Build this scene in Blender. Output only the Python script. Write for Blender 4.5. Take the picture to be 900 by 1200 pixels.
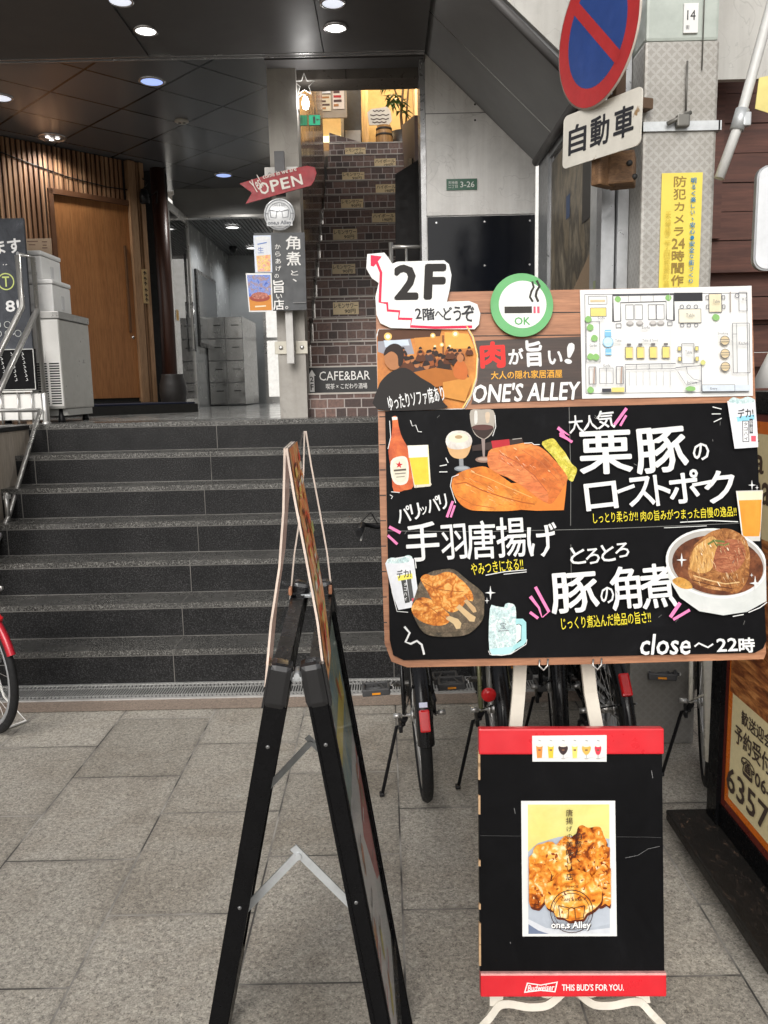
import bpy, math, random
from mathutils import Vector, Matrix
R = math.radians
PI = math.pi
scene = bpy.context.scene
for o in list(bpy.data.objects):
    bpy.data.objects.remove(o)
COL = scene.collection

# ------------------------------------------------------------------ camera
def camera():
    pitch, yaw, roll, eye = 0.15184, -0.003716, -0.022061, 1.5666
    f = Vector((math.sin(yaw) * math.cos(pitch), math.cos(yaw) * math.cos(pitch), -math.sin(pitch)))
    r = Vector((math.cos(yaw), -math.sin(yaw), 0))
    u = r.cross(f)
    r2 = r * math.cos(roll) + u * math.sin(roll)
    u2 = -r * math.sin(roll) + u * math.cos(roll)
    cd = bpy.data.cameras.new('camera')
    cd.sensor_fit = 'HORIZONTAL'
    cd.sensor_width = 36
    cd.lens = 38.0
    cd.clip_start = 0.05
    cd.clip_end = 500
    c = bpy.data.objects.new('camera', cd)
    COL.objects.link(c)
    m = Matrix((r2, u2, -f)).transposed().to_4x4()
    m.translation = Vector((0, 0, eye))
    c.matrix_world = m
    scene.camera = c
camera()

# ------------------------------------------------------------------ sky, sun, exposure
SUN_EL, SUN_AZ = R(34), R(192)      # azimuth clockwise from +Y: behind the camera, a little to its left
w = bpy.data.worlds.new('World')
scene.world = w
w.use_nodes = True
nt = w.node_tree
nt.nodes.clear()
sky = nt.nodes.new('ShaderNodeTexSky')
sky.sky_type = 'NISHITA'
sky.sun_disc = False
sky.sun_elevation = SUN_EL
sky.sun_rotation = SUN_AZ
sky.air_density = 1.0
sky.dust_density = 4.0
hs = nt.nodes.new('ShaderNodeHueSaturation')
hs.inputs['Saturation'].default_value = 0.22
bg = nt.nodes.new('ShaderNodeBackground')
bg.inputs['Strength'].default_value = 0.13
wo = nt.nodes.new('ShaderNodeOutputWorld')
nt.links.new(sky.outputs[0], hs.inputs['Color'])
nt.links.new(hs.outputs[0], bg.inputs[0])
nt.links.new(bg.outputs[0], wo.inputs[0])
sl = bpy.data.lights.new('sun', 'SUN')
sl.energy = 1.5
sl.angle = R(34)
sl.color = (1, 0.965, 0.91)
so = bpy.data.objects.new('sun', sl)
COL.objects.link(so)
sd = Vector((math.sin(SUN_AZ) * math.cos(SUN_EL), math.cos(SUN_AZ) * math.cos(SUN_EL), math.sin(SUN_EL)))
so.rotation_euler = (-sd).to_track_quat('-Z', 'Y').to_euler()
so.location = (0, -3, 9)
scene.view_settings.view_transform = 'Standard'
scene.view_settings.look = 'None'
scene.view_settings.exposure = 0.16
scene.view_settings.gamma = 1
scene.view_settings.use_curve_mapping = False
scene.cycles.max_bounces = 7
scene.cycles.glossy_bounces = 4
scene.cycles.diffuse_bounces = 4
scene.cycles.transparent_max_bounces = 12
scene.cycles.caustics_reflective = False
scene.cycles.caustics_refractive = False
scene.cycles.use_denoising = True

# ------------------------------------------------------------------ materials
MATS = {}
def newmat(name):
    m = bpy.data.materials.new(name)
    m.use_nodes = True
    return m, m.node_tree, m.node_tree.nodes['Principled BSDF']
def nd(t, typ, **k):
    n = t.nodes.new(typ)
    for a, b in k.items():
        if a.startswith('i_'):
            n.inputs[a[2:].replace('_', ' ')].default_value = b
        else:
            setattr(n, a, b)
    return n
def ramp(t, src, stops):
    r = t.nodes.new('ShaderNodeValToRGB')
    e = r.color_ramp.elements
    while len(e) < len(stops):
        e.new(0.5)
    for q, (p, c) in zip(e, stops):
        q.position = p
        q.color = (*c, 1) if len(c) == 3 else c
    t.links.new(src, r.inputs[0])
    return r.outputs[0]
def coords(t, scale=(1, 1, 1), rot=(0, 0, 0), loc=(0, 0, 0), src='Object'):
    tc = t.nodes.new('ShaderNodeTexCoord')
    mp = t.nodes.new('ShaderNodeMapping')
    mp.inputs['Scale'].default_value = scale
    mp.inputs['Rotation'].default_value = rot
    mp.inputs['Location'].default_value = loc
    t.links.new(tc.outputs[src], mp.inputs[0])
    return mp.outputs[0]
def noise(t, vec, scale, detail=4, rough=0.6, dist=0):
    n = nd(t, 'ShaderNodeTexNoise', i_Scale=scale, i_Detail=detail, i_Roughness=rough, i_Distortion=dist)
    t.links.new(vec, n.inputs['Vector'])
    return n.outputs[0]
def mixc(t, fac, a, b, mode='MIX'):
    m = nd(t, 'ShaderNodeMix', data_type='RGBA', blend_type=mode)
    for s, v in ((0, fac), (6, a), (7, b)):
        if hasattr(v, 'is_linked'):
            t.links.new(v, m.inputs[s])
        else:
            m.inputs[s].default_value = v if not isinstance(v, tuple) else ((*v, 1) if len(v) == 3 else v)
    return m.outputs[2]
def bump(t, b, h, strength=0.3, dist=0.01):
    n = nd(t, 'ShaderNodeBump', i_Strength=strength, i_Distance=dist)
    t.links.new(h, n.inputs['Height'])
    t.links.new(n.outputs[0], b.inputs['Normal'])
def plain(name, c, rough=0.5, metal=0.0, var=0.12, scale=9, spec=0.5, wear=None, bumpy=0.0, rvar=0.12):
    """painted / moulded surface with a little cloudiness, uneven gloss and optional scuffs of another colour"""
    if name in MATS:
        return MATS[name]
    m, t, b = newmat(name)
    v = coords(t)
    n = noise(t, v, scale, 6, 0.65)
    lo = tuple(x * (1 - var) for x in c)
    hi = tuple(min(1, x * (1 + var)) for x in c)
    col = ramp(t, n, [(0.3, lo), (0.7, hi)])
    if wear:
        wn = noise(t, v, wear[1], 8, 0.75, 0.4)
        wf = ramp(t, wn, [(wear[2], (0, 0, 0)), (min(1, wear[2] + 0.04), (1, 1, 1))])
        col = mixc(t, wf, col, wear[0])
    t.links.new(col, b.inputs['Base Color'])
    rr = ramp(t, noise(t, v, scale * 2.3, 5), [(0.3, (max(0.02, rough - rvar),) * 3), (0.7, (min(1, rough + rvar),) * 3)])
    t.links.new(rr, b.inputs['Roughness'])
    b.inputs['Metallic'].default_value = metal
    b.inputs['Specular IOR Level'].default_value = spec
    if bumpy:
        bump(t, b, noise(t, v, scale * 8, 5), bumpy, 0.004)
    MATS[name] = m
    return m
def ink(c, rough=0.55):
    """flat printed or brushed colour"""
    key = 'ink_%.2f_%.2f_%.2f' % c
    if key in MATS:
        return MATS[key]
    m, t, b = newmat(key)
    n = noise(t, coords(t), 60, 4)
    col = ramp(t, n, [(0.3, tuple(x * 0.9 for x in c)), (0.65, c)])
    t.links.new(col, b.inputs['Base Color'])
    b.inputs['Roughness'].default_value = rough
    b.inputs['Specular IOR Level'].default_value = 0.25
    MATS[key] = m
    return m
PRINT_FINE = 1.5
def print_mat(name, stops, scale, detail=6, dist=0.6, rough=0.4, stretch=(1, 1, 1)):
    """printed picture tone: noise mapped to several colours"""
    if name in MATS:
        return MATS[name]
    m, t, b = newmat(name)
    v = coords(t, stretch)
    col = ramp(t, noise(t, v, scale * PRINT_FINE, detail + 2, 0.66, dist), stops)
    fine = noise(t, v, scale * PRINT_FINE * 4.5, 6, 0.7, 0.8)
    smooth = any(q in name for q in ('cup', 'bowl', 'beer', 'ale', 'head', 'foam', 'bottle', 'cloth', 'plate_grey', 'bar_glow'))
    col = mixc(t, 0.15 if smooth else 0.75, col, ramp(t, fine, [(0.34, (0.58, 0.55, 0.52)), (0.5, (0.96, 0.96, 0.96)), (0.64, (1.28, 1.26, 1.22))]), 'MULTIPLY')
    t.links.new(col, b.inputs['Base Color'])
    b.inputs['Roughness'].default_value = rough
    b.inputs['Specular IOR Level'].default_value = 0.25
    MATS[name] = m
    return m
def crust_mat(name, stops, scale):
    """printed picture of a fried crust: crinkled cells over blotchy colour"""
    if name in MATS:
        return MATS[name]
    m, t, b = newmat(name)
    v = coords(t)
    wob = nd(t, 'ShaderNodeTexNoise', i_Scale=scale * 1.2, i_Detail=5.0)
    t.links.new(v, wob.inputs['Vector'])
    mx = nd(t, 'ShaderNodeMix', data_type='VECTOR')
    mx.inputs[0].default_value = 0.10
    t.links.new(v, mx.inputs[4])
    t.links.new(wob.outputs['Color'], mx.inputs[5])
    vo = nd(t, 'ShaderNodeTexVoronoi', feature='SMOOTH_F1', i_Scale=scale * 2.2)
    vo.inputs['Smoothness'].default_value = 0.35
    t.links.new(mx.outputs[1], vo.inputs['Vector'])
    big = noise(t, v, scale * 0.7, 4, 0.6)
    sm_ = nd(t, 'ShaderNodeMath', operation='MULTIPLY_ADD')
    t.links.new(vo.outputs['Distance'], sm_.inputs[0])
    sm_.inputs[1].default_value = -0.85
    ad = nd(t, 'ShaderNodeMath', operation='ADD')
    t.links.new(big, ad.inputs[0])
    ad.inputs[1].default_value = 0.42
    t.links.new(ad.outputs[0], sm_.inputs[2])
    col = ramp(t, sm_.outputs[0], stops)
    fine = noise(t, v, scale * 9, 5, 0.7)
    col = mixc(t, 1.0, col, ramp(t, fine, [(0.34, (0.80, 0.76, 0.72)), (0.5, (1, 1, 1)), (0.66, (1.15, 1.14, 1.12))]), 'MULTIPLY')
    t.links.new(col, b.inputs['Base Color'])
    b.inputs['Roughness'].default_value = 0.35
    b.inputs['Specular IOR Level'].default_value = 0.25
    MATS[name] = m
    return m
def emit(name, c, s):
    if name in MATS:
        return MATS[name]
    m, t, b = newmat(name)
    b.inputs['Base Color'].default_value = (*c, 1)
    b.inputs['Emission Color'].default_value = (*c, 1)
    b.inputs['Emission Strength'].default_value = s
    MATS[name] = m
    return m
def glassy(name, tint, fac, rough=0.02, ior=1.5, cap=1.0):
    """thin clear sheet: mostly see-through, with gloss"""
    m = bpy.data.materials.new(name)
    m.use_nodes = True
    t = m.node_tree
    t.nodes.clear()
    tr = nd(t, 'ShaderNodeBsdfTransparent')
    tr.inputs[0].default_value = (*tint, 1)
    gl = nd(t, 'ShaderNodeBsdfGlossy')
    gl.inputs['Roughness'].default_value = rough
    fr = nd(t, 'ShaderNodeFresnel')
    fr.inputs[0].default_value = ior
    ad = nd(t, 'ShaderNodeMath', operation='ADD', use_clamp=True)
    ad.inputs[1].default_value = fac
    t.links.new(fr.outputs[0], ad.inputs[0])
    mx = nd(t, 'ShaderNodeMixShader')
    o = nd(t, 'ShaderNodeOutputMaterial')
    mn = nd(t, 'ShaderNodeMath', operation='MINIMUM')
    mn.inputs[1].default_value = cap
    t.links.new(ad.outputs[0], mn.inputs[0])
    t.links.new(mn.outputs[0], mx.inputs[0])
    t.links.new(tr.outputs[0], mx.inputs[1])
    t.links.new(gl.outputs[0], mx.inputs[2])
    t.links.new(mx.outputs[0], o.inputs[0])
    MATS[name] = m
    return m

def granite_paving():
    m, t, b = newmat('granite_paving')
    v = coords(t, (1, 1, 1), (0, 0, R(90)), (0, 0, 0))
    # slabs 0.6 m deep in running columns 0.449 m wide
    v2 = coords(t, (1, 1, 1), (0, 0, -R(90)), (0.151, 0.0214, 0))
    br = nd(t, 'ShaderNodeTexBrick', offset=0.5, i_Scale=1.0)
    br.inputs['Color1'].default_value = (0, 0, 0, 1)
    br.inputs['Color2'].default_value = (1, 1, 1, 1)
    br.inputs['Mortar'].default_value = (0.5, 0.5, 0.5, 1)
    br.inputs['Mortar Size'].default_value = 0.0034
    br.inputs['Mortar Smooth'].default_value = 0.25
    br.inputs['Brick Width'].default_value = 0.6
    br.inputs['Row Height'].default_value = 0.4488
    t.links.new(v2, br.inputs['Vector'])
    base = ramp(t, br.outputs[0], [(0, (0.300, 0.280, 0.248)), (0.5, (0.352, 0.331, 0.297)), (1, (0.395, 0.372, 0.335))])
    v3 = coords(t)
    def grains(scale):
        vo = nd(t, 'ShaderNodeTexVoronoi', feature='F1', i_Scale=scale)
        t.links.new(v3, vo.inputs['Vector'])
        sp_ = nd(t, 'ShaderNodeSeparateColor')
        t.links.new(vo.outputs['Color'], sp_.inputs[0])
        return sp_.outputs[0]
    ga = grains(290)
    gb = grains(120)
    g1m = nd(t, 'ShaderNodeMath', operation='MULTIPLY_ADD')
    t.links.new(ga, g1m.inputs[0])
    g1m.inputs[1].default_value = 0.62
    g1k = nd(t, 'ShaderNodeMath', operation='MULTIPLY')
    t.links.new(gb, g1k.inputs[0])
    g1k.inputs[1].default_value = 0.38
    t.links.new(g1k.outputs[0], g1m.inputs[2])
    g1 = g1m.outputs[0]
    sp = ramp(t, g1, [(0.12, (0.48, 0.47, 0.46)), (0.35, (0.88, 0.87, 0.85)), (0.65, (1.05, 1.04, 1.02)), (0.90, (1.42, 1.40, 1.35))])
    c = mixc(t, 1.0, base, sp, 'MULTIPLY')
    g3 = noise(t, v3, 75, 3, 0.6)
    c = mixc(t, 1.0, c, ramp(t, g3, [(0.35, (0.78, 0.77, 0.76)), (0.62, (1.12, 1.12, 1.1))]), 'MULTIPLY')
    st = noise(t, v3, 1.7, 6, 0.7, 0.5)
    c = mixc(t, 1.0, c, ramp(t, st, [(0.30, (0.62, 0.59, 0.56)), (0.44, (0.90, 0.88, 0.86)), (0.56, (1.0, 1.0, 1.0)), (0.72, (1.1, 1.09, 1.07))]), 'MULTIPLY')
    drip = noise(t, v3, 6.5, 7, 0.75, 0.8)
    c = mixc(t, 1.0, c, ramp(t, drip, [(0.26, (0.66, 0.64, 0.62)), (0.38, (1, 1, 1))]), 'MULTIPLY')
    gum = noise(t, v3, 14, 2, 0.4)
    c = mixc(t, ramp(t, gum, [(0.745, (0, 0, 0)), (0.765, (0.5, 0.5, 0.5))]), c, (0.42, 0.40, 0.36))
    jn = noise(t, v3, 3.0, 3)
    jc = ramp(t, jn, [(0.45, (0.05, 0.046, 0.042)), (0.62, (0.34, 0.32, 0.29))])
    # dirt gathered along the joints
    b2 = nd(t, 'ShaderNodeTexBrick', offset=0.5, i_Scale=1.0)
    b2.inputs['Mortar Size'].default_value = 0.03
    b2.inputs['Mortar Smooth'].default_value = 1.0
    b2.inputs['Brick Width'].default_value = 0.6
    b2.inputs['Row Height'].default_value = 0.4488
    t.links.new(v2, b2.inputs['Vector'])
    dm = nd(t, 'ShaderNodeMath', operation='MULTIPLY')
    t.links.new(b2.outputs['Fac'], dm.inputs[0])
    t.links.new(ramp(t, noise(t, v3, 5, 6, 0.7), [(0.35, (0.05, 0.05, 0.05)), (0.65, (0.5, 0.5, 0.5))]), dm.inputs[1])
    c = mixc(t, dm.outputs[0], c, (0.12, 0.108, 0.092))
    c = mixc(t, br.outputs['Fac'], c, jc)
    t.links.new(c, b.inputs['Base Color'])
    b.inputs['Roughness'].default_value = 0.62
    inv = nd(t, 'ShaderNodeMath', operation='SUBTRACT')
    inv.inputs[0].default_value = 1
    t.links.new(br.outputs['Fac'], inv.inputs[1])
    ad = nd(t, 'ShaderNodeMath', operation='MULTIPLY_ADD')
    t.links.new(g1, ad.inputs[0])
    ad.inputs[1].default_value = 0.25
    t.links.new(inv.outputs[0], ad.inputs[2])
    bump(t, b, ad.outputs[0], 0.35, 0.004)
    return m
def black_granite(name, base, rough, spec):
    m, t, b = newmat(name)
    v = coords(t)
    g = noise(t, v, 150, 4, 0.8)
    c = ramp(t, g, [(0.38, tuple(x * 0.30 for x in base)), (0.52, base), (0.60, tuple(x * 3.0 for x in base)), (0.70, tuple(min(1, x * 5.5) for x in base))])
    d = noise(t, v, 2.3, 6, 0.7, 0.4)
    c = mixc(t, 1.0, c, ramp(t, d, [(0.35, (0.75, 0.75, 0.75)), (0.65, (1.35, 1.33, 1.30))]), 'MULTIPLY')
    t.links.new(c, b.inputs['Base Color'])
    r = ramp(t, noise(t, v, 4, 6, 0.7), [(0.3, (rough - 0.08,) * 3), (0.7, (rough + 0.14,) * 3)])
    t.links.new(r, b.inputs['Roughness'])
    b.inputs['Specular IOR Level'].default_value = spec
    bump(t, b, g, 0.08, 0.002)
    return m
def concrete(name, base, panel=None, rough=0.7):
    m, t, b = newmat(name)
    v = coords(t)
    n = noise(t, v, 2.2, 8, 0.7, 0.3)
    c = ramp(t, n, [(0.25, tuple(x * 0.72 for x in base)), (0.5, base), (0.75, tuple(min(1, x * 1.15) for x in base))])
    vs = coords(t, (14, 14, 1.2))
    s = noise(t, vs, 1.0, 5, 0.6)
    c = mixc(t, 1.0, c, ramp(t, s, [(0.3, (0.86, 0.85, 0.84)), (0.6, (1, 1, 1))]), 'MULTIPLY')
    pits = noise(t, v, 90, 2, 0.5)
    c = mixc(t, ramp(t, pits, [(0.70, (0, 0, 0)), (0.76, (0.35, 0.35, 0.35))]), c, tuple(x * 0.5 for x in base))
    # hairline crack
    cr = noise(t, v, 3.1, 3, 0.5, 1.2)
    sub = nd(t, 'ShaderNodeMath', operation='SUBTRACT')
    t.links.new(cr, sub.inputs[0])
    sub.inputs[1].default_value = 0.5
    ab = nd(t, 'ShaderNodeMath', operation='ABSOLUTE')
    t.links.new(sub.outputs[0], ab.inputs[0])
    c = mixc(t, ramp(t, ab.outputs[0], [(0.0, (0.35, 0.35, 0.35)), (0.006, (0, 0, 0))]), c, tuple(x * 0.45 for x in base))
    t.links.new(c, b.inputs['Base Color'])
    b.inputs['Roughness'].default_value = rough
    bump(t, b, noise(t, v, 60, 6), 0.15, 0.004)
    return m
def wood(name, dark, light, axis='x', scale=1.0, rough=0.55, knots=True, seed=0.0):
    m, t, b = newmat(name)
    sc = {'x': (1.2, 16, 16), 'z': (16, 16, 1.2), 'y': (16, 1.2, 16)}[axis]
    v = coords(t, tuple(s * scale for s in sc), (0, 0, 0), (seed, seed * 2, seed))
    n = noise(t, v, 1.6, 8, 0.68, 1.1)
    c = ramp(t, n, [(0.28, dark), (0.5, tuple((a + q) / 2 for a, q in zip(dark, light))), (0.72, light)])
    f = noise(t, v, 9, 4, 0.7)
    c = mixc(t, 1.0, c, ramp(t, f, [(0.35, (0.72, 0.70, 0.68)), (0.6, (1.05, 1.05, 1.05))]), 'MULTIPLY')
    t.links.new(c, b.inputs['Base Color'])
    b.inputs['Roughness'].default_value = rough
    bump(t, b, n, 0.15, 0.004)
    return m
def brick_print():
    m, t, b = newmat('brick_print')
    v = coords(t, (1, 1, 1), (R(90), 0, 0), (0, 0, 0))
    tc = nd(t, 'ShaderNodeTexCoord')
    sx = nd(t, 'ShaderNodeSeparateXYZ')
    t.links.new(tc.outputs['Object'], sx.inputs[0])
    ad = nd(t, 'ShaderNodeMath', operation='ADD')
    t.links.new(sx.outputs[0], ad.inputs[0])
    t.links.new(sx.outputs[1], ad.inputs[1])
    cx = nd(t, 'ShaderNodeCombineXYZ')
    wob = noise(t, tc.outputs['Object'], 9, 3)
    wm = nd(t, 'ShaderNodeMath', operation='MULTIPLY')
    t.links.new(wob, wm.inputs[0])
    wm.inputs[1].default_value = 0.012
    wa = nd(t, 'ShaderNodeMath', operation='ADD')
    t.links.new(sx.outputs[2], wa.inputs[0])
    t.links.new(wm.outputs[0], wa.inputs[1])
    t.links.new(ad.outputs[0], cx.inputs[0])
    t.links.new(wa.outputs[0], cx.inputs[1])
    br = nd(t, 'ShaderNodeTexBrick', offset=0.43, squash=0.62, squash_frequency=3, i_Scale=1.0)
    br.inputs['Color1'].default_value = (0, 0, 0, 1)
    br.inputs['Color2'].default_value = (1, 1, 1, 1)
    br.inputs['Mortar'].default_value = (0, 0, 0, 1)
    br.inputs['Mortar Size'].default_value = 0.0045
    br.inputs['Mortar Smooth'].default_value = 0.3
    br.inputs['Brick Width'].default_value = 0.125
    br.inputs['Row Height'].default_value = 0.068
    t.links.new(cx.outputs[0], br.inputs['Vector'])
    c = ramp(t, br.outputs[0], [(0, (0.034, 0.019, 0.016)), (0.35, (0.075, 0.042, 0.035)), (0.75, (0.125, 0.070, 0.055)), (1, (0.165, 0.098, 0.078))])
    n = noise(t, tc.outputs['Object'], 45, 6)
    c = mixc(t, 1.0, c, ramp(t, n, [(0.3, (0.6, 0.58, 0.58)), (0.7, (1.25, 1.2, 1.2))]), 'MULTIPLY')
    c = mixc(t, br.outputs['Fac'], c, (0.33, 0.29, 0.27))
    t.links.new(c, b.inputs['Base Color'])
    b.inputs['Roughness'].default_value = 0.5
    return m
def panel_ceiling():
    m, t, b = newmat('panel_ceiling')
    v = coords(t, (1, 1, 1), (0, 0, R(45)), (0.02, 0.02, 0))
    br = nd(t, 'ShaderNodeTexBrick', offset=0.0, i_Scale=1.0)
    br.inputs['Color1'].default_value = (0, 0, 0, 1)
    br.inputs['Color2'].default_value = (1, 1, 1, 1)
    br.inputs['Mortar'].default_value = (0, 0, 0, 1)
    br.inputs['Mortar Size'].default_value = 0.011
    br.inputs['Brick Width'].default_value = 0.62
    br.inputs['Row Height'].default_value = 0.62
    t.links.new(v, br.inputs['Vector'])
    c = ramp(t, br.outputs[0], [(0, (0.115, 0.117, 0.124)), (1, (0.165, 0.167, 0.175))])
    c = mixc(t, br.outputs['Fac'], c, (0.004, 0.004, 0.004))
    t.links.new(c, b.inputs['Base Color'])
    b.inputs['Roughness'].default_value = 0.22
    b.inputs['Specular IOR Level'].default_value = 0.6
    bump(t, b, noise(t, coords(t), 1.4, 2), 0.05, 0.02)
    return m
def lattice_sheet():
    """grey sheet printed with a small lattice of interlocking rings"""
    m, t, b = newmat('lattice_sheet')
    tc = nd(t, 'ShaderNodeTexCoord')
    mp = nd(t, 'ShaderNodeMapping')
    mp.inputs['Scale'].default_value = (25, 25, 25)
    t.links.new(tc.outputs['Object'], mp.inputs[0])
    sx = nd(t, 'ShaderNodeSeparateXYZ')
    t.links.new(mp.outputs[0], sx.inputs[0])
    ad = nd(t, 'ShaderNodeMath', operation='ADD')
    t.links.new(sx.outputs[0], ad.inputs[0])
    t.links.new(sx.outputs[1], ad.inputs[1])
    fac = None
    for off in (0.0, 0.5):
        cx = nd(t, 'ShaderNodeCombineXYZ')
        for src, k in ((ad.outputs[0], 0), (sx.outputs[2], 1)):
            a = nd(t, 'ShaderNodeMath', operation='ADD')
            t.links.new(src, a.inputs[0])
            a.inputs[1].default_value = off
            f = nd(t, 'ShaderNodeMath', operation='FRACT')
            t.links.new(a.outputs[0], f.inputs[0])
            s = nd(t, 'ShaderNodeMath', operation='SUBTRACT')
            t.links.new(f.outputs[0], s.inputs[0])
            s.inputs[1].default_value = 0.5
            t.links.new(s.outputs[0], cx.inputs[k])
        ln = nd(t, 'ShaderNodeVectorMath', operation='LENGTH')
        t.links.new(cx.outputs[0], ln.inputs[0])
        rg = ramp(t, ln.outputs['Value'], [(0.33, (0, 0, 0)), (0.38, (1, 1, 1)), (0.47, (1, 1, 1)), (0.5, (0, 0, 0))])
        if fac is None:
            fac = rg
        else:
            fac = mixc(t, 1.0, fac, rg, 'LIGHTEN')
    c = mixc(t, fac, (0.325, 0.312, 0.285), (0.40, 0.388, 0.362))
    n = noise(t, coords(t), 2.5, 7, 0.7)
    c = mixc(t, 1.0, c, ramp(t, n, [(0.3, (0.74, 0.72, 0.69)), (0.6, (1, 1, 1))]), 'MULTIPLY')
    # grime where feet and wheels rub the base
    sz = nd(t, 'ShaderNodeSeparateXYZ')
    t.links.new(tc.outputs['Object'], sz.inputs[0])
    n2 = noise(t, coords(t), 6, 6, 0.7)
    a = nd(t, 'ShaderNodeMath', operation='MULTIPLY_ADD')
    t.links.new(n2, a.inputs[0])
    a.inputs[1].default_value = -0.9
    t.links.new(sz.outputs[2], a.inputs[2])
    c = mixc(t, ramp(t, a.outputs[0], [(-0.0, (0.75, 0.75, 0.75)), (0.35, (0, 0, 0))]), c, (0.10, 0.094, 0.085))
    t.links.new(c, b.inputs['Base Color'])
    b.inputs['Roughness'].default_value = 0.42
    b.inputs['Metallic'].default_value = 0.15
    bump(t, b, fac, 0.12, 0.002)
    return m
def slat_wood():
    m, t, b = newmat('slat_wood')
    tc = nd(t, 'ShaderNodeTexCoord')
    sx = nd(t, 'ShaderNodeSeparateXYZ')
    t.links.new(tc.outputs['Object'], sx.inputs[0])
    fl = nd(t, 'ShaderNodeMath', operation='MULTIPLY')
    t.links.new(sx.outputs[0], fl.inputs[0])
    fl.inputs[1].default_value = 1 / 0.05
    rd = nd(t, 'ShaderNodeMath', operation='ROUND')
    t.links.new(fl.outputs[0], rd.inputs[0])
    wn = nd(t, 'ShaderNodeTexWhiteNoise', noise_dimensions='1D')
    t.links.new(rd.outputs[0], wn.inputs['W'])
    c = ramp(t, wn.outputs[0], [(0, (0.16, 0.075, 0.034)), (0.5, (0.26, 0.135, 0.068)), (1, (0.36, 0.21, 0.115))])
    n = noise(t, coords(t, (20, 20, 1.5)), 1.5, 6, 0.6, 0.8)
    c = mixc(t, 1.0, c, ramp(t, n, [(0.3, (0.7, 0.66, 0.62)), (0.65, (1.1, 1.1, 1.1))]), 'MULTIPLY')
    t.links.new(c, b.inputs['Base Color'])
    b.inputs['Roughness'].default_value = 0.6
    return m
def worn_black_wood(name):
    m, t, b = newmat(name)
    v = coords(t, (1, 1, 1))
    n = noise(t, coords(t, (11, 5, 11)), 3.6, 10, 0.80, 0.9)
    c = ramp(t, n, [(0.52, (0.008, 0.007, 0.006)), (0.60, (0.020, 0.014, 0.011)), (0.635, (0.12, 0.075, 0.048)), (0.74, (0.22, 0.15, 0.105))])
    t.links.new(c, b.inputs['Base Color'])
    r = ramp(t, n, [(0.5, (0.45,) * 3), (0.6, (0.8,) * 3)])
    b.inputs['Specular IOR Level'].default_value = 0.25
    t.links.new(r, b.inputs['Roughness'])
    bump(t, b, n, 0.5, 0.006)
    return m
def chalk_black(name, c=(0.0035, 0.0035, 0.004), rough=0.45):
    m, t, b = newmat(name)
    v = coords(t)
    n = noise(t, v, 5, 8, 0.75, 0.8)
    col = ramp(t, n, [(0.35, c), (0.6, tuple(x * 1.7 for x in c)), (0.8, tuple(x * 4 for x in c))])
    sc = noise(t, coords(t, (3, 3, 60)), 6, 6, 0.8, 0.2)
    col = mixc(t, ramp(t, sc, [(0.74, (0, 0, 0)), (0.80, (0.25, 0.25, 0.25))]), col, (0.14, 0.14, 0.14))
    t.links.new(col, b.inputs['Base Color'])
    r = ramp(t, noise(t, v, 7, 6, 0.7), [(0.3, (rough - 0.1,) * 3), (0.7, (rough + 0.18,) * 3)])
    t.links.new(r, b.inputs['Roughness'])
    b.inputs['Specular IOR Level'].default_value = 0.07
    bump(t, b, noise(t, v, 9, 3), 0.06, 0.004)
    return m

M = {}
M['paving'] = granite_paving()
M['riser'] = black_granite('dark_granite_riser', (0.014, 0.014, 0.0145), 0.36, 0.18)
M['tread'] = black_granite('dark_granite_tread_sheen', (0.056, 0.055, 0.052), 0.23, 0.6)  # same granite, base lightened for the sky's sheen on the treads
M['joint'] = plain('pale_joint', (0.13, 0.125, 0.115), 0.8, var=.5, scale=2.5)
M['landing'] = plain('landing_tile', (0.27, 0.27, 0.26), 0.16, scale=3, spec=0.6)
M['concrete'] = concrete('pale_concrete', (0.76, 0.75, 0.73))
M['pillar'] = concrete('warm_concrete', (0.36, 0.34, 0.31))
M['travertine'] = wood('striped_beige_stone', (0.40, 0.34, 0.27), (0.56, 0.50, 0.43), 'z', 0.7, 0.5)
M['ceil'] = panel_ceiling()
M['soffit'] = plain('dark_metal_soffit', (0.090, 0.086, 0.085), 0.5, 0.0, var=.06, scale=1.5, spec=.3, rvar=.05)
M['chrome'] = plain('bright_trim', (0.55, 0.55, 0.55), 0.25, 0.8, var=.04, scale=3, rvar=.04)
M['steel'] = plain('brushed_steel', (0.50, 0.49, 0.47), 0.30, 0.8, var=0.05, scale=3, rvar=0.05)
M['alu'] = plain('aluminium', (0.40, 0.41, 0.42), 0.38, 0.6, scale=14)
M['galv'] = plain('galvanised', (0.50, 0.52, 0.53), 0.45, 0.45, var=0.12, scale=30, rvar=.06)
M['slat'] = slat_wood()
M['doorwood'] = wood('door_veneer', (0.27, 0.11, 0.036), (0.38, 0.165, 0.058), 'z', 0.5, 0.42)
M['postwood'] = wood('pale_post_wood', (0.26, 0.14, 0.07), (0.40, 0.25, 0.14), 'z', 0.7)
M['redpost'] = wood('red_post_wood', (0.045, 0.016, 0.010), (0.085, 0.032, 0.019), 'z', 0.6, 0.4)
M['siding'] = wood('red_brown_siding', (0.060, 0.020, 0.013), (0.135, 0.050, 0.032), 'x', 0.5, 0.6)
M['boardwood'] = wood('menu_board_wood', (0.26, 0.10, 0.045), (0.50, 0.235, 0.12), 'x', 1.0, 0.5)
M['blockwood'] = wood('weathered_block', (0.09, 0.045, 0.02), (0.24, 0.13, 0.06), 'x', 1.2, 0.7)
M['brick'] = brick_print()
M['bronze'] = plain('bronze_mirror', (0.30, 0.20, 0.11), 0.10, 0.85, scale=2)
M['lattice'] = lattice_sheet()
M['chalk'] = chalk_black('chalk_black')
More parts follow.
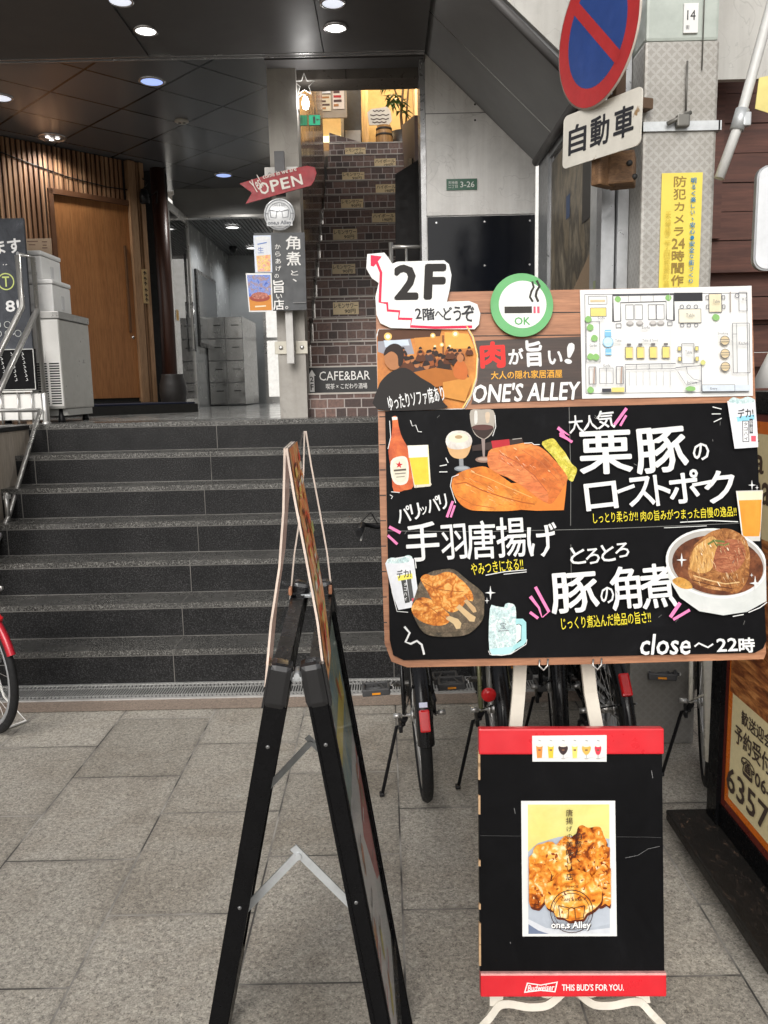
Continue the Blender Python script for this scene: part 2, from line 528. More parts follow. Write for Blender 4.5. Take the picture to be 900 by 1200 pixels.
M['chalkgrey'] = chalk_black('chalk_grey', (0.045, 0.048, 0.055), 0.5)
M['black'] = plain('black_plastic', (0.009, 0.009, 0.010), 0.35, scale=20, spec=.25)
M['frameblack'] = plain('black_aluminium', (0.004, 0.004, 0.0045), 0.28, 0.0, scale=12, spec=.14, wear=((0.25, 0.25, 0.25), 14, 0.74))
M['rubber'] = plain('rubber', (0.012, 0.012, 0.0125), 0.7, spec=.25, scale=30, bumpy=0.3)
M['white'] = plain('white_enamel', (0.74, 0.73, 0.70), 0.4, var=0.05)
M['foam'] = plain('expanded_foam', (0.80, 0.80, 0.79), 0.75, var=0.05, bumpy=0.2)
M['grey'] = plain('grey_enamel', (0.36, 0.36, 0.34), 0.4, var=0.06)
M['machine'] = plain('machine_side_panel', (0.40, 0.39, 0.365), 0.38, 0.2, var=0.05)
M['red'] = plain('red_paint', (0.62, 0.015, 0.025), 0.35, var=0.08, wear=((0.75, 0.55, 0.5), 22, 0.76))
M['boardblack'] = chalk_black('easel_board_black', (0.0030, 0.0030, 0.0034), 0.45)
M['easel'] = plain('chipped_white_iron', (0.66, 0.62, 0.53), 0.45, var=0.08, wear=((0.10, 0.045, 0.02), 26, 0.70), scale=16)
M['paper'] = plain('white_paper', (0.72, 0.72, 0.70), 0.6, var=0.03)
M['cart'] = worn_black_wood('worn_black_plank')
M['mat'] = plain('dark_blue_mat', (0.010, 0.014, 0.035), 0.95, var=0.3, scale=60, bumpy=0.5)
M['clay'] = plain('dark_clay', (0.030, 0.026, 0.024), 0.45, var=0.25, scale=7)
M['olive'] = plain('olive_frame', (0.17, 0.17, 0.09), 0.3, 0.3)
M['bikeblack'] = plain('black_frame', (0.008, 0.008, 0.009), 0.22, spec=.3)
M['bikewhite'] = plain('cream_frame', (0.66, 0.62, 0.52), 0.28)
M['bikered'] = plain('red_frame', (0.42, 0.010, 0.022), 0.22)
M['reflector'] = plain('red_reflector', (0.55, 0.008, 0.012), 0.15)
M['amber'] = plain('amber_reflector', (0.75, 0.28, 0.02), 0.2)
M['rust'] = plain('rusty_white', (0.66, 0.63, 0.56), 0.5, var=0.1, wear=((0.30, 0.19, 0.09), 9, 0.63))
M['signred'] = plain('sign_red', (0.46, 0.030, 0.032), 0.42, var=0.12)
M['signblue'] = plain('sign_blue', (0.024, 0.062, 0.24), 0.42, var=0.12)
M['cream'] = concrete('cream_render', (0.62, 0.57, 0.47))
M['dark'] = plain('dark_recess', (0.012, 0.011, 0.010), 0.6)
M['corridor'] = plain('corridor_wall', (0.42, 0.425, 0.42), 0.22, scale=2)
M['leaf'] = plain('indoor_leaf', (0.045, 0.115, 0.030), 0.4, var=0.4, scale=6)
M['warmwall'] = plain('warm_wall', (0.62, 0.46, 0.24), 0.7)
M['parapet'] = wood('purple_brown_panel', (0.12, 0.085, 0.085), (0.19, 0.14, 0.135), 'z', 0.5, 0.45)
M['acrylic'] = glassy('clear_acrylic', (0.95, 0.96, 0.97), 0.03, 0.06, 1.3, 0.16)
M['acrylic_edge'] = plain('acrylic_edge', (0.66, 0.54, 0.46), 0.12, spec=0.6, var=.3, scale=14)
def film(name, c, clear):
    m = bpy.data.materials.new(name)
    m.use_nodes = True
    t = m.node_tree
    t.nodes.clear()
    tr, tl, df = nd(t, 'ShaderNodeBsdfTransparent'), nd(t, 'ShaderNodeBsdfTranslucent'), nd(t, 'ShaderNodeBsdfDiffuse')
    tl.inputs[0].default_value = (*c, 1)
    df.inputs[0].default_value = (*c, 1)
    a, b, o = nd(t, 'ShaderNodeMixShader'), nd(t, 'ShaderNodeMixShader'), nd(t, 'ShaderNodeOutputMaterial')
    a.inputs[0].default_value = 0.35
    b.inputs[0].default_value = clear
    t.links.new(tl.outputs[0], a.inputs[1])
    t.links.new(df.outputs[0], a.inputs[2])
    t.links.new(a.outputs[0], b.inputs[1])
    t.links.new(tr.outputs[0], b.inputs[2])
    t.links.new(b.outputs[0], o.inputs[0])
    return m
M['peach_film'] = film('peach_film', (0.78, 0.52, 0.42), 0.45)
M['doorglass'] = glassy('door_glass', (0.50, 0.52, 0.53), 0.12)
M['shopglass'] = plain('tinted_shop_glass', (0.06, 0.055, 0.05), 0.03, 0.0, var=0.3, scale=2, spec=1.0, rvar=0.01)
# ------------------------------------------------------------------ mesh helpers
class MB:
    """collects shapes; build() links them as ONE mesh object"""
    def __init__(s):
        s.v, s.f, s.m, s.sm = [], [], [], []
    def add(s, vs, fs, mi=0, smooth=False):
        b = len(s.v)
        s.v += [tuple(x) for x in vs]
        for f in fs:
            s.f.append([i + b for i in f])
            s.m.append(mi)
            s.sm.append(smooth)
        return s
    def box(s, c, size, mi=0, rot=None, bev=0.0):
        x, y, z = (q / 2 for q in size)
        if bev <= 0:
            vs = [Vector((a * x, b * y, d * z)) for a in (-1, 1) for b in (-1, 1) for d in (-1, 1)]
            fs = [(0, 1, 3, 2), (4, 6, 7, 5), (0, 4, 5, 1), (2, 3, 7, 6), (0, 2, 6, 4), (1, 5, 7, 3)]
        else:
            import bmesh
            bm = bmesh.new()
            bmesh.ops.create_cube(bm, size=1, matrix=Matrix.Diagonal((2 * x, 2 * y, 2 * z, 1)))
            bmesh.ops.bevel(bm, geom=bm.edges[:], offset=min(bev, x * .9, y * .9, z * .9), segments=2, affect='EDGES', profile=0.6)
            bm.verts.ensure_lookup_table()
            vs = [v.co.copy() for v in bm.verts]
            fs = [[v.index for v in f.verts] for f in bm.faces]
            bm.free()
        if rot is not None:
            vs = [rot @ v for v in vs]
        c = Vector(c)
        return s.add([v + c for v in vs], fs, mi)
    def span(s, a, b, mi=0, bev=0.0):
        a, b = Vector(a), Vector(b)
        return s.box((a + b) / 2, [abs(q) for q in (b - a)], mi, None, bev)
    def tube(s, pts, r, mi=0, n=8, closed=False, cap=True):
        pts = [Vector(p) for p in pts]
        rs = r if isinstance(r, (list, tuple)) else [r] * len(pts)
        N = len(pts)
        vs = []
        prev = None
        for i, p in enumerate(pts):
            if closed:
                d = pts[(i + 1) % N] - pts[i - 1]
            else:
                d = pts[min(i + 1, N - 1)] - pts[max(i - 1, 0)]
            d.normalize()
            if prev is None:
                a = d.orthogonal().normalized()
            else:
                a = (prev - d * prev.dot(d))
                a = a.normalized() if a.length > 1e-6 else d.orthogonal().normalized()
            prev = a
            b = d.cross(a)
            for k in range(n):
                t = 2 * PI * k / n
                vs.append(p + (a * math.cos(t) + b * math.sin(t)) * rs[i])
        fs = []
        for i in range(N if closed else N - 1):
            j = (i + 1) % N
            for k in range(n):
                l = (k + 1) % n
                fs.append((i * n + k, i * n + l, j * n + l, j * n + k))
        s.add(vs, fs, mi, True)
        if cap and not closed:
            b = len(s.v) - len(vs)
            for st in (0, (N - 1) * n):
                s.f.append([b + st + k for k in range(n)][::(-1 if st == 0 else 1)])
                s.m.append(mi)
                s.sm.append(False)
        return s
    def bar(s, pts, wd, th, up=(0, 0, 1), mi=0):
        """flat bar: rectangular section swept along pts; wd across, th along up"""
        pts = [Vector(p) for p in pts]
        up = Vector(up).normalized()
        vs = []
        N = len(pts)
        for i, p in enumerate(pts):
            d = (pts[min(i + 1, N - 1)] - pts[max(i - 1, 0)]).normalized()
            a = d.cross(up).normalized()
            u = a.cross(d).normalized()
            for x, y in ((-1, -1), (1, -1), (1, 1), (-1, 1)):
                vs.append(p + a * x * wd / 2 + u * y * th / 2)
        fs = [(0, 1, 2, 3), tuple((N - 1) * 4 + k for k in (3, 2, 1, 0))]
        for i in range(N - 1):
            for k in range(4):
                l = (k + 1) % 4
                fs.append((i * 4 + k, (i + 1) * 4 + k, (i + 1) * 4 + l, i * 4 + l))
        return s.add(vs, fs, mi)
    def lathe(s, prof, c=(0, 0, 0), mi=0, n=28, axis='z'):
        vs, fs = [], []
        c = Vector(c)
        for r, z in prof:
            for k in range(n):
                t = 2 * PI * k / n
                p = (r * math.cos(t), r * math.sin(t), z)
                if axis == 'x':
                    p = (z, p[0], p[1])
                elif axis == 'y':
                    p = (p[0], -z, p[1])
                vs.append(Vector(p) + c)
        for i in range(len(prof) - 1):
            for k in range(n):
                l = (k + 1) % n
                fs.append((i * n + k, i * n + l, (i + 1) * n + l, (i + 1) * n + k))
        return s.add(vs, fs, mi, True)
    def prism(s, poly, a, b, mi=0, plane='xz', bi=None):
        """outline in plane, extruded between a and b along the third axis"""
        P = {'xz': lambda u, v, w: (u, w, v), 'xy': lambda u, v, w: (u, v, w), 'yz': lambda u, v, w: (w, u, v)}[plane]
        n = len(poly)
        vs = [P(u, v, a) for u, v in poly] + [P(u, v, b) for u, v in poly]
        s.add(vs, [tuple(range(n)), tuple(range(2 * n - 1, n - 1, -1))], mi)
        off = len(s.v) - 2 * n
        for k in range(n):
            l = (k + 1) % n
            s.f.append([off + k, off + n + k, off + n + l, off + l])
            s.m.append(mi if bi is None else bi)
            s.sm.append(False)
        return s
    def build(s, name, mats, parent=None, loc=None, rotz=None, fixn=True):
        me = bpy.data.meshes.new(name)
        me.from_pydata(s.v, [], s.f)
        if not isinstance(mats, (list, tuple)):
            mats = [mats]
        for m in mats:
            me.materials.append(m)
        me.polygons.foreach_set('material_index', s.m)
        me.polygons.foreach_set('use_smooth', s.sm)
        me.update()
        if fixn:
            import bmesh
            bm = bmesh.new()
            bm.from_mesh(me)
            bmesh.ops.recalc_face_normals(bm, faces=bm.faces[:])
            bm.to_mesh(me)
            bm.free()
        o = bpy.data.objects.new(name, me)
        COL.objects.link(o)
        if parent is not None:
            o.parent = parent
        if loc is not None:
            o.location = loc
        if rotz is not None:
            o.rotation_euler = (0, 0, rotz)
        return o
def islands(mb):
    """the separate pieces of a collected mesh, each as its own MB"""
    p = list(range(len(mb.v)))
    def find(i):
        while p[i] != i:
            p[i] = p[p[i]]
            i = p[i]
        return i
    for f in mb.f:
        for a in f[1:]:
            p[find(a)] = find(f[0])
    out = {}
    for fi, f in enumerate(mb.f):
        out.setdefault(find(f[0]), []).append(fi)
    res = []
    for fl in out.values():
        m, ix = MB(), {}
        for fi in fl:
            for a in mb.f[fi]:
                if a not in ix:
                    ix[a] = len(m.v)
                    m.v.append(mb.v[a])
            m.f.append([ix[a] for a in mb.f[fi]])
            m.m.append(mb.m[fi])
            m.sm.append(mb.sm[fi])
        res.append(m)
    return res
def each(mb, name, mats, parent):
    """link every separate piece as a part of its own"""
    return [m.build(name, mats, parent) for m in islands(mb)]
def tag(o, label=None, cat=None, group=None, kind=None):
    if label:
        o['label'] = label
    if cat:
        o['category'] = cat
    if group:
        o['group'] = group
    if kind:
        o['kind'] = kind
    return o
def thing(name, label, cat, loc=(0, 0, 0), rot=(0, 0, 0), group=None):
    o = bpy.data.objects.new(name, None)
    o.empty_display_size = 0.1
    COL.objects.link(o)
    o.location = loc
    o.rotation_euler = rot
    return tag(o, label, cat, group)
def kids(o):
    return [c for c in bpy.data.objects if c.parent is o]
def copy_tree(o, parent=None):
    c = o.copy()
    COL.objects.link(c)
    c.parent = parent
    for ch in kids(o):
        copy_tree(ch, c)
    return c
def arc(cx, cy, r, a0, a1, n=12, ry=None):
    ry = r if ry is None else ry
    return [(cx + r * math.cos(R(a0 + (a1 - a0) * i / n)), cy + ry * math.sin(R(a0 + (a1 - a0) * i / n))) for i in range(n + 1)]
def rrect(x0, y0, x1, y1, r, n=5):
    return (arc(x1 - r, y1 - r, r, 0, 90, n) + arc(x0 + r, y1 - r, r, 90, 180, n) +
            arc(x0 + r, y0 + r, r, 180, 270, n) + arc(x1 - r, y0 + r, r, 270, 360, n))

# ------------------------------------------------------------------ flat artwork and lettering
GLY = {}
def glyphs(txt, bold):
    key = (txt, round(bold, 4))
    if key not in GLY:
        cu = bpy.data.curves.new('text', 'FONT')
        cu.body = txt
        cu.offset = bold
        cu.resolution_u = 2
        ob = bpy.data.objects.new('text', cu)
        COL.objects.link(ob)
        dg = bpy.context.evaluated_depsgraph_get()
        ev = ob.evaluated_get(dg)
        me = ev.to_mesh()
        vs = [(v.co.x, v.co.y) for v in me.vertices]
        fs = [list(p.vertices) for p in me.polygons]
        ev.to_mesh_clear()
        bpy.data.objects.remove(ob)
        bpy.data.curves.remove(cu)
        GLY[key] = (vs, fs)
    return GLY[key]
class Art:
    """flat drawing on the front face of a board. Drawn in sheet units (x right, y down) from an origin, k units per metre.
    Layers sit a hair in front of one another on the board (local -Y)."""
    def __init__(s, ox, oy, k, step=0.00006, base=0.0006):
        s.ox, s.oy, s.k, s.step, s.d = ox, oy, k, step, base
        s.mb, s.mats = MB(), []
        s.fr = (0, 0, 1)
    def frame(s, x=0, y=0, sc=1):
        s.fr = (x, y, sc)
        return s
    def mi(s, c):
        m = ink(c) if isinstance(c, tuple) else c
        if m not in s.mats:
            s.mats.append(m)
        return s.mats.index(m)
    def L(s, p):
        x, y = s.fr[0] + p[0] * s.fr[2], s.fr[1] + p[1] * s.fr[2]
        return ((x - s.ox) / s.k, -s.d, (s.oy - y) / s.k)
    def poly(s, pts, c):
        s.d += s.step
        s.mb.add([s.L(p) for p in pts], [tuple(range(len(pts)))], s.mi(c))
        return s
    def blob(s, pts, c, n=3):
        """smooth closed outline through pts"""
        out = []
        N = len(pts)
        for i in range(N):
            p0, p1, p2, p3 = pts[i - 1], pts[i], pts[(i + 1) % N], pts[(i + 2) % N]
            for k in range(n):
                t = k / n
                out.append(tuple(0.5 * ((2 * p1[j]) + (-p0[j] + p2[j]) * t + (2 * p0[j] - 5 * p1[j] + 4 * p2[j] - p3[j]) * t * t +
                                        (-p0[j] + 3 * p1[j] - 3 * p2[j] + p3[j]) * t ** 3) for j in (0, 1)))
        return s.poly(out, c)
    def ell(s, cx, cy, rx, ry, c, rot=0, n=28):
        a = R(rot)
        return s.poly([(cx + rx * math.cos(t) * math.cos(a) - ry * math.sin(t) * math.sin(a),
                        cy + rx * math.cos(t) * math.sin(a) + ry * math.sin(t) * math.cos(a)) for t in (2 * PI * i / n for i in range(n))], c)
    def ring(s, cx, cy, r, wd, c, n=32):
        s.d += s.step
        vs, fs = [], []
        for i in range(n):
            t = 2 * PI * i / n
            for q in (r - wd / 2, r + wd / 2):
                vs.append(s.L((cx + q * math.cos(t), cy + q * math.sin(t))))
        for i in range(n):
            j = (i + 1) % n
            fs.append((2 * i, 2 * i + 1, 2 * j + 1, 2 * j))
        s.mb.add(vs, fs, s.mi(c))
        return s
    def rect(s, x0, y0, x1, y1, c):
        return s.poly([(x0, y0), (x1, y0), (x1, y1), (x0, y1)], c)
    def line(s, pts, wd, c, taper=False):
        s.d += s.step
        vs, fs = [], []
        N = len(pts)
        for i, p in enumerate(pts):
            a, b = pts[max(0, i - 1)], pts[min(N - 1, i + 1)]
            dx, dy = b[0] - a[0], b[1] - a[1]
            l = math.hypot(dx, dy) or 1
            w = wd * (1 - 0.75 * i / (N - 1) if taper else 1) / 2
            vs += [s.L((p[0] - dy / l * w, p[1] + dx / l * w)), s.L((p[0] + dy / l * w, p[1] - dx / l * w))]
        for i in range(N - 1):
            fs.append((2 * i, 2 * i + 1, 2 * i + 3, 2 * i + 2))
        s.mb.add(vs, fs, s.mi(c))
        return s
    def box(s, x0, y0, x1, y1, wd, c):
        return s.line([(x0, y0), (x1, y0)], wd, c).line([(x1, y0), (x1, y1)], wd, c).line([(x1, y1), (x0, y1)], wd, c).line([(x0, y1), (x0, y0)], wd, c)
    def text(s, txt, x0, y0, x1, y1, c, rot=0.0, bold=0.0, shear=0.0):
        """lettering fitted into the box; rot in degrees, anticlockwise on the board"""
        s.d += s.step
        vs, fs = glyphs(txt, 0.0)
        xs = [v[0] for v in vs]
        ys = [v[1] for v in vs]
        a, b, e, f = min(xs), max(xs), min(ys), max(ys)
        cx, cy = (x0 + x1) / 2, (y0 + y1) / 2
        W, H = x1 - x0, y1 - y0
        cr, sr = math.cos(R(rot)), math.sin(R(rot))
        # heavier strokes: the outline repeated around a small circle, like a wider brush tip
        q = bold * min(H, W / max(0.5, (b - a) / (f - e or 1)))
        W, H = W - 2 * q, H - 2 * q
        tips = [(0, 0)] + ([(q * math.cos(2 * PI * i / 8), q * math.sin(2 * PI * i / 8)) for i in range(8)] if q else [])
        for tx, ty in tips:
            out = []
            s.d += s.step * 0.1
            for x, y in vs:
                px = ((x - a) / (b - a or 1) - 0.5) * W + tx
                py = (0.5 - (y - e) / (f - e or 1)) * H + ty
                px += -py * shear
                out.append(s.L((cx + px * cr + py * sr, cy - px * sr + py * cr)))
            s.mb.add(out, fs, s.mi(c))
        return s
    def column(s, txt, x, y0, y1, size, c, bold=0.0):
        """vertical writing centred on x"""
        n = len(txt)
        st = (y1 - y0) / n
        for i, ch in enumerate(txt):
            if ch in ' ':
                continue
            q = size * (0.45 if ch in '、。っゃ' else 0.78 if ord(ch) < 0x3100 else 1)
            cy = y0 + st * (i + 0.5)
            if ch == 'ー':
                s.line([(x, cy - q * .4), (x, cy + q * .4)], size * .1, c)
            else:
                s.text(ch, x - q / 2, cy - st * 0.44 * q / size, x + q / 2, cy + st * 0.44 * q / size, c, 0, bold)
        return s
    def build(s, name, parent, loc=None):
        return s.mb.build(name, s.mats, parent, loc, fixn=False)
def cutout(name, pts, ox, oy, k, th, mat, parent, y=0.0):
    """a flat shape cut from sheet material, th thick, front face at local y"""
    poly = [((x - ox) / k, (oy - yy) / k) for x, yy in pts]
    return MB().prism(poly, y, y + th).build(name, mat, parent)
# ------------------------------------------------------------------ the ground, steps and landing
HR, TD, D0 = 0.19516, 0.24028, 4.2183        # riser, tread, foot of the steps
ZL = 7 * HR                                   # landing level
YL = D0 + 6 * TD
def kk(y, z):
    return 950 / (y * 0.9885 - (z - 1.5666) * 0.1513)

tag(MB().add([(-90, -90, 0), (90, -90, 0), (90, 90, 0), (-90, 90, 0)], [(0, 1, 2, 3)]).build('ground', M['paving']), kind='structure')
tag(MB().add([(-6, 3.85, .004), (1.05, 3.85, .004), (1.05, 3.985, .004), (-6, 3.985, .004)], [(0, 1, 2, 3)]).build(
    'pavement_border', plain('brown_granite', (0.25, 0.195, 0.155), 0.65, var=0.45, scale=120)), kind='structure')
mb = MB()
jm = MB()
for i in range(7):
    y0, z0 = D0 + i * TD, i * HR
    back = y0 + TD + 0.02 if i < 6 else y0 + 0.06
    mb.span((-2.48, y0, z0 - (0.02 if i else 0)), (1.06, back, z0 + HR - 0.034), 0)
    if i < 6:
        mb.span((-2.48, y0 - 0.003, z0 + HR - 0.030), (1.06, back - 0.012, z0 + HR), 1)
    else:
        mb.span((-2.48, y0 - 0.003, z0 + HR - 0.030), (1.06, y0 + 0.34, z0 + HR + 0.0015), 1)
    jm.span((-2.478, y0 - 0.0015, z0 + HR - 0.0345), (1.058, y0 + 0.01, z0 + HR - 0.0295))
    jm.span((-2.478, y0 - 0.0022, z0 - 0.001), (1.058, y0 + 0.003, z0 + 0.0035))
    for X in (-2.352, -1.172, 0.02):
        jm.span((X - 0.0022, y0 - 0.0045, z0 + 0.001), (X + 0.0022, y0 + 0.01, z0 + HR + 0.0012))
        if i < 6:
            jm.span((X - 0.0022, y0, z0 + HR - 0.01), (X + 0.0022, y0 + TD, z0 + HR + 0.0012))
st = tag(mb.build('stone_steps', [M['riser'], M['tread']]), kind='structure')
tag(jm.build('step_joints', M['joint']), kind='structure')
tag(MB().span((-6, YL + 0.33, 0.9), (1.06, 14.5, ZL)).span((-6, YL + 0.05, 0.9), (-2.482, YL + 0.33, ZL)).build('landing_floor', M['landing']), kind='structure')

# drain channel
t = thing('drain_grating', 'long steel drain grating along the foot of the dark granite steps', 'drain', (0, 4.09, 0))
mb = MB()
mb.span((-5.5, 0.102, 0.001), (1.05, 0.122, 0.012)).span((-5.5, -0.105, 0.001), (1.05, -0.085, 0.012))
mb.span((-5.5, 0.058, 0.001), (1.05, 0.066, 0.0095)).span((-5.5, -0.052, 0.001), (1.05, -0.044, 0.0095))
x = -5.5
while x < 1.05:
    mb.span((x, -0.044, 0.003), (x + 0.006, 0.058, 0.0095))
    x += 0.0135
x = -5.5
while x < 1.05:
    mb.span((x, 0.066, 0.003), (x + 0.012, 0.102, 0.0095)).span((x, -0.085, 0.003), (x + 0.012, -0.052, 0.0095))
    x += 0.021
mb.build('grating', plain('pale_drain_steel', (.42, .415, .40), .45, .3, var=.15, scale=12), t)
MB().span((-5.5, -0.085, 0.0005), (1.05, 0.102, 0.002)).build('gutter', M['dark'], t)

# flank wall at the left end of the steps
t = thing('flank_wall', 'beige streaked stone wall with dark cap at the left end of the steps', 'wall', (-2.55, 4.9, 0))
MB().span((-0.05, -0.6, 0), (0.069, 0.76, 1.335)).build('wall', M['travertine'], t)
MB().span((-0.07, -0.62, 1.337), (0.075, 0.758, ZL)).build('coping', M['riser'], t)

# ------------------------------------------------------------------ canopy over the entrance
t = thing('entrance_canopy', 'dark metal canopy soffit with pale trim lines above the steps', 'canopy', (-1.5, 5.0, 3.73))
mb = MB()
mb.span((-4.5, -0.7, 0), (0.01, 0.655, 0.10)).span((0.17, -0.7, 0), (1.15, 0.655, 0.10)).span((1.156, -0.7, 0), (1.81, 0.655, 0.10))
mb.span((-4.5, 0.72, 0.004), (1.81, 0.745, 0.10))
mb.build('soffit', M['soffit'], t)
MB().span((0.014, -0.7, 0.012), (0.166, 0.655, 0.10)).build('light_strip', M['soffit'], t)
MB().span((-4.5, 0.655, -0.004), (1.81, 0.664, 0.02)).span((-4.5, 0.707, -0.004), (1.81, 0.718, 0.02)).build('trim', M['chrome'], t)
MB().span((-4.5, 0.665, 0.001), (1.81, 0.706, 0.09)).build('trim_channel', plain('trim_channel', (0.13, 0.125, 0.125), 0.35, 0.5), t)
MB().span((-4.5, -0.76, -0.05), (1.81, -0.705, 3.2)).build('fascia', M['soffit'], t)
MB().span((-4.5, 0.75, 0.10), (1.0, 0.80, 0.42)).build('back_edge', M['soffit'], t)
b = MB()
for i in range(3):
    b.span((0.55 + 0.04 * i - 1.4, 0.685, -0.012), (0.57 + 0.04 * i - 1.4, 0.695, 0.001))
t2 = tag(MB().span((-6, 5.8, 4.0), (-0.60, 10.4, 4.1)).build('inner_ceiling', M['ceil']), 'dark glossy panelled ceiling with diagonal grid above the landing', 'ceiling')
# beam over the brick stair
t = thing('stair_beam', 'brown-grey metal beam spanning above the brick stair opening', 'beam', (-0.2, 6.0, 3.665))
MB().span((-0.55, -0.06, 0), (0.51, 0.16, 0.6)).build('beam', plain('brown_grey_metal', (0.13, 0.115, 0.10), 0.35, 0.3), t)
MB().span((-0.55, -0.245, 0.062), (0.51, -0.063, 0.3)).build('soffit', M['soffit'], t)
MB().span((-0.02, -0.0625, 0.002), (-0.015, -0.0602, 0.06)).build('joint', M['dark'], t)

def spot(name, loc, e, c, parent):
    l = bpy.data.lights.new(name, 'SPOT')
    l.energy, l.color, l.shadow_soft_size, l.spot_size, l.spot_blend = e, c, .06, R(150), .6
    o = bpy.data.objects.new(name, l)
    COL.objects.link(o)
    o.parent = parent
    o.location = loc
def downlight(x, y, z, r, label, lit, group, watt=0, tint=(1, .97, .92)):
    t = thing('ceiling_light', label, 'ceiling light', (x, y, z), group=group)
    MB().lathe([(r * 0.80, -0.001), (r * 0.82, -0.010), (r * 0.98, -0.008), (r, -0.0005)], (0, 0, 0), 0, 28).build('trim_ring', M['chrome'], t)
    MB().lathe([(r * 0.82, -0.005), (r * 0.5, -0.0025), (0.0005, -0.0018)], (0, 0, 0), 0, 24).build('lens', lit, t)
    if watt:
        spot('downlight_beam', (0, 0, -.03), watt, tint, t)
    return t
LW = emit('lamp_white', (1, 0.98, 0.95), 3.2)
LD = emit('lamp_soft', (0.86, 0.90, 1.0), 0.75)
LB = emit('lamp_blue', (0.42, 0.55, 1.0), 0.85)
downlight(-1.43, 4.915, 3.742, 0.075, 'white downlight in the canopy light strip, nearer the street edge', LD, 'canopy downlights')
downlight(-1.40, 5.302, 3.742, 0.075, 'bright lit downlight in the canopy light strip, nearer the trim lines', LW, 'canopy downlights', 22)
downlight(-0.245, 4.975, 3.73, 0.075, 'white downlight in the plain canopy panel, cut by the top of the picture', LD, 'canopy downlights')
downlight(-0.249, 5.294, 3.73, 0.075, 'bright downlight in the plain canopy panel, closest to the stair beam', LW, 'canopy downlights', 22)
downlight(-1.782, 6.838, 4.0, 0.105, 'large bluish downlight in the dark panelled ceiling, right behind the trim lines', LB, 'landing downlights', 34)
downlight(-1.775, 9.692, 4.0, 0.105, 'small looking bluish downlight above the glass doorway lintel', LB, 'landing downlights', 34)
downlight(-3.111, 7.112, 4.0, 0.105, 'pale downlight at the left picture edge of the dark ceiling', LD, 'landing downlights', 30)
t = downlight(-3.12, 8.192, 4.0, 0.135, 'wide recessed ceiling light with three spots above the wood slats', plain('lamp_tray', (0.30, 0.29, 0.28), 0.3, 0.5), 'landing downlights', 40)
for a in (0, 120, 240):
    MB().lathe([(0.022, -0.012), (0.0005, -0.012)], (0.05 * math.cos(R(a)), 0.05 * math.sin(R(a)), 0), 0, 14).build('spot', LW, t)
t = thing('smoke_detector', 'small round beige detector on the dark panelled ceiling', 'detector', (-1.781, 7.788, 4.0))
MB().lathe([(0.06, 0), (0.065, -0.012), (0.05, -0.022), (0.0005, -0.022)], n=20).build('base', plain('detector_beige', (0.45, 0.43, 0.38), 0.5), t)
each(MB().lathe([(0.014, -0.0222), (0.014, -0.026), (0.0005, -0.026)], (-.02, 0, 0), n=12).lathe([(0.014, -0.0222), (0.014, -0.026), (0.0005, -0.026)], (.022, 0, 0), n=12), 'sensor', M['dark'], t)

# ------------------------------------------------------------------ concrete pier, sloped stair soffit, right side wall
t = thing('concrete_wall', 'pale concrete wall with hairline cracks above a black panel', 'wall', (0.68, 5.8, ZL))
MB().span((-0.365, 0.0, 1.36), (0.38, 0.35, 4.2)).build('wall', M['concrete'], t)
MB().span((-0.365, 0.004, 0), (0.38, 0.35, 1.355)).build('base', M['concrete'], t)
p = MB().span((-0.36, -0.014, -1.0), (0.375, 0.002, 1.348)).build('black_panel', plain('black_gloss_panel', (0.004, 0.005, 0.008), 0.12, spec=.25, rvar=.03), t)
sc = MB()
for X in (-0.30, 0.03, 0.34):
    for Z in (1.31, 1.02):
        sc.lathe([(0.006, -0.017), (0.006, -0.0135)], (X, 0, Z), 0, 10, 'y').lathe([(0.0065, 0.0175), (0.0003, 0.0175)], (X, 0, Z), 0, 10, 'y')
each(sc, 'screw', M['chrome'], p)
each(MB().span((-0.40, -0.005, 0), (-0.3655, 0.34, 2.36)), 'corner_strip', plain('corner_metal', (0.33, 0.33, 0.33), 0.3, 0.7), t)
MB().span((-0.364, -0.0012, 2.015), (0.379, 0.002, 2.02)).build('joint', plain('dark_joint', (0.2, 0.195, 0.19), 0.8), t)
h = MB()
for X, Z in ((-.03, 2.07), (-.03, 1.97)):
    h.lathe([(0.007, 0.001), (0.0003, 0.001)], (X, 0, Z), 0, 10, 'y')
each(h, 'bolt_hole', M['dark'], t)
t = thing('address_plate', 'small dark green address plate reading 3-26 on the pale concrete wall', 'address plate', (0.557, 5.8, 2.925))
MB().span((-0.104, -0.006, -0.036), (0.104, -0.0005, 0.036)).build('plate', plain('plate_green', (0.018, 0.10, 0.055), 0.35), t)
A = Art(0, 0, 1000, 0.0002, 0.0065)
A.text('3-26', -10, -18, 86, 20, (.75, .78, .74), 0, .012).text('天神橋', -92, -22, -28, -2, (.75, .78, .74)).text('二丁目', -92, 3, -28, 23, (.75, .78, .74))
A.build('lettering', t)

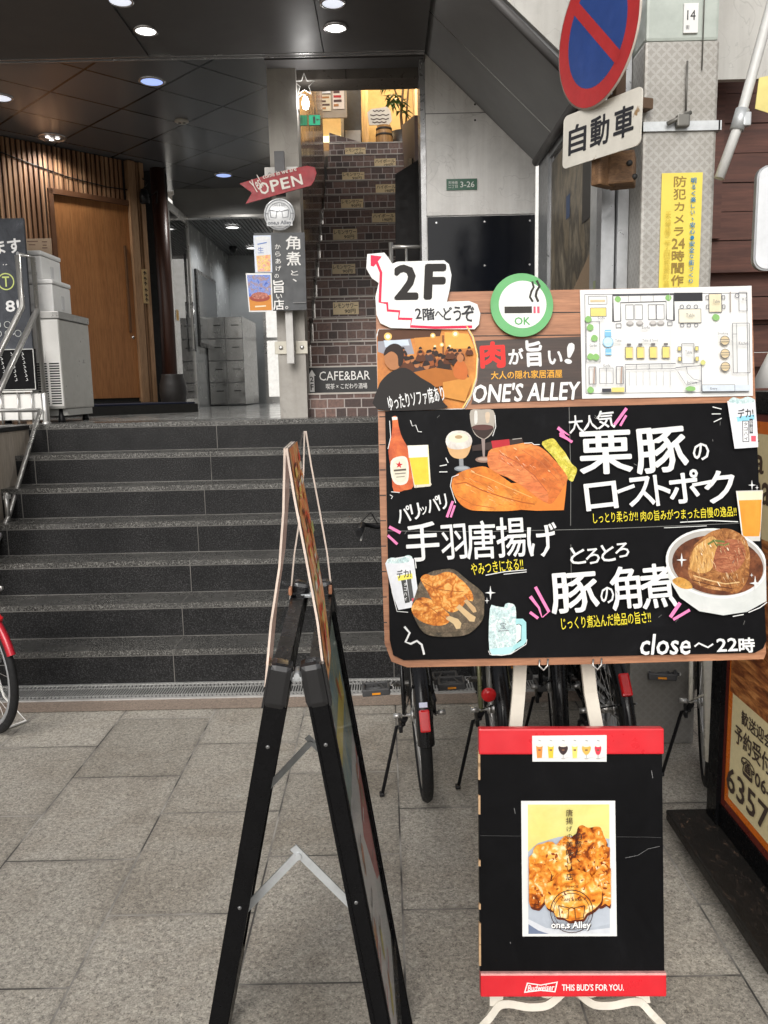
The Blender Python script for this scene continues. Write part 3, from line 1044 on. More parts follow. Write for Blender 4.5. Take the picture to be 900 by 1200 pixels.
# sloped underside of the stair above, and its fascia
t = thing('sloped_stair_soffit', 'grey metal soffit sloping down to the right under pale concrete fascia', 'stair soffit', (0.33, 5.8, 3.75))
def slope(x0, x1, y0, y1, th=0.08, dz=0.0):
    s = -0.952
    return [(x0, y0, x0 * s + dz), (x1, y0, x1 * s + dz), (x1, y1, x1 * s + dz), (x0, y1, x0 * s + dz),
            (x0, y0, x0 * s + th + dz), (x1, y0, x1 * s + th + dz), (x1, y1, x1 * s + th + dz), (x0, y1, x0 * s + th + dz)]
BF = [(0, 1, 2, 3), (7, 6, 5, 4), (0, 4, 5, 1), (1, 5, 6, 2), (2, 6, 7, 3), (3, 7, 4, 0)]
sm = plain('slope_metal', (0.22, 0.222, 0.225), 0.45, 0.1, var=.05, scale=2, rvar=.05)
MB().add(slope(-0.02, 0.72, -0.60, -0.004), BF).add(slope(-0.02, 0.72, -1.33, -0.612), BF).build('soffit_panel', sm, t)
MB().add(slope(-0.02, 0.72, -0.6115, -0.6005, 0.03, -0.001), BF).build('joint', M['chrome'], t)
MB().tube([(-0.02, -1.34, 0.03), (0.74, -1.34, -0.70)], 0.022, 0, 10).build('edge_trim', M['soffit'], t)
MB().tube([(0.735, -1.34, -0.69), (0.735, -0.004, -0.69)], 0.03, 0, 12).build('end_trim', M['soffit'], t)
MB().span((0.765, -1.35, -0.66), (1.4, 0.0, -0.60)).build('lower_soffit', M['soffit'], t)
MB().prism([(-0.02, 0.06), (0.77, -0.66), (1.7, -0.66), (1.7, 2.5), (-0.02, 2.5)], -1.36, -1.32).build('fascia', concrete('fascia_concrete', (0.50, 0.49, 0.46)), t)

# wall beside the steps: aluminium posts, tinted glass, dark opening
t = thing('shop_side_wall', 'aluminium framed side wall with tinted glass between the steps and the post', 'shop wall', (1.07, 4.6, 0))
MB().span((0.01, 0.88, 0), (0.14, 1.19, 3.05)).build('end_post', M['alu'], t)
MB().span((0.0, -0.50, 0), (0.14, -0.28, 3.05)).build('post', plain('pale_aluminium', (0.52, 0.53, 0.52), 0.4, 0.3, scale=14), t)
g = MB().span((0.03, -0.28, 0.4), (0.05, 0.88, 3.0)).build('glass', M['shopglass'], t)
MB().span((0.02, -0.28, 0), (0.12, 0.88, 0.4)).build('kick_panel', M['alu'], t)
MB().span((0.02, -0.28, 3.0), (0.12, 0.88, 3.08)).build('head', M['alu'], t)
MB().span((0.10, -0.82, 0), (0.13, -0.50, 3.05)).build('opening', M['dark'], t)
gb = MB()
for z in range(6):
    gb.span((0.085, -0.80, 1.75 + 0.13 * z - 0.5), (0.09, -0.52, 1.756 + 0.13 * z - 0.5))
for y in (-0.75, -0.66, -0.57):
    gb.span((0.085, y, 1.2), (0.09, y + 0.006, 2.0))
gb.build('mesh_screen', M['black'], t)
t = tag(MB().span((-.024, -.0016, -.045), (.024, 0, .045)).build('masking_tape', plain('green_tape', (.36, .40, .24), .6), None, (1.0685, 4.205, 2.03), R(-90)),
        'small square of pale green tape on the aluminium post', 'tape')
# street poster at the glass, with the reflections in the glass painted in
A = Art(0, 0, 100, 0.0006, 0.001)
th = thing('window_poster', 'dark street photograph poster at the tinted side glass with reflections painted in', 'poster', (1.094, 5.42, 0.6), (0, 0, R(-90)))
MB().span((0, 0.0015, 0), (1.04, 0.004, 2.35)).build('sheet', plain('poster_dark', (0.05, 0.045, 0.04), 0.5), th)
A.rect(0, -235, 104, -120, print_mat('street_upper', [(.3, (.04, .036, .03)), (.46, (.24, .20, .14)), (.56, (.09, .08, .065)), (.72, (.36, .31, .23))], 2.4, 4, stretch=(1, 1, .45)))
A.poly([(0, -118), (30, -150), (60, -132), (104, -112), (104, -60), (0, -80)], (.02, .018, .017))
A.poly([(0, -80), (104, -62), (104, 0), (0, 0)], print_mat('street_lower', [(.35, (.04, .036, .034)), (.55, (.17, .15, .135)), (.7, (.09, .08, .075))], 9, 6))
A.rect(44, -205, 54, -192, (.07, .10, .18)).poly([(66, -150), (104, -165), (100, -128), (70, -126)], (.33, .24, .16)).rect(84, -228, 104, -182, (.06, .055, .05))
A.build('picture', th)

# ------------------------------------------------------------------ pillar, mirror wall, brick stair to the upper floor
tag(MB().span((-0.755, 5.9, ZL), (-0.557, 6.12, 4.2)).build('concrete_pillar', M['pillar']), 'square weathered concrete pillar carrying the hanging signs', 'pillar')
t = thing('bronze_mirror_wall', 'bronze mirrored wall along the left of the brick stair', 'wall', (-0.59, 6.12, ZL))
MB().span((-0.14, 0.003, 0), (-0.012, 3.1, 4.6)).build('wall', M['corridor'], t)
MB().span((-0.010, 0.003, 0.05), (0.0, 2.98, 4.5)).build('mirror_panel', M['bronze'], t)
t = thing('brick_staircase', 'steep staircase to the second floor with printed brick risers', 'staircase', (-0.17, 6.0, ZL))
rm = MB()
nm = MB()
zt = lambda j: 1.54 + 0.2014 * j - ZL
for j in range(15):
    z0 = 0 if j == 0 else zt(j - 1)
    rm.span((-0.405, 0.275 * j, z0), (0.46, 0.275 * j + 0.30, zt(j) - 0.012), 0)
    nm.span((-0.405, 0.275 * j - 0.006, zt(j) - 0.0115), (0.46, 0.275 * j + 0.275, zt(j)), 0)
rm.build('riser', M['brick'], t)
nm.build('tread', plain('tread_vinyl', (0.42, 0.38, 0.34), 0.5), t)
def card(x0, x1, y0, y1, j, kind):
    Y = 6.0 + 0.275 * j
    zc = (zt(j) + zt(j - 1)) / 2 + ZL
    k = kk(Y, zc)
    xa, xb = (x0 - 447) / k, (x1 - 447) / k
    hh = min(0.15, (y1 - y0) / k)
    o = MB().span((-(xb - xa) / 2, -0.004, -hh / 2), ((xb - xa) / 2, -0.0005, hh / 2)).build('price_card', plain('card_cream', (.60, .47, .27), .4, var=.1), t, ((xa + xb) / 2 + 0.17, 0.275 * j, zc - ZL))
    W = (xb - xa) / 2 * 1000
    H = hh * 500
    a = Art(0, 0, 1000, 0.0003, 0.0045)
    a.text('レモンサワー' if kind else 'ハイボール', -W * .92, -H * .82, W * .92, -H * .02, (.03, .02, .02), 0, .02)
    a.text('90円' if kind else '190円', -W * .1, H * .12, W * .75, H * .85, (.03, .02, .02), 0, .02)
    a.build('lettering', o)
for c in ((389, 419, 356, 370, 4, 1), (389, 416, 319, 330, 6, 1), (391, 419, 273, 285, 8, 1), (437, 464, 256, 266, 9, 0), (401, 427, 238, 248, 10, 1),
          (442, 466, 219, 229, 11, 0), (403, 429, 205, 214, 12, 1), (441, 466, 185, 195, 13, 0), (407, 431, 173, 182, 14, 1)):
    card(*c)
t = thing('cafe_direction_sign', 'long black CAFE and BAR sign with an upward 2F arrow on the brick risers', 'sign', (-0.585, 6.263, 1.535))
MB().span((0, 0.0, 0), (0.55, 0.008, 0.195)).build('panel', plain('sign_black', (.012, .012, .013), .4), t)
A = Art(0, 195, 1000, 0.0003, 0.0008)
wht = (.78, .77, .75)
A.poly([(8, 60), (36, 14), (64, 60), (52, 60), (52, 182), (14, 182), (14, 60)], wht)
A.text('2', 20, 66, 46, 108, (.02, .02, .02), 0, .03).text('F', 22, 122, 46, 168, (.02, .02, .02), 0, .03)
A.text('CAFE&BAR', 92, 30, 478, 98, wht).text('喫茶 × こだわり酒場', 140, 122, 455, 164, wht)
A.build('lettering', t)

# upper floor seen through the stair opening
tag(MB().span((-3, 9.85 + 0.3, 4.3), (1.6, 13, 4.36)).build('upper_floor', plain('upper_floor_tile', (.20, .15, .10), .5)), kind='structure')
t = thing('upper_room', 'warm lit upstairs room at the top of the brick stair', 'room', (0, 12.6, 4.36))
MB().span((-3, 0, 0), (1.6, 0.1, 2.6)).build('back_wall', M['warmwall'], t)
MB().span((-3, -3.2, 2.6), (1.6, 0.1, 2.7)).build('ceiling', plain('upper_ceiling', (.35, .27, .17), .7), t)
MB().span((0.5, -2.6, 0), (0.6, 0, 2.6)).build('side_wall', plain('pale_upper_wall', (.60, .50, .36), .7), t)
MB().span((-1.2, -2.4, 0), (-1.1, 0, 2.6)).build('side_wall', plain('brown_upper_wall', (.20, .14, .09), .6), t)
MB().span((-0.22, -0.9, 0), (-0.14, -0.8, 2.6)).span((-0.14, -0.88, 1.25), (0.5, -0.82, 1.31)).build('door_frame', wood('upper_frame', (.40, .26, .12), (.58, .42, .22), 'z', .6), t)
MB().span((-0.46, -1.22, 0), (-0.225, -1.18, 2.6)).build('doorway_shade_panel', M['dark'], t)  # near-black panel, the shade of the unlit doorway put into its colour
MB().span((-0.44, -1.35, 0), (-0.24, -1.24, 0.55)).build('low_cupboard', plain('cupboard_grey', (.25, .24, .22), .5), t)
MB().span((-1.05, -0.6, 0), (-0.46, -0.2, 0.62)).build('counter', wood('counter_wood', (.22, .14, .07), (.36, .24, .13), 'x'), t)
MB().span((-0.50, -1.2, 0), (-0.46, -0.1, 2.6)).build('partition_edge', M['alu'], t)
MB().span((-1.0, -0.10, 0.62), (-0.55, -0.06, 0.85)).build('lit_hatch', emit('lit_hatch', (0.85, 1.0, 0.72), 1.0), t)
def brick_parapet():
    mb = MB()
    mb.prism([(-0.58, 4.362), (-0.12, 4.362), (-0.12, 4.375), (-0.58, 4.52)], 10.0, 10.08)
    return mb
tag(brick_parapet().build('brick_parapet', M['brick']), 'low sloping brick patterned parapet at the top of the stair', 'parapet')
def notice(x0, x1, z0, z1, y, label, tone, lines, group):
    t = thing('notice_poster', label, 'poster', ((x0 + x1) / 2, y, (z0 + z1) / 2), group=group)
    W, H = (x1 - x0) / 2, (z1 - z0) / 2
    MB().span((-W, 0, -H), (W, 0.004, H)).build('sheet', tone, t)
    a = Art(0, 0, 1000, .0006, .0008)
    rnd = random.Random(int(x0 * 991))
    for q in range(lines):
        yy = -H * 900 + (q + .5) * 1800 * H / lines
        a.line([(-W * 850, yy), (-W * 850 + W * 1700 * rnd.uniform(.5, 1), yy + rnd.uniform(-3, 3))], 1800 * H / lines * .55, rnd.choice([(.45, .03, .03), (.10, .05, .04), (.40, .18, .06)]))
    a.build('drawing', t)
pg = 'menu posters upstairs'
notice(-0.745, -0.60, 5.27, 5.50, 10.95, 'red and white menu poster, upper left of the upstairs partition', M['paper'], 5, pg)
notice(-0.745, -0.60, 5.06, 5.25, 10.95, 'cream price list poster under the red and white menu poster upstairs', plain('cream_paper', (.65, .55, .38), .6), 4, pg)
notice(-0.575, -0.43, 5.08, 5.43, 10.95, 'taller red lettered poster beside the two small menu posters upstairs', plain('pink_paper', (.70, .60, .50), .6), 6, pg)
tag(MB().span((-.78, 10.96, 4.98), (-.40, 10.99, 5.55)).build('poster_panel', plain('partition_panel', (.30, .24, .17), .6)), 'brown partition panel holding the upstairs posters', 'panel')
t = thing('exit_sign_reflection', 'green lit exit sign standing in for a reflection in the bronze mirror wall', 'exit sign', (-0.535, 7.2, 3.79))  # sign box added where the mirror would show a reflected exit sign
MB().span((-0.05, -0.012, -0.042), (0.05, 0.0, 0.042)).build('case', M['white'], t)
MB().span((-0.046, -0.014, -0.038), (0.046, -0.0125, 0.038)).build('lit_face', emit('exit_green', (.10, .70, .38), .55), t)
A = Art(0, 0, 1000, .0005, .0145)
A.rect(-12, -28, 8, 28, (.75, .85, .78)).poly([(14, -3), (26, -14), (26, -5), (42, -5), (42, 3), (26, 3), (26, 12)], (.75, .85, .78))
A.build('pictogram', t)
# barrel, sign, plant
t = thing('wooden_barrel', 'small wooden barrel at the top of the brick stair', 'barrel', (0.063, 10.45, 4.36), (0, 0, 0))
pr = [(0.0005, 0), (0.085, 0), (0.098, 0.10), (0.104, 0.18), (0.098, 0.26), (0.085, 0.35), (0.0005, 0.35)]
MB().lathe(pr, n=22).build('body', wood('barrel_wood', (.30, .15, .05), (.52, .30, .11), 'z', .8), t)
hp = MB()
for z, r in ((0.04, .0915), (0.12, .1005), (0.24, .1005), (0.31, .0925)):
    hp.lathe([(r, z - .012), (r + .004, z - .012), (r + .004, z + .012), (r, z + .012)], n=22)
hp.build('hoop', plain('hoop_iron', (.05, .045, .04), .5, .5), t)
t = thing('handwritten_sign', 'wavy edged white handwritten sign standing on the barrel', 'sign', (0.015, 10.40, 4.712), (R(-6), 0, 0))
pl = [(-.13, .0), (.11, .0), (.145, .05), (.135, .16), (.09, .215), (.0, .2), (-.1, .19), (-.15, .15)]
MB().prism(pl, 0, 0.012).build('board', plain('sign_pale', (.66, .60, .50), .6), t)
A = Art(0, 0, 1000, .0006, .0008)
for yy, a, b in ((-165, -80, 60), (-115, -115, 115), (-68, -110, 110), (-30, -90, 80)):
    n = 6
    A.line([(a + (b - a) * i / n, yy + (6 if i % 2 else -6)) for i in range(n + 1)], 13, (.08, .05, .04))
A.build('lettering', t)
t = thing('potted_plant', 'tall leafy indoor plant in a dark pot upstairs', 'plant', (0.30, 10.7, 4.36))
MB().lathe([(0.0005, 0), (0.13, 0), (0.165, 0.34), (0.15, 0.34), (0.14, 0.30), (0.0005, 0.30)], n=24).build('pot', M['clay'], t)
MB().tube([(0, 0, .28), (-.02, .01, .55), (.01, 0, .85), (-.01, .02, 1.15)], [.02, .017, .014, .01]).tube([(0, 0, .6), (-.1, -.05, .85), (-.16, -.06, 1.0)], [.012, .01, .007]).tube([(0.03, 0.02, .28), (.06, .0, .7), (.10, -.03, 1.05)], [.014, .012, .008]).build('trunk', plain('plant_stem', (.16, .10, .05), .7), t)
lf = MB()
rnd = random.Random(7)
for cx, cy, cz, n in ((-.16, -.06, 1.0, 26), (-.01, .02, 1.2, 34), (.1, -.03, 1.08, 26), (-.12, -.04, .72, 22), (-.02, -.1, .6, 14)):
    for i in range(n):
        a, e = rnd.uniform(0, 2 * PI), rnd.uniform(-.7, .7)
        d = Vector((math.cos(a) * math.cos(e), math.sin(a) * math.cos(e), math.sin(e)))
        sd2 = d.cross(Vector((0, 0, 1))).normalized()
        l, wd = rnd.uniform(.12, .2), rnd.uniform(.016, .028)
        o = Vector((cx, cy, cz)) + Vector((rnd.uniform(-.03, .03), rnd.uniform(-.03, .03), rnd.uniform(-.07, .07)))
        up = Vector((0, 0, 1))
        lf.add([o, o + d * l * .45 + sd2 * wd + up * .012, o + d * l - up * l * .25, o + d * l * .45 - sd2 * wd + up * .012], [(0, 1, 2, 3)])
lf.build('foliage', M['leaf'], t, fixn=False)
t = thing('pendant_lamp', 'warm hanging lamp in the upstairs room', 'lamp', (0.12, 11.4, 6.0))
MB().lathe([(0.0005, 0.16), (0.03, 0.15), (0.11, 0.0), (0.105, 0.0), (0.028, 0.14)], n=22).tube([(0, 0, .15), (0, 0, 1.05)], .004).build('lamp_shade', plain('shade_brass', (.5, .38, .18), .4, .5), t)
MB().lathe([(0.0005, -.02), (0.035, 0.01), (0.03, 0.06), (0.0005, 0.09)], n=16).build('bulb', emit('bulb_warm', (1, .72, .36), 12), t)
def lamp(name, loc, e, c, r=.06, parent=None):
    l = bpy.data.lights.new(name, 'POINT')
    l.energy, l.color, l.shadow_soft_size = e, c, r
    o = bpy.data.objects.new(name, l)
    COL.objects.link(o)
    o.location = loc
    if parent is not None:
        o.parent = parent
    return o
lamp('pendant_light', (0, 0, -.12), 75, (1, .76, .44), .08, t)
t = thing('pendant_lamp', 'warm hanging lamp above the upstairs counter, mostly hidden by the beam', 'lamp', (-0.8, 11.2, 6.0))
for c in kids([o for o in bpy.data.objects if o.name == 'pendant_lamp'][0]):
    d = c.copy()
    COL.objects.link(d)
    d.parent = t
# stair right side: parapet panel, black board, barrier
t = thing('stair_parapet', 'purple-brown panelled parapet on the right of the brick stair', 'parapet', (0.27, 6.45, ZL))
MB().prism([(0.02, 0), (3.5, 2.6), (3.5, 3.2), (0.02, 2.22)], 0.0, 0.06, plane='yz').build('panel', M['parapet'], t)
f = MB().prism([(0.35, 2.0), (1.3, 2.25), (1.3, 1.62), (0.35, 1.35)], -0.012, -0.001, plane='yz').build('poster_frame', M['frameblack'], t)
A = MB().prism([(0.42, 1.94), (1.24, 2.17), (1.24, 1.70), (0.42, 1.44)], -0.0145, -0.0125, plane='yz').build('poster', print_mat('food_poster', [(.3, (.30, .08, .05)), (.5, (.55, .40, .36)), (.7, (.16, .07, .05))], 7), f)
t = thing('black_stair_board', 'black board with slanted top standing at the right of the brick stair', 'board', (0.09, 6.36, 2.28))
MB().prism([(0, -0.9), (0.235, -0.9), (0.235, 0.98), (0.025, 0.86)], 0, 0.03).build('board', plain('board_dark', (.007, .006, .006), .4, spec=.12), t)
t = thing('stair_barrier', 'short tubular steel barrier beside the foot of the brick stair', 'barrier', (0.07, 6.1, ZL))
MB().tube([(0, 0, 0), (0, 0, 1.24)], .017, 0, 12).build('post', M['steel'], t)
MB().tube([(0, 0, 1.21), (0.21, 0, 1.205)], .014, 0, 10).tube([(0, 0, 0.7), (0.21, 0, 0.7)], .012, 0, 10).tube([(0.11, 0, 0.7), (0.11, 0, 1.2)], .009, 0, 8).build('rail', M['steel'], t)

# ------------------------------------------------------------------ landing: slatted wall with door, glass doorway, corridor
WX, WY, WA = -2.56, 9.10, R(46)
t = thing('slatted_wall', 'vertical wood slat wall with a brown sliding door at the back of the landing', 'wall', (WX, WY, ZL), (0, 0, WA))
MB().span((-3.2, 0.03, 0), (0.0, 0.13, 2.63)).build('backing', M['dark'], t)
sm2 = MB()
x = -3.19
while x < -0.02:
    inside = -1.02 < x < -0.20
    if inside:
        sm2.span((x, 0, 2.22), (x + 0.030, 0.03, 2.62))
    elif x > -0.20:
        pass
    else:
        sm2.span((x, 0, 0.03), (x + 0.030, 0.03, 2.62))
    x += 0.05
sm2.build('slat', M['slat'], t)
fr = MB()
fr.span((-1.03, -0.035, 0.12), (-0.985, 0.028, 2.21)).span((-1.03, -0.035, 2.165), (-0.17, 0.028, 2.215))
fr.build('door_frame', plain('door_frame_dark', (.10, .042, .018), .5), t)
dr = MB().span((-0.985, 0.0, 0.155), (-0.17, 0.029, 2.165)).build('door', M['doorwood'], t)
MB().span((-0.255, -0.03, 0.85), (-0.23, -0.004, 1.75), 0, .006).build('handle', plain('handle_wood', (.11, .05, .02), .4), dr)
MB().lathe([(0.018, 0.001), (0.018, 0.006), (0.0004, 0.007)], (-.205, 0, .80), 0, 14, 'y').build('lock', M['chrome'], dr)
jm2 = MB()
for X in (-0.80, -0.62, -0.45):
    jm2.span((X - .0012, -0.0008, 0.16), (X + .0012, 0.001, 2.16))
jm2.build('board_joint', plain('veneer_joint', (.38, .19, .07), .5), dr)
MB().span((-0.168, -0.05, 0.0), (-0.085, 0.028, 2.62)).span((-0.028, -0.04, 0), (0.02, 0.028, 2.62)).build('post', M['postwood'], t)
s3 = MB()
for X in (-0.08, -0.055):
    s3.span((X, -0.02, 0.0), (X + .018, 0.028, 2.62))
s3.build('slat', M['postwood'], t)
MB().span((-1.5, -0.005, 0.0), (-0.17, 0.029, 0.118)).build('sill', M['dark'], t)
pt = MB().span((-0.085, -0.062, 1.16), (-0.022, -0.054, 1.52)).build('name_plate', plain('plate_wood', (.42, .29, .14), .5), t)
A = Art(0, 0, 1000, .0008, .063)
for yy in (-1480, -1420, -1370, -1300, -1245, -1200):
    A.line([(-70, yy), (-54, yy - 14), (-38, yy + 8)], 11, (.04, .03, .02)).line([(-60, yy - 20), (-56, yy + 22)], 9, (.04, .03, .02))
A.build('lettering', pt)
t = thing('carpeted_step', 'low dark step with a blue-black mat in front of the sliding door', 'step', (WX, WY, ZL), (0, 0, WA))
MB().span((-1.55, -0.95, 0), (-0.06, -0.07, 0.085)).build('step', M['dark'], t)
MB().span((-1.5, -0.93, 0.086), (-0.08, -0.075, 0.102), 0, .004).build('mat', M['mat'], t)
t = thing('hanging_cable', 'thin black cable drooping across the wood slats', 'cable', (WX, WY, ZL), (0, 0, WA))
MB().tube([(-1.62, -.012, 2.55), (-1.60, -.012, 2.50), (-1.2, -.012, 2.42), (-.8, -.012, 2.35), (-.4, -.012, 2.32), (-.05, -.012, 2.33)], .006, 0, 6).build('cord', M['black'], t)
t = thing('clip_spotlight', 'black clip spotlight at the right end of the wood slats', 'spotlight', (-2.50, 9.0, 3.62))
MB().lathe([(0.0005, .09), (.035, .08), (.05, 0), (.05, -.06), (.044, -.06), (.03, 0)], n=18).build('head', M['black'], t)
MB().lathe([(.043, -.045), (.0005, -.04)], n=16).build('lens', M['chrome'], t)
MB().tube([(0, 0, .09), (.04, .03, .16), (-.02, .05, .2)], .008).tube([(.05, 0, .0), (.15, -.02, .06), (.12, .02, -.06)], .007).build('bracket', M['black'], t)
tag(MB().tube([(0, 0, 0), (.01, 0, 1.2), (-.005, .01, 2.63)], [.085, .08, .078], 0, 20).build('log_post', M['redpost'], None, (-2.44, 9.36, ZL)), 'dark red log post between the wood slats and the glass door', 'post')
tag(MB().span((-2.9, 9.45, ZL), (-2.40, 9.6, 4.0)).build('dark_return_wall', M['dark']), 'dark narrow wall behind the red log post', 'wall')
tag(MB().lathe([(0.0005, 0), (.10, 0), (.135, .09), (.15, .2), (.142, .30), (.118, .375), (.122, .40), (.112, .40), (.10, .36), (.0005, .34)], n=30).build('clay_jar', M['clay'], None, (-2.33, 9.05, ZL)),
    'round dark clay jar on the landing at the foot of the red post', 'jar')
# side glass leaf
t = thing('glass_door', 'open glass door leaf with polished metal frame beside the clay jar', 'door', (-2.385, 9.42, ZL))
g = MB().span((-.006, .05, .12), (.006, .93, 2.24)).build('glass', M['doorglass'], t)
fm = MB().span((-.02, 0, .0), (.02, .055, 2.32)).span((-.02, .925, .0), (.02, .98, 2.32)).span((-.02, .055, 0), (.02, .925, .12)).span((-.02, .055, 2.24), (.02, .925, 2.32))
fm.build('frame', M['steel'], t)
MB().tube([(.05, .85, .7), (.05, .85, 1.3)], .012, 0, 10).tube([(0.02, .85, .72), (.05, .85, .72)], .008).tube([(0.02, .85, 1.28), (.05, .85, 1.28)], .008).build('handle', M['chrome'], t)
MB().span((.021, .1, 1.02), (.024, .2, 1.14)).build('sticker', plain('amber_sticker', (.6, .32, .05), .5), t)
t = thing('doorway_lintel', 'pale lintel with polished strip above the glass doorway', 'lintel', (-1.6, 10.3, 3.69))
MB().span((-.9, 0, 0), (1.0, .12, .31)).build('lintel', plain('lintel_grey', (.30, .30, .29), .5, scale=3), t)
MB().span((-.9, -.012, -.03), (1.0, .1, -.002)).build('trim', M['steel'], t)
t = thing('entrance_corridor', 'dim grey corridor behind the glass doorway', 'corridor', (-2.0, 10.45, ZL))
MB().span((-.56, 0, 0), (-.46, 3.3, 2.6)).build('side_wall', M['corridor'], t)
MB().span((-.46, 3.0, 0), (.06, 3.1, 2.6)).build('back_wall', M['corridor'], t)
rb = MB().span((-.46, 0.0, 2.36), (1.25, 3.3, 2.5))
for i in range(34):
    rb.span((-.46 + .05 * i, 0, 2.345), (-.435 + .05 * i, 3.0, 2.359))
rb.build('ribbed_ceiling', plain('rib_grey', (.13, .13, .13), .45), t)
MB().span((1.25, -.1, 0), (1.35, 3.3, 2.6)).build('side_wall', plain('pale_corridor_wall', (.6, .6, .58), .5), t)
MB().span((.065, 2.95, 0), (.11, 3.0, 2.36)).span((.36, 2.95, 0), (.40, 3.0, 2.36)).span((.11, 2.96, .0), (.36, 3.0, .1)).span((.11, 2.96, 1.0), (.36, 3.0, 1.05)).build('door_frame', M['steel'], t)
for q_, yq in (('first', 11.1), ('second', 12.7)):  # ceiling lights added to brighten the corridor
    t = thing('added_corridor_light', 'round ceiling light added to brighten the corridor, nearer the glass doorway' if yq < 12 else 'round ceiling light added to brighten the corridor, deeper in by the mailboxes', 'ceiling light', (-1.95, yq, ZL + 2.34), group='added corridor lights')
    MB().lathe([(.10, 0), (.11, -.012), (.09, -.02), (.088, -.004)], n=24).build('trim_ring', M['chrome'], t)
    MB().lathe([(.087, -.008), (.0005, -.012)], n=24).build('lens', LW, t)
    spot('added_corridor_beam', (0, 0, -.04), 26, (.94, .97, 1.0), t)
t = thing('framed_notice', 'dark framed glass notice board on the corridor side wall', 'notice board', (-2.46, 11.6, ZL + 1.3))
MB().span((0.002, -.62, -.5), (.03, .62, .5)).build('frame', plain('notice_frame', (.05, .05, .05), .3, .4), t)
MB().span((.031, -.57, -.45), (.034, .57, .45)).build('glass', plain('notice_glass', (.11, .115, .115), .06), t)
t = thing('mailbox_bank', 'steel mailbox bank standing in the corridor', 'mailboxes', (-2.2, 11.5, ZL))
MB().span((-.245, 0, 0.02), (.25, 1.2, 1.22)).build('body', plain('mailbox_side', (.23, .23, .23), .35, .6), t)
for i in range(2):
    for j in range(4):
        d = MB().span((-.24 + .247 * i, -.012, .03 + .3 * j), (.0 + .247 * i, -.001, .315 + .3 * j), 0, .003).build('mailbox_door', plain('mailbox_door', (.34, .34, .33), .22, .75, scale=2), t)
        MB().span((-.15 + .247 * i, -.016, .20 + .3 * j), (-.05 + .247 * i, -.0125, .212 + .3 * j)).build('slot', M['dark'], d)
tag(MB().lathe([(.06, 0), (.06, -.03), (.045, -.07), (.02, -.09), (.0005, -.092)], n=18).build('security_camera', M['black'], None, (-2.22, 12.6, ZL + 2.34)), 'small black dome camera on the corridor ceiling', 'camera')
# outside brightness behind the corridor: far pale building across the back lane
tag(MB().span((-12, 24, 0), (12, 30, 9)).build('far_building', plain('far_pale_wall', (.7, .7, .68), .7)), 'pale building across the back lane seen through the corridor', 'building')
# ------------------------------------------------------------------ things on the landing
t = thing('ice_machine', 'white ice machine with louvred front standing on the landing', 'ice machine', (-2.60, 6.3, ZL))
MB().span((-.257, -.30, .10), (.257, .30, .745), 0, .012).build('cabinet', M['machine'], t)
MB().span((-.262, -.306, .747), (.262, .305, .80), 0, .006).build('top', plain('machine_top', (.30, .295, .285), .35, .6), t)
MB().span((-.25, -.307, .12), (.25, -.3005, .742), 0, .004).build('front_panel', M['white'], t)
lv = MB()
for c in (0.075, 0.165):
    for i in range(17):
        lv.span((c, -.309, .135 + .018 * i), (c + .072, -.3075, .145 + .018 * i))
lv.build('louvre', M['dark'], t)
for X in (-.2, .2):
    for Y in (-.24, .24):
        MB().lathe([(.0005, 0), (.028, 0), (.024, .02), (.018, .10), (.0005, .10)], (X, Y, 0), 0, 14).build('foot', M['black'], t)
MB().span((-.20, -.25, .05), (.252, .26, .098)).build('drip_pan', M['grey'], t)
gf = 'foam boxes stacked on the ice machine'
def foam(x1, y, z, w, d, h, label):
    t = thing('foam_box', label, 'foam box', (x1 - w / 2, y + d / 2, z), group=gf)
    MB().span((-w / 2, -d / 2, 0), (w / 2, d / 2, h - .035), 0, .01).span((-.03, -d / 2 - .006, h * .25), (.09, -d / 2 - .0005, h * .6), 0, .004).build('body', M['foam'], t)
    MB().span((-w / 2 - .006, -d / 2 - .006, h - .033), (w / 2 + .006, d / 2 + .006, h), 0, .01).build('lid', M['foam'], t)
    MB().span((w / 2 + .0005, -.02, .03), (w / 2 + .004, .03, h * .55)).build('handhold', plain('foam_shade', (.62, .62, .63), .7), t)
foam(-2.40, 6.08, ZL + .801, .34, .34, .235, 'wider white foam box resting directly on the ice machine top')
foam(-2.475, 6.10, ZL + 1.037, .30, .36, .205, 'narrower white foam box, upper one of the stack on the ice machine')
t = thing('cardboard_notice', 'small brown cardboard notice on top of the foam boxes', 'notice', (-2.56, 6.30, ZL + 1.243), (R(-4), 0, 0))
MB().span((-.11, 0, 0), (.09, .005, .12)).build('card', plain('cardboard', (.40, .29, .20), .8), t)
A = Art(0, 0, 1000, .0004, .0008)
for yy, a, b in ((-100, -90, -10), (-75, -80, -30), (-95, 20, 60), (-70, 25, 55), (-50, 20, 60)):
    A.line([(a, yy), (b, yy + 1)], 7, (.15, .08, .06))
A.build('lettering', t)

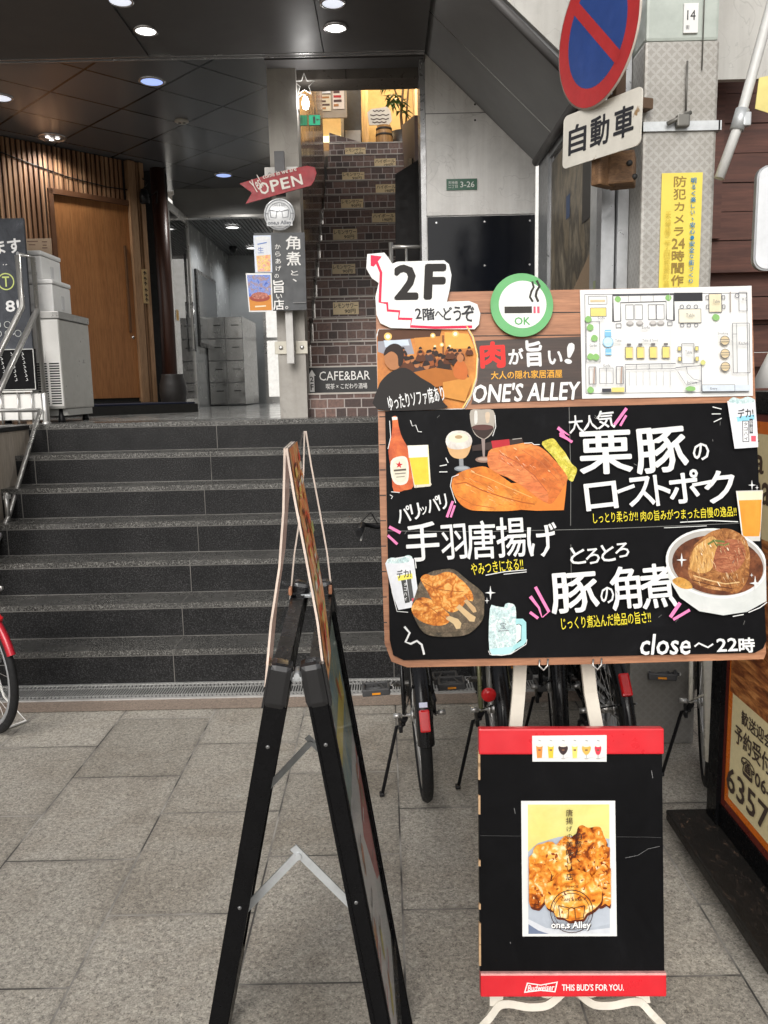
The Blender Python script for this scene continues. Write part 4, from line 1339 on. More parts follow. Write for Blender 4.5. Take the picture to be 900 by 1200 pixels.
t = thing('menu_chalkboard', 'tall grey chalkboard with white handwriting on the landing', 'chalkboard', (-2.95, 5.86, ZL), (R(-2), 0, 0))
MB().span((-.45, 0, .24), (.452, .025, 1.43)).build('board', M['chalkgrey'], t)
MB().span((-.45, -.008, .24), (.475, -.001, .53)).build('lower_sheet', M['chalk'], t)
MB().span((-.45, .0, .03), (.50, .012, .215)).build('skirt_panel', M['white'], t)
lg = MB()
for X in (-.3, -.12, .05, .21, .33, .43):
    lg.tube([(X, -.02, .005), (X, -.02, .24)], .006)
lg.span((-.31, -.026, .226), (.44, -.014, .236))
for X in (-.3, .43):
    lg.span((X - .004, -.024, .0), (X + .004, -.016, .23))
lg.build('rack', M['steel'], t)
each(MB().span((-.44, .03, 0), (-.40, .06, 1.3)).span((.36, .03, 0), (.40, .06, 1.3)), 'leg', plain('chalk_leg', (.2, .13, .08), .6), t)
A = Art(0, 0, 1000, .0004, .0009)
w1 = (.74, .74, .74)
A.text('ます', 230, -1290, 425, -1190, w1, 4, .03).text('り', 120, -1310, 210, -1190, w1, 0, .03)
A.ring(300, -1000, 55, 8, (.55, .62, .20)).text('T', 275, -1035, 325, -965, (.55, .62, .20), 0, .02).text('8!', 285, -870, 385, -790, w1, 0, .03).text('!', 395, -860, 412, -790, w1, 0, .03)
for i in range(7):
    A.ring(150 + 70 * (i % 4), -640 - 62 * (i // 4), 22, 4, (.50, .52, .50))
rnd = random.Random(3)
for i in range(14):
    x, y = rnd.uniform(60, 430), rnd.uniform(-1150, -560)
    A.line([(x, y), (x + rnd.uniform(4, 14), y - rnd.uniform(0, 8))], 5, w1)
A.d += .008
for k2 in range(5):
    x = 80 + 78 * k2
    for i in range(7):
        y = -505 + 30 * i
        A.line([(x + rnd.uniform(-6, 6) + i * 3, y), (x + 9 + i * 3, y + 16), (x - 5 + i * 3, y + 20)], 4.5, (.6, .6, .6))
A.box(-445, -526, 470, -244, 5, (.6, .6, .58))
A.build('lettering', t)

t = thing('stair_handrail', 'stainless double handrail running down the left side of the granite steps', 'handrail', (-2.40, 5.78, ZL))
MB().tube([(-.06, -.10, 1.14), (-.06, -.10, .80), (-.06, -.70, .31), (-.06, -1.5, -.35), (-.06, -1.5, -1.1)], .019, 0, 12).build('rail', M['steel'], t)
MB().tube([(0, 0, .79), (0, -.64, .26), (0, -1.44, -.40), (0, -1.44, -1.1)], .019, 0, 12).build('rail', M['steel'], t)
MB().tube([(0, -.09, .10), (0, -.70, -.55), (0, -1.4, -1.05)], .016, 0, 10).tube([(0, -.09, .10), (-.9, -.09, .11)], .014, 0, 10).build('lower_rail', M['steel'], t)
MB().tube([(0, 0, 0), (0, 0, 1.14), (-.06, -.10, 1.15)], .016, 0, 12).lathe([(.03, 0), (.03, .012), (.02, .02)], n=16).lathe([(.024, 0), (.024, .2), (.017, .21)], (0, 0, .01), n=16).build('post', M['steel'], t)
MB().tube([(0, -.71, 4 * HR - ZL), (0, -.71, -.40)], .016, 0, 12).tube([(-.07, -.73, 4 * HR - ZL), (-.07, -.73, -.36)], .016, 0, 12).build('post', M['steel'], t)
MB().box((0.0, -.70, -.43), (.035, .05, .03), 0, None, .008).build('bracket', M['grey'], t)

# ------------------------------------------------------------------ signs hung on the pillar
t = thing('sign_bracket', 'dark grey steel bar bracket bolted on the pillar above the red OPEN sign', 'bracket', (-.68, 5.9, 2.9), group='sign brackets on the pillar')
MB().span((-.034, -.10, -.02), (.034, -.06, .27), 0, .004).build('bar', plain('bar_grey', (.10, .10, .105), .45), t)
each(MB().span((-.115, -.012, .10), (-.036, -.0005, .19), 0, .01).span((.036, -.012, .10), (.115, -.0005, .19), 0, .01).span((-.03, -.06, .12), (.03, -.0005, .17)), 'mount_plate', M['white'], t)
bt = MB()
for X in (-.08, .08):
    bt.lathe([(.010, .013), (.008, .018), (.0004, .018)], (X, 0, .145), 0, 12, 'y')
each(bt, 'bolt', M['steel'], t)
t = thing('sign_bracket', 'pale steel bar bracket low on the pillar under the menu sign', 'bracket', (-.655, 5.9, 1.86), group='sign brackets on the pillar')
MB().span((-.026, -.10, -.11), (.026, -.06, .34), 0, .004).build('bar', plain('bar_pale', (.50, .49, .47), .45), t)
each(MB().span((-.12, -.012, -.04), (-.03, -.0005, .05), 0, .01).span((.03, -.012, -.04), (.115, -.0005, .05), 0, .01).span((-.024, -.06, -.02), (.024, -.0005, .03)), 'mount_plate', plain('plate_cream', (.55, .52, .44), .5), t)
bt = MB()
for X in (-.075, .075):
    bt.lathe([(.016, .013), (.012, .02), (.0004, .02)], (X, 0, .005), 0, 12, 'y')
each(bt, 'bolt', M['steel'], t)
SK = 171.5
SY = 5.76
def pillar_art(d=.0008):
    return Art(328, 270, SK, .0004, d)
# red OPEN arrow
t = thing('open_sign', 'red swallow tailed OPEN sign on the pillar above the round badge', 'sign', (-.688, SY, 2.643))
op = [(283, 216.5), (318, 207), (347, 201), (362, 198.5), (371, 200.5), (373, 207), (370, 215), (366, 220.5), (340, 226.5), (289, 239), (297, 227)]
cutout('panel', op, 328, 270, SK, .012, plain('open_red', (.30, .018, .025), .45, var=.3, scale=14), t)
A = pillar_art()
cr = (.74, .70, .64)
A.text('O', 305.5, 215.5, 317, 229, cr, 12, .03).text('P', 319, 213, 329.5, 226, cr, 12, .03).text('E', 331, 211, 341, 223.5, cr, 12, .03).text('N', 343.5, 208.5, 356, 220.5, cr, 12, .03)
A.text('Yes!', 296.5, 210, 309, 225, cr, 40, .02, .2).text('come in we are', 310, 203.2, 350, 208.2, cr, 12, .02)
A.build('lettering', t)
t = thing('round_badge_sign', 'round silver white logo sign between the OPEN sign and the dark menu board', 'sign', (-.688, SY - .003, 2.643))
MB().lathe([(.0005, .004), (.100, .004), (.106, 0), (.106, -.008), (.0005, -.008)], (0, 0, .105), 0, 36, 'y').build('disc', plain('badge_silver', (.56, .57, .58), .35, .3, scale=14), t)
A = Art(328, 270, SK, .0004, .0048)
dk = (.20, .21, .23)
A.ring(328, 252, 16.2, .9, dk).ring(328, 252, 13.2, .5, dk)
A.line([(317, 247), (325, 248.5), (324, 256), (318, 255), (317, 247)], .9, dk).line([(339, 247), (331, 248.5), (332, 256), (338, 255), (339, 247)], .9, dk).line([(325, 249), (328, 248), (331, 249)], .8, dk)
A.line([(311, 251), (315.5, 251.2)], .7, dk).line([(341, 251), (345, 251.2)], .7, dk)
A.rect(313, 258.5, 343, 265, (.62, .63, .64)).text("one,s Alley", 314, 259, 342, 264.8, dk, 0, .04)
A.text('CAFE & BAR', 320, 240, 336, 243, (.3, .3, .32))
A.build('lettering', t)
t = thing('pillar_menu_board', 'dark grey vertical board with white brush writing hung on the pillar', 'sign', (-.688, SY, 2.643))
bd = [(297, 272), (356.5, 272.5), (355.8, 361), (297, 361)]
cutout('board', bd, 328, 270, SK, .02, plain('slate_board', (.055, .058, .062), .5, var=.2), t)
A = pillar_art()
A.column('角煮', 342.5, 275, 311, 17, wht, .015)
A.column('と、', 343, 314, 331, 11, wht, .015)
A.column('からあげ', 324.5, 284, 317, 8.5, wht, .015)
A.column('の', 322, 318, 325, 6.5, wht, .015)
A.text('旨', 317.5, 326, 330.5, 341, wht, 0, .02).text('い', 320.5, 342, 327.5, 347.5, wht, 0, .02).text('店', 316.5, 348.5, 329.5, 360.5, wht, 0, .02).ring(332.5, 358, 1.4, .6, wht)
A.rect(340, 352, 355.5, 353, (.2, .2, .2))
A.build('lettering', t)
t = thing('cup_poster', 'white iced drink cup poster on the left of the pillar menu board', 'poster', (-.688, SY - .004, 2.643))
cutout('sheet', [(296.5, 275), (317, 275), (317, 317), (296.8, 317)], 328, 270, SK, .003, plain('cup_sheet', (.60, .66, .78), .4), t)
A = pillar_art()
A.poly([(297.5, 277), (316, 277), (315, 316), (299, 316)], (.72, .74, .78)).ell(306.8, 278, 9.3, 2.0, (.78, .79, .80))
A.poly([(299, 298), (315.6, 297), (315, 316), (300, 316)], print_mat('iced_drink', [(.35, (.75, .32, .20)), (.5, (.80, .62, .22)), (.6, (.72, .30, .36)), (.75, (.85, .78, .6))], 18))
A.text('生', 301, 288, 308, 295, (.15, .22, .5)).line([(301, 285), (312, 283)], 1.2, (.2, .3, .6))
A.build('picture', t)
t = thing('dish_poster', 'white framed blue and orange dish poster at the lower left of the pillar menu board', 'poster', (-.688, SY - .005, 2.643))
cutout('sheet', [(285.5, 317.5), (316, 318), (316, 362.5), (287.5, 362)], 328, 270, SK, .003, M['paper'], t)
A = pillar_art()
A.poly([(287, 319.5), (314.5, 320), (314.5, 360.5), (288.8, 360.5)], print_mat('poster_blue', [(.3, (.05, .09, .40)), (.45, (.20, .30, .68)), (.6, (.35, .22, .18)), (.75, (.60, .62, .72))], 22))
A.poly([(288, 345), (314.5, 343), (314.5, 360.5), (288.8, 360.5)], (.62, .25, .05)).ell(301, 346, 12, 4.5, (.33, .07, .05)).ell(301, 343.5, 10, 4, print_mat('poster_meat', [(.35, (.25, .06, .05)), (.6, (.55, .22, .16))], 40))
A.line([(295, 356), (308, 355.5)], 1.6, (.8, .7, .5))
A.build('picture', t)
# bright bracket lamp with wire star
t = thing('wall_lamp', 'glaring white wall lamp with a wire star on the right side of the pillar', 'lamp', (-.553, 5.98, 3.50))
MB().tube([(-.003, 0, .06), (.03, 0, .09), (.05, -.02, .07)], .008).span((-.004, -.03, -.02), (.006, .03, .14)).build('bracket', M['steel'], t)
MB().lathe([(.0005, .045), (.015, .04), (.027, 0), (.018, -.035), (.0005, -.042)], (.052, -.02, .02), 0, 18).build('bulb', emit('lamp_glare', (1, .98, .96), 9), t)
s5 = [(.05 + .075 * (1 if i % 2 == 0 else .42) * math.cos(R(90 + 36 * i)), -.05, .13 + .075 * (1 if i % 2 == 0 else .42) * math.sin(R(90 + 36 * i))) for i in range(10)]
MB().tube(s5, .0028, 0, 6, True).build('star', M['white'], t)
lamp('wall_lamp_light', (.06, -.07, .02), 3, (1, .98, .95), .04, t)

# ------------------------------------------------------------------ the patterned post at the right and what hangs on it
PX0, PX1, PY = 1.03, 1.318, 3.35
t = thing('utility_post', 'square grey post wrapped in lattice patterned sheet at the right', 'post', (1.174, 3.49, 0))
MB().span((-.144, -.14, 0), (.144, .14, 2.86), 0, .012).build('wrap', M['lattice'], t)
MB().span((-.14, -.135, 2.86), (.14, .135, 5.2), 0, .012).build('upper_post', plain('pale_green_post', (.40, .44, .40), .45), t)
MB().span((-.19, .02, 0), (-.146, .12, 4.2)).span((-.25, .05, 0), (-.195, .13, 4.2)).build('metal_channel', M['alu'], t)
bd = MB().span((-.158, -.150, 2.53), (.152, -.141, 2.565)).span((-.158, -.15, 2.53), (-.146, .15, 2.565)).span((.146, -.15, 2.53), (.158, .15, 2.565))
bd.build('strap', M['galv'], t)
MB().box((.0, -.165, 2.56), (.05, .03, .045), 0, None, .006).tube([(-.06, -.17, 2.55), (.03, -.17, 2.59)], .008).tube([(0.015, -.155, 2.6), (.015, -.155, 2.78)], .004).tube([(.075, -.146, 2.75), (.075, -.146, 3.4)], .0025).build('clamp', plain('dull_clamp', (.16, .155, .14), .5, .5), t)
np_ = MB().span((.0, -.144, 2.885), (.055, -.1355, 2.99)).build('number_plate', M['paper'], t)
A = Art(0, 0, 1000, .0003, .1446)
A.text('14', 12, -2965, 44, -2930, (.05, .05, .05), 0, .01).text('街', 8, -2912, 22, -2897, (.1, .1, .1))
A.build('lettering', np_)
t = thing('yellow_notice', 'tall yellow security camera notice with vertical writing on the patterned post', 'notice', (1.187, 3.348, 2.08))
MB().span((-.080, -.0035, -.36), (.080, -.0005, .295)).build('plate', plain('notice_yellow', (.74, .60, .09), .42, var=.06), t)
A = Art(0, 0, 1000, .0002, .004)
A.column('防犯カメラ', -8, -286, -50, 50, (.30, .20, .05), .02)
A.text('24', -34, -48, 18, -8, (.30, .20, .05), 0, .02)
A.column('時間作動中', -8, -4, 232, 50, (.30, .20, .05), .02)
A.column('明るく楽しい、安心・安全な街づくり', 44, -276, 132, 21, (.03, .20, .42), .02)
A.column('天神橋二丁目振興町商店会', -54, -150, 200, 22, (.58, .42, .05), .0)
A.build('lettering', t)
t = thing('no_parking_sign', 'round blue and red no parking sign turned towards the street', 'road sign', (.812, 3.22, 2.845), (0, 0, R(-70)))
MB().lathe([(.0005, -.004), (.255, -.004), (.259, -.002), (.259, .002), (.0005, .002)], (0, 0, 0), 0, 56, 'y').build('plate', plain('sign_rim', (.55, .48, .42), .5, wear=((.3, .2, .1), 12, .6)), t)
A = Art(0, 0, 1000, .0004, .003)
A.ell(0, 0, 252, 252, M['signred'], n=56).ell(0, 0, 186, 186, M['signblue'], n=48)
c45 = math.cos(R(45))
A.line([(-195 * c45, -195 * c45), (195 * c45, 195 * c45)], 44, M['signred'])
A.build('symbol', t)
MB().span((-.03, .006, -.22), (.03, .05, .28)).build('mount', M['alu'], t)
t = thing('vehicle_plate_sign', 'weathered white plate with black characters for cars under the no parking sign', 'road sign', (.832, 3.225, 2.505), (0, R(1.5), R(-61)))
pl = rrect(-.205, -.098, .205, .098, .022)
MB().prism(pl, -.003, .002).build('plate', M['rust'], t)
A = Art(0, 0, 1000, .0003, .0034)
for i, ch in enumerate('自動車'):
    A.text(ch, -172 + 122 * i, -52, -72 + 122 * i, 56, (.03, .03, .035), 0, .022)
A.build('lettering', t)
t = thing('wooden_sign_block', 'weathered brown wooden block fixing the car plate to the post', 'block', (.925, 3.33, 2.385))
MB().box((0.02, 0, 0), (.10, .12, .12), 0, Matrix.Rotation(R(-20), 3, 'Z'), .008).box((-.055, -.02, .0), (.045, .11, .13), 0, Matrix.Rotation(R(-50), 3, 'Z'), .008).build('block', M['blockwood'], t)
each(MB().lathe([(.012, .062), (.010, .072), (.0004, .072)], (.03, -.002, .01), 0, 12, 'y').lathe([(.012, .062), (.010, .072), (.0004, .072)], (.05, -.002, -.04), 0, 12, 'y'), 'bolt', M['dark'], t)
t = thing('sign_bracket', 'rusty steel arm joining the no parking sign to the post', 'bracket', (.97, 3.30, 2.62))
MB().box((0, 0, 0), (.16, .05, .04), 0, Matrix.Rotation(R(20), 3, 'Z'), .004).box((-.06, 0, .02), (.05, .05, .25), 0, Matrix.Rotation(R(-61), 3, 'Z'), .004).build('arm', plain('rust_arm', (.13, .08, .05), .6, .3), t)

# red-brown plank wall, pole and white board at the right edge
t = thing('plank_wall', 'dark red-brown plank wall with ledges behind the patterned post', 'wall', (1.35, 4.75, 0))
pw = MB()
for i in range(22):
    z = .02 + .155 * i
    pw.span((-.1, -.012 - .006 * (i % 2), z), (2.6, .08, z + .150))
pw.build('plank', M['siding'], t)
each(MB().span((.47, -.05, 2.35), (.54, -.02, 3.42)).span((1.5, -.05, 0), (1.57, -.02, 3.42)), 'batten', M['siding'], t)
lg = MB()
for z in (1.64, 1.90, 2.16):
    lg.span((-.1, -.09, z), (1.45, -.02, z + .05))
lg.build('ledge', M['siding'], t)
tag(MB().span((1.25, 4.68, 3.425), (4.2, 4.9, 6.5)).build('cream_wall', M['cream']), 'rough cream rendered wall above the red-brown planks', 'wall')
t = thing('awning_pole', 'white metal pole slanting up past the patterned post', 'pole', (1.319, 3.3, 2.40))
MB().tube([(-.005, 0, -.06), (.06, 0, .13), (.155, 0, .515), (.40, 0, 1.5)], .019, 0, 12).build('pole', plain('pole_white', (.56, .56, .54), .4), t)
MB().tube([(.055, 0, .115), (.075, 0, .19)], .026, 0, 12).box((.085, -.01, .15), (.03, .03, .05), 0, None, .005).build('clamp', M['galv'], t)
MB().prism([(.12, .19), (.40, .10), (.44, .36), (.13, .30)], -.006, -.002).build('pennant', plain('pennant_cream', (.68, .58, .20), .6), t)
t = thing('white_rounded_board', 'white rounded board edge at the right picture border', 'board', (1.63, 3.2, 2.17))
MB().prism(rrect(-.205, -.185, .205, .185, .04), 0, .03).build('board', plain('board_white', (.66, .68, .70), .4), t)
MB().prism(rrect(-.212, -.192, .212, .192, .045), .004, .026).build('rim', M['alu'], t)
MB().span((-.02, .03, -.18), (.02, .06, 2.0)).build('hanger', M['alu'], t)

# low wheeled plank trolley and the lit menu signboard standing on it
t = thing('plank_trolley', 'worn black plank trolley on castors under the lit signboard', 'trolley', (1.20, 2.22, 0))
MB().span((-.262, -.38, .075), (.42, .385, .112), 0, .006).build('plank', M['cart'], t)
for X in (-.20, .36):
    for Y in (-.34, .34):
        c = MB().lathe([(.0005, -.012), (.028, -.012), (.03, -.008), (.03, .008), (.028, .012), (.0005, .012)], (X, Y, .030), 0, 18, 'x').build('castor', M['rubber'], t)
        MB().span((X - .02, Y - .02, .066), (X + .02, Y + .02, .0745)).span((X - .019, Y - .012, .03), (X - .0145, Y + .012, .066)).span((X + .0145, Y - .012, .03), (X + .019, Y + .012, .066)).build('fork', M['grey'], c)
t = thing('lit_signboard', 'tall black framed lit food signboard with a telephone number on the trolley', 'signboard', (1.165, 2.14, .1125))
MB().span((-.075, -.40, 0), (.10, .43, 1.42)).build('case', M['frameblack'], t)
MB().span((-.10, .36, .0), (-.0755, .435, 1.42)).span((-.10, -.405, 0), (-.0755, -.36, 1.42)).span((-.09, -.36, 0), (-.0755, .36, .075)).span((-.09, -.36, 1.36), (-.0755, .36, 1.42)).build('frame', M['frameblack'], t)
MB().span((-.084, -.36, .076), (-.0758, .36, 1.355)).build('red_border', plain('border_red', (.13, .02, .012), .35), t)
pn = MB().span((-.0865, -.34, .105), (-.0842, .33, 1.335)).build('panel', plain('panel_orange', (.66, .15, .012), .3), t)
A = Art(0, 0, 1000, .0003, .0)
A.rect(-300, -1300, 300, -130, (.74, .63, .36))
A.rect(-320, -1000, 262, -480, print_mat('grill_photo', [(.3, (.03, .012, .008)), (.45, (.20, .06, .02)), (.6, (.50, .20, .06)), (.75, (.62, .36, .16))], 3.5, 6, 1.4, stretch=(1, 1, 5)))
A.text('a', -225, -1240, -165, -1185, (.08, .05, .03), 0, .03).text('ma', -260, -1165, -120, -1100, (.08, .05, .03), 0, .03)
for i, s in enumerate(('歓送迎会', '予約受付中', '☎06-', '6357-0')):
    h2 = (46, 62, 62, 84)[i]
    y = (-455, -395, -318, -240)[i]
    wv = (200, 300, 190, 400)[i]
    x = (-230, -270, -215, -310)[i]
    A.text(s, x, y, x + wv, y + h2, (.06, .04, .03), 0, .02)
ob = A.build('lettering', pn)
ob.matrix_local = Matrix.Translation((-.0868, 0, 0)) @ Matrix.Rotation(R(-90), 4, 'Z')
t = thing('white_cone_lamp', 'small white cone shade at the right edge above the lit signboard', 'lamp shade', (1.26, 2.62, 1.54))
MB().lathe([(.0005, .16), (.02, .15), (.085, .0), (.08, 0), (.015, .14)], n=22).build('lamp_shade', M['white'], t)
MB().tube([(0, 0, -.02), (0, 0, -1.54)], .01).build('stem', M['black'], t)
MB().lathe([(.0005, 0), (.12, 0), (.12, .015), (.0005, .02)], (0, 0, -1.54), n=20).build('foot', M['black'], t)
# ------------------------------------------------------------------ bicycles
def bicycle(label, loc, heading, lean, frame, tyre_w=.021, spokes=28, rack=True, knobby=False, basket=True, guard=None, rim=None, tailmark=None, steer=0, twoleg=False, mudend=196, mw=1.0, hw=1.0):
    """local: forward +x, up +z, left +y; origin on the ground under the rear hub"""
    t = thing('bicycle', label, 'bicycle', loc, (0, 0, 0), 'bicycles parked at the foot of the steps')
    t.matrix_world = Matrix.Translation(loc) @ Matrix.Rotation(heading, 4, 'Z') @ Matrix.Rotation(lean, 4, 'X')
    rim = rim or M['steel']
    guard = guard or frame
    RW = .325
    WB = 1.06
    def wheel(x, ang, ty):
        w0 = MB()
        n = 48
        pr = [(-tyre_w, -.004), (-tyre_w * .8, .012), (0, .022), (tyre_w * .8, .012), (tyre_w, -.004), (tyre_w * .7, -.018), (-tyre_w * .7, -.018)]
        vs, fs = [], []
        for i in range(n):
            a = 2 * PI * i / n
            for py, dr_ in pr:
                rr = RW - .022 + dr_
                vs.append((rr * math.cos(a), py, rr * math.sin(a)))
        m = len(pr)
        for i in range(n):
            for k in range(m):
                fs.append((i * m + k, i * m + (k + 1) % m, ((i + 1) % n) * m + (k + 1) % m, ((i + 1) % n) * m + k))
        w0.add(vs, fs, 0, True)
        if knobby:
            for i in range(90):
                a = 2 * PI * (i + .5) / 90
                for s in (-1, 1):
                    w0.box(((RW + .0005) * math.cos(a), s * tyre_w * .42, (RW + .0005) * math.sin(a)), (.010, tyre_w * .75, .006), 0,
                           Matrix.Rotation(-a + PI / 2, 3, 'Y') @ Matrix.Rotation(s * .5, 3, 'Z'))
        tyre = w0.build('wheel', M['rubber'], t, (x, 0, RW))
        tyre.rotation_euler = (0, 0, ang)
        r2 = MB()
        vs, fs = [], []
        pr2 = [(-.012, .0), (-.013, .018), (.013, .018), (.012, .0), (.0, -.006)]
        for i in range(n):
            a = 2 * PI * i / n
            for py, dr_ in pr2:
                rr = RW - .054 + dr_
                vs.append((rr * math.cos(a), py, rr * math.sin(a)))
        m = len(pr2)
        for i in range(n):
            for k in range(m):
                fs.append((i * m + k, i * m + (k + 1) % m, ((i + 1) % n) * m + (k + 1) % m, ((i + 1) % n) * m + k))
        r2.add(vs, fs, 0, True)
        r2.build('rim', rim, tyre)
        sp = MB()
        for i in range(spokes):
            a = 2 * PI * i / spokes
            b2 = a + (.5 if (i // 2) % 2 else -.5)
            s = 1 if i % 2 else -1
            sp.tube([(.018 * math.cos(b2), s * .026, .018 * math.sin(b2)), ((RW - .055) * math.cos(a), 0, (RW - .055) * math.sin(a))], .0013, 0, 4, cap=False)
        sp.build('spokes', M['steel'], tyre)
        MB().tube([(0, -.035, 0), (0, .035, 0)], .017, 0, 14).tube([(0, -.095, 0), (0, .095, 0)], .006, 0, 8).tube([(0, -.10, 0), (0, -.072, 0)], .011, 0, 8).tube([(0, .072, 0), (0, .10, 0)], .011, 0, 8).tube([(0, -.03, 0), (0, -.024, 0)], .026, 0, 14).tube([(0, .024, 0), (0, .03, 0)], .026, 0, 14).build('hub', M['steel'], tyre)
        return tyre
    wheel(0, 0, 'rear')
    wheel(WB, steer, 'front')
    BB = (.44, 0, .285)
    ST = (.27, 0, .72)
    H0, H1 = (.86, 0, .74), (.90, 0, .60)
    f = MB()
    f.tube([BB, ST], .016, 0, 12).tube([ST[:2] + (.62,), H0], .016, 0, 12).tube([BB, H1], .019, 0, 12).tube([(.845, 0, .79), (.905, 0, .585)], .020, 0, 12)
    for s in (-1, 1):
        f.tube([(.0, s * .058, RW), (.2, s * .05, .30), (.40, s * .035, .287)], .009, 0, 8)
        f.tube([(.0, s * .058, RW), (.10, s * .052, .50), (.255, s * .018, .70)], .0085, 0, 8)
    f.build('frame', frame, t)
    k = MB()
    for s in (-1, 1):
        k.tube([(.905, s * .03, .585), (.925, s * .048, .53), (WB - .03, s * .052, .40), (WB, s * .052, RW)], [.014, .014, .010, .009], 0, 8)
    k.tube([(.905, -.03, .585), (.905, .03, .585)], .014)
    k.build('fork', frame, t)
    h = MB()
    h.tube([(.86, 0, .76), (.835, 0, .90)], .012, 0, 10).tube([(.835, 0, .90), (.87, 0, .91)], .013, 0, 10)
    h.tube([(.66, -.29 * hw, .93), (.80, -.26 * hw, .945), (.87, -.10, .915), (.87, .10, .915), (.80, .26 * hw, .945), (.66, .29 * hw, .93)], .0105, 0, 10)
    hb = h.build('handlebar', M['steel'] if frame in (M['bikered'], M['bikewhite']) else M['black'], t)
    g = MB()
    for s in (-1, 1):
        g.tube([(.78, s * .268 * hw, .945), (.655, s * .292 * hw, .929)], .016, 0, 12)
    each(g, 'grip', M['black'], hb)
    bl = MB()
    for s in (-1, 1):
        bl.tube([(.80, s * .25 * hw, .935), (.77, s * .262 * hw, .915), (.67, s * .285 * hw, .895)], .005, 0, 6)
    each(bl, 'brake_lever', M['steel'], hb)
    sd_ = MB()
    vs, fs = [], []
    prof = [(-.11, .085, .0), (-.06, .095, .012), (0, .07, .01), (.07, .035, .004), (.15, .018, .0)]
    for x, wd, z in prof:
        for a in range(8):
            q = PI * a / 7
            vs.append((.25 + x, wd * math.cos(q), .82 + z + .035 * math.sin(q)))
    for i in range(len(prof) - 1):
        for a in range(7):
            fs.append((i * 8 + a, i * 8 + a + 1, (i + 1) * 8 + a + 1, (i + 1) * 8 + a))
    b0 = len(prof) - 1
    for i in range(b0):
        fs.append((i * 8, (i + 1) * 8, (i + 1) * 8 + 7, i * 8 + 7))
    fs.append(tuple(range(8)))
    fs.append(tuple(b0 * 8 + q for q in range(7, -1, -1)))
    sd_.add(vs, fs, 0, True)
    sdo = sd_.build('saddle', M['black'], t)
    MB().tube([(.27, 0, .70), (.255, 0, .815)], .012, 0, 10).build('seat_post', M['steel'], sdo)
    # mudguards
    def mud(cx, a0, a1):
        m_ = MB()
        vs, fs = [], []
        n = 26
        pr = [(-.030, -.022), (-.022, -.004), (0, .004), (.022, -.004), (.030, -.022), (.026, -.022), (.019, -.008), (0, .0), (-.019, -.008), (-.026, -.022)]
        for i in range(n + 1):
            a = R(a0 + (a1 - a0) * i / n)
            for py, dr_ in pr:
                rr = RW + .024 + dr_
                vs.append((cx + rr * math.cos(a), py * mw, RW + rr * math.sin(a)))
        m = len(pr)
        for i in range(n):
            for q in range(m):
                fs.append((i * m + q, i * m + (q + 1) % m, (i + 1) * m + (q + 1) % m, (i + 1) * m + q))
        m_.add(vs, fs, 0, True)
        for s in (-1, 1):
            a = R(a0 + (a1 - a0) * .72) if cx < .5 else R(a0 + 20)
            m_.tube([(cx, s * .058, RW), (cx + (RW + .02) * math.cos(a), s * .03, RW + (RW + .02) * math.sin(a))], .003, 0, 6)
        return m_.build('mudguard', guard, t)
    mg = mud(0, 50, mudend)
    mud(WB, 20, 150)
    if tailmark:
        z, sx, sz, white = tailmark
        a = math.asin(max(-1, min(1, (z - RW) / (RW + .03))))
        rr = RW + .034
        px, pz = -rr * math.cos(a), RW + rr * math.sin(a)
        rot = Matrix.Rotation(a, 3, 'Y')
        MB().box((px, 0, pz), (.022, sx, sz), 0, rot, .006).build('reflector', M['reflector'], mg)
        if white:
            a2 = a + sz / rr * .72
            MB().box((-(rr - .008) * math.cos(a2), 0, RW + (rr - .008) * math.sin(a2)), (.006, sx * .8, .018), 0, Matrix.Rotation(a2, 3, 'Y'), .002).build('sticker', plain('sticker_white', (.62, .64, .80), .4), mg)
    else:
        MB().lathe([(.0005, -.008), (.022, -.008), (.026, .0), (.022, .012), (.0005, .012)], (-.345, .05, .52), 0, 18, 'x').build('reflector', M['reflector'], mg)
    if rack:
        rk = MB()
        for y in (-.055, -.018, .018, .055):
            rk.tube([(-.20, y, .72), (.20, y, .71)], .005, 0, 6)
        rk.tube([(-.20, -.055, .72), (-.235, -.03, .72), (-.235, .03, .72), (-.20, .055, .72)], .006, 0, 6)
        for x in (-.2, 0, .2):
            rk.tube([(x, -.058, .715), (x, .058, .715)], .005, 0, 6)
        for s in (-1, 1):
            rk.tube([(0, s * .062, RW + .02), (-.09, s * .06, .715)], .005, 0, 6).tube([(0, s * .062, RW + .02), (.08, s * .06, .715)], .005, 0, 6)
        rk.build('rack', M['steel'] if frame in (M['bikered'], M['bikewhite']) else M['black'], t)
    # drive train and pedals
    dv = MB()
    dv.tube([(.44, -.05, .285), (.44, -.045, .285)], .085, 0, 28).tube([(0, -.05, RW), (0, -.045, RW)], .036, 0, 20)
    dv.tube([(0, -.047, RW + .036), (.44, -.047, .37)], .004, 0, 6).tube([(0, -.047, RW - .036), (.44, -.047, .20)], .004, 0, 6)
    dv.tube([(.44, -.09, .285), (.44, .09, .285)], .012, 0, 10)
    dv.build('chain', plain('oily_steel', (.10, .095, .09), .4, .8), t)
    MB().tube([(-.03, -.062, RW + .06), (.44, -.062, .39)], .006, 0, 6).bar([(-.02, -.062, RW + .03), (.46, -.062, .345)], .004, .07, (0, 0, 1)).build('chain_guard', M['black'], t)
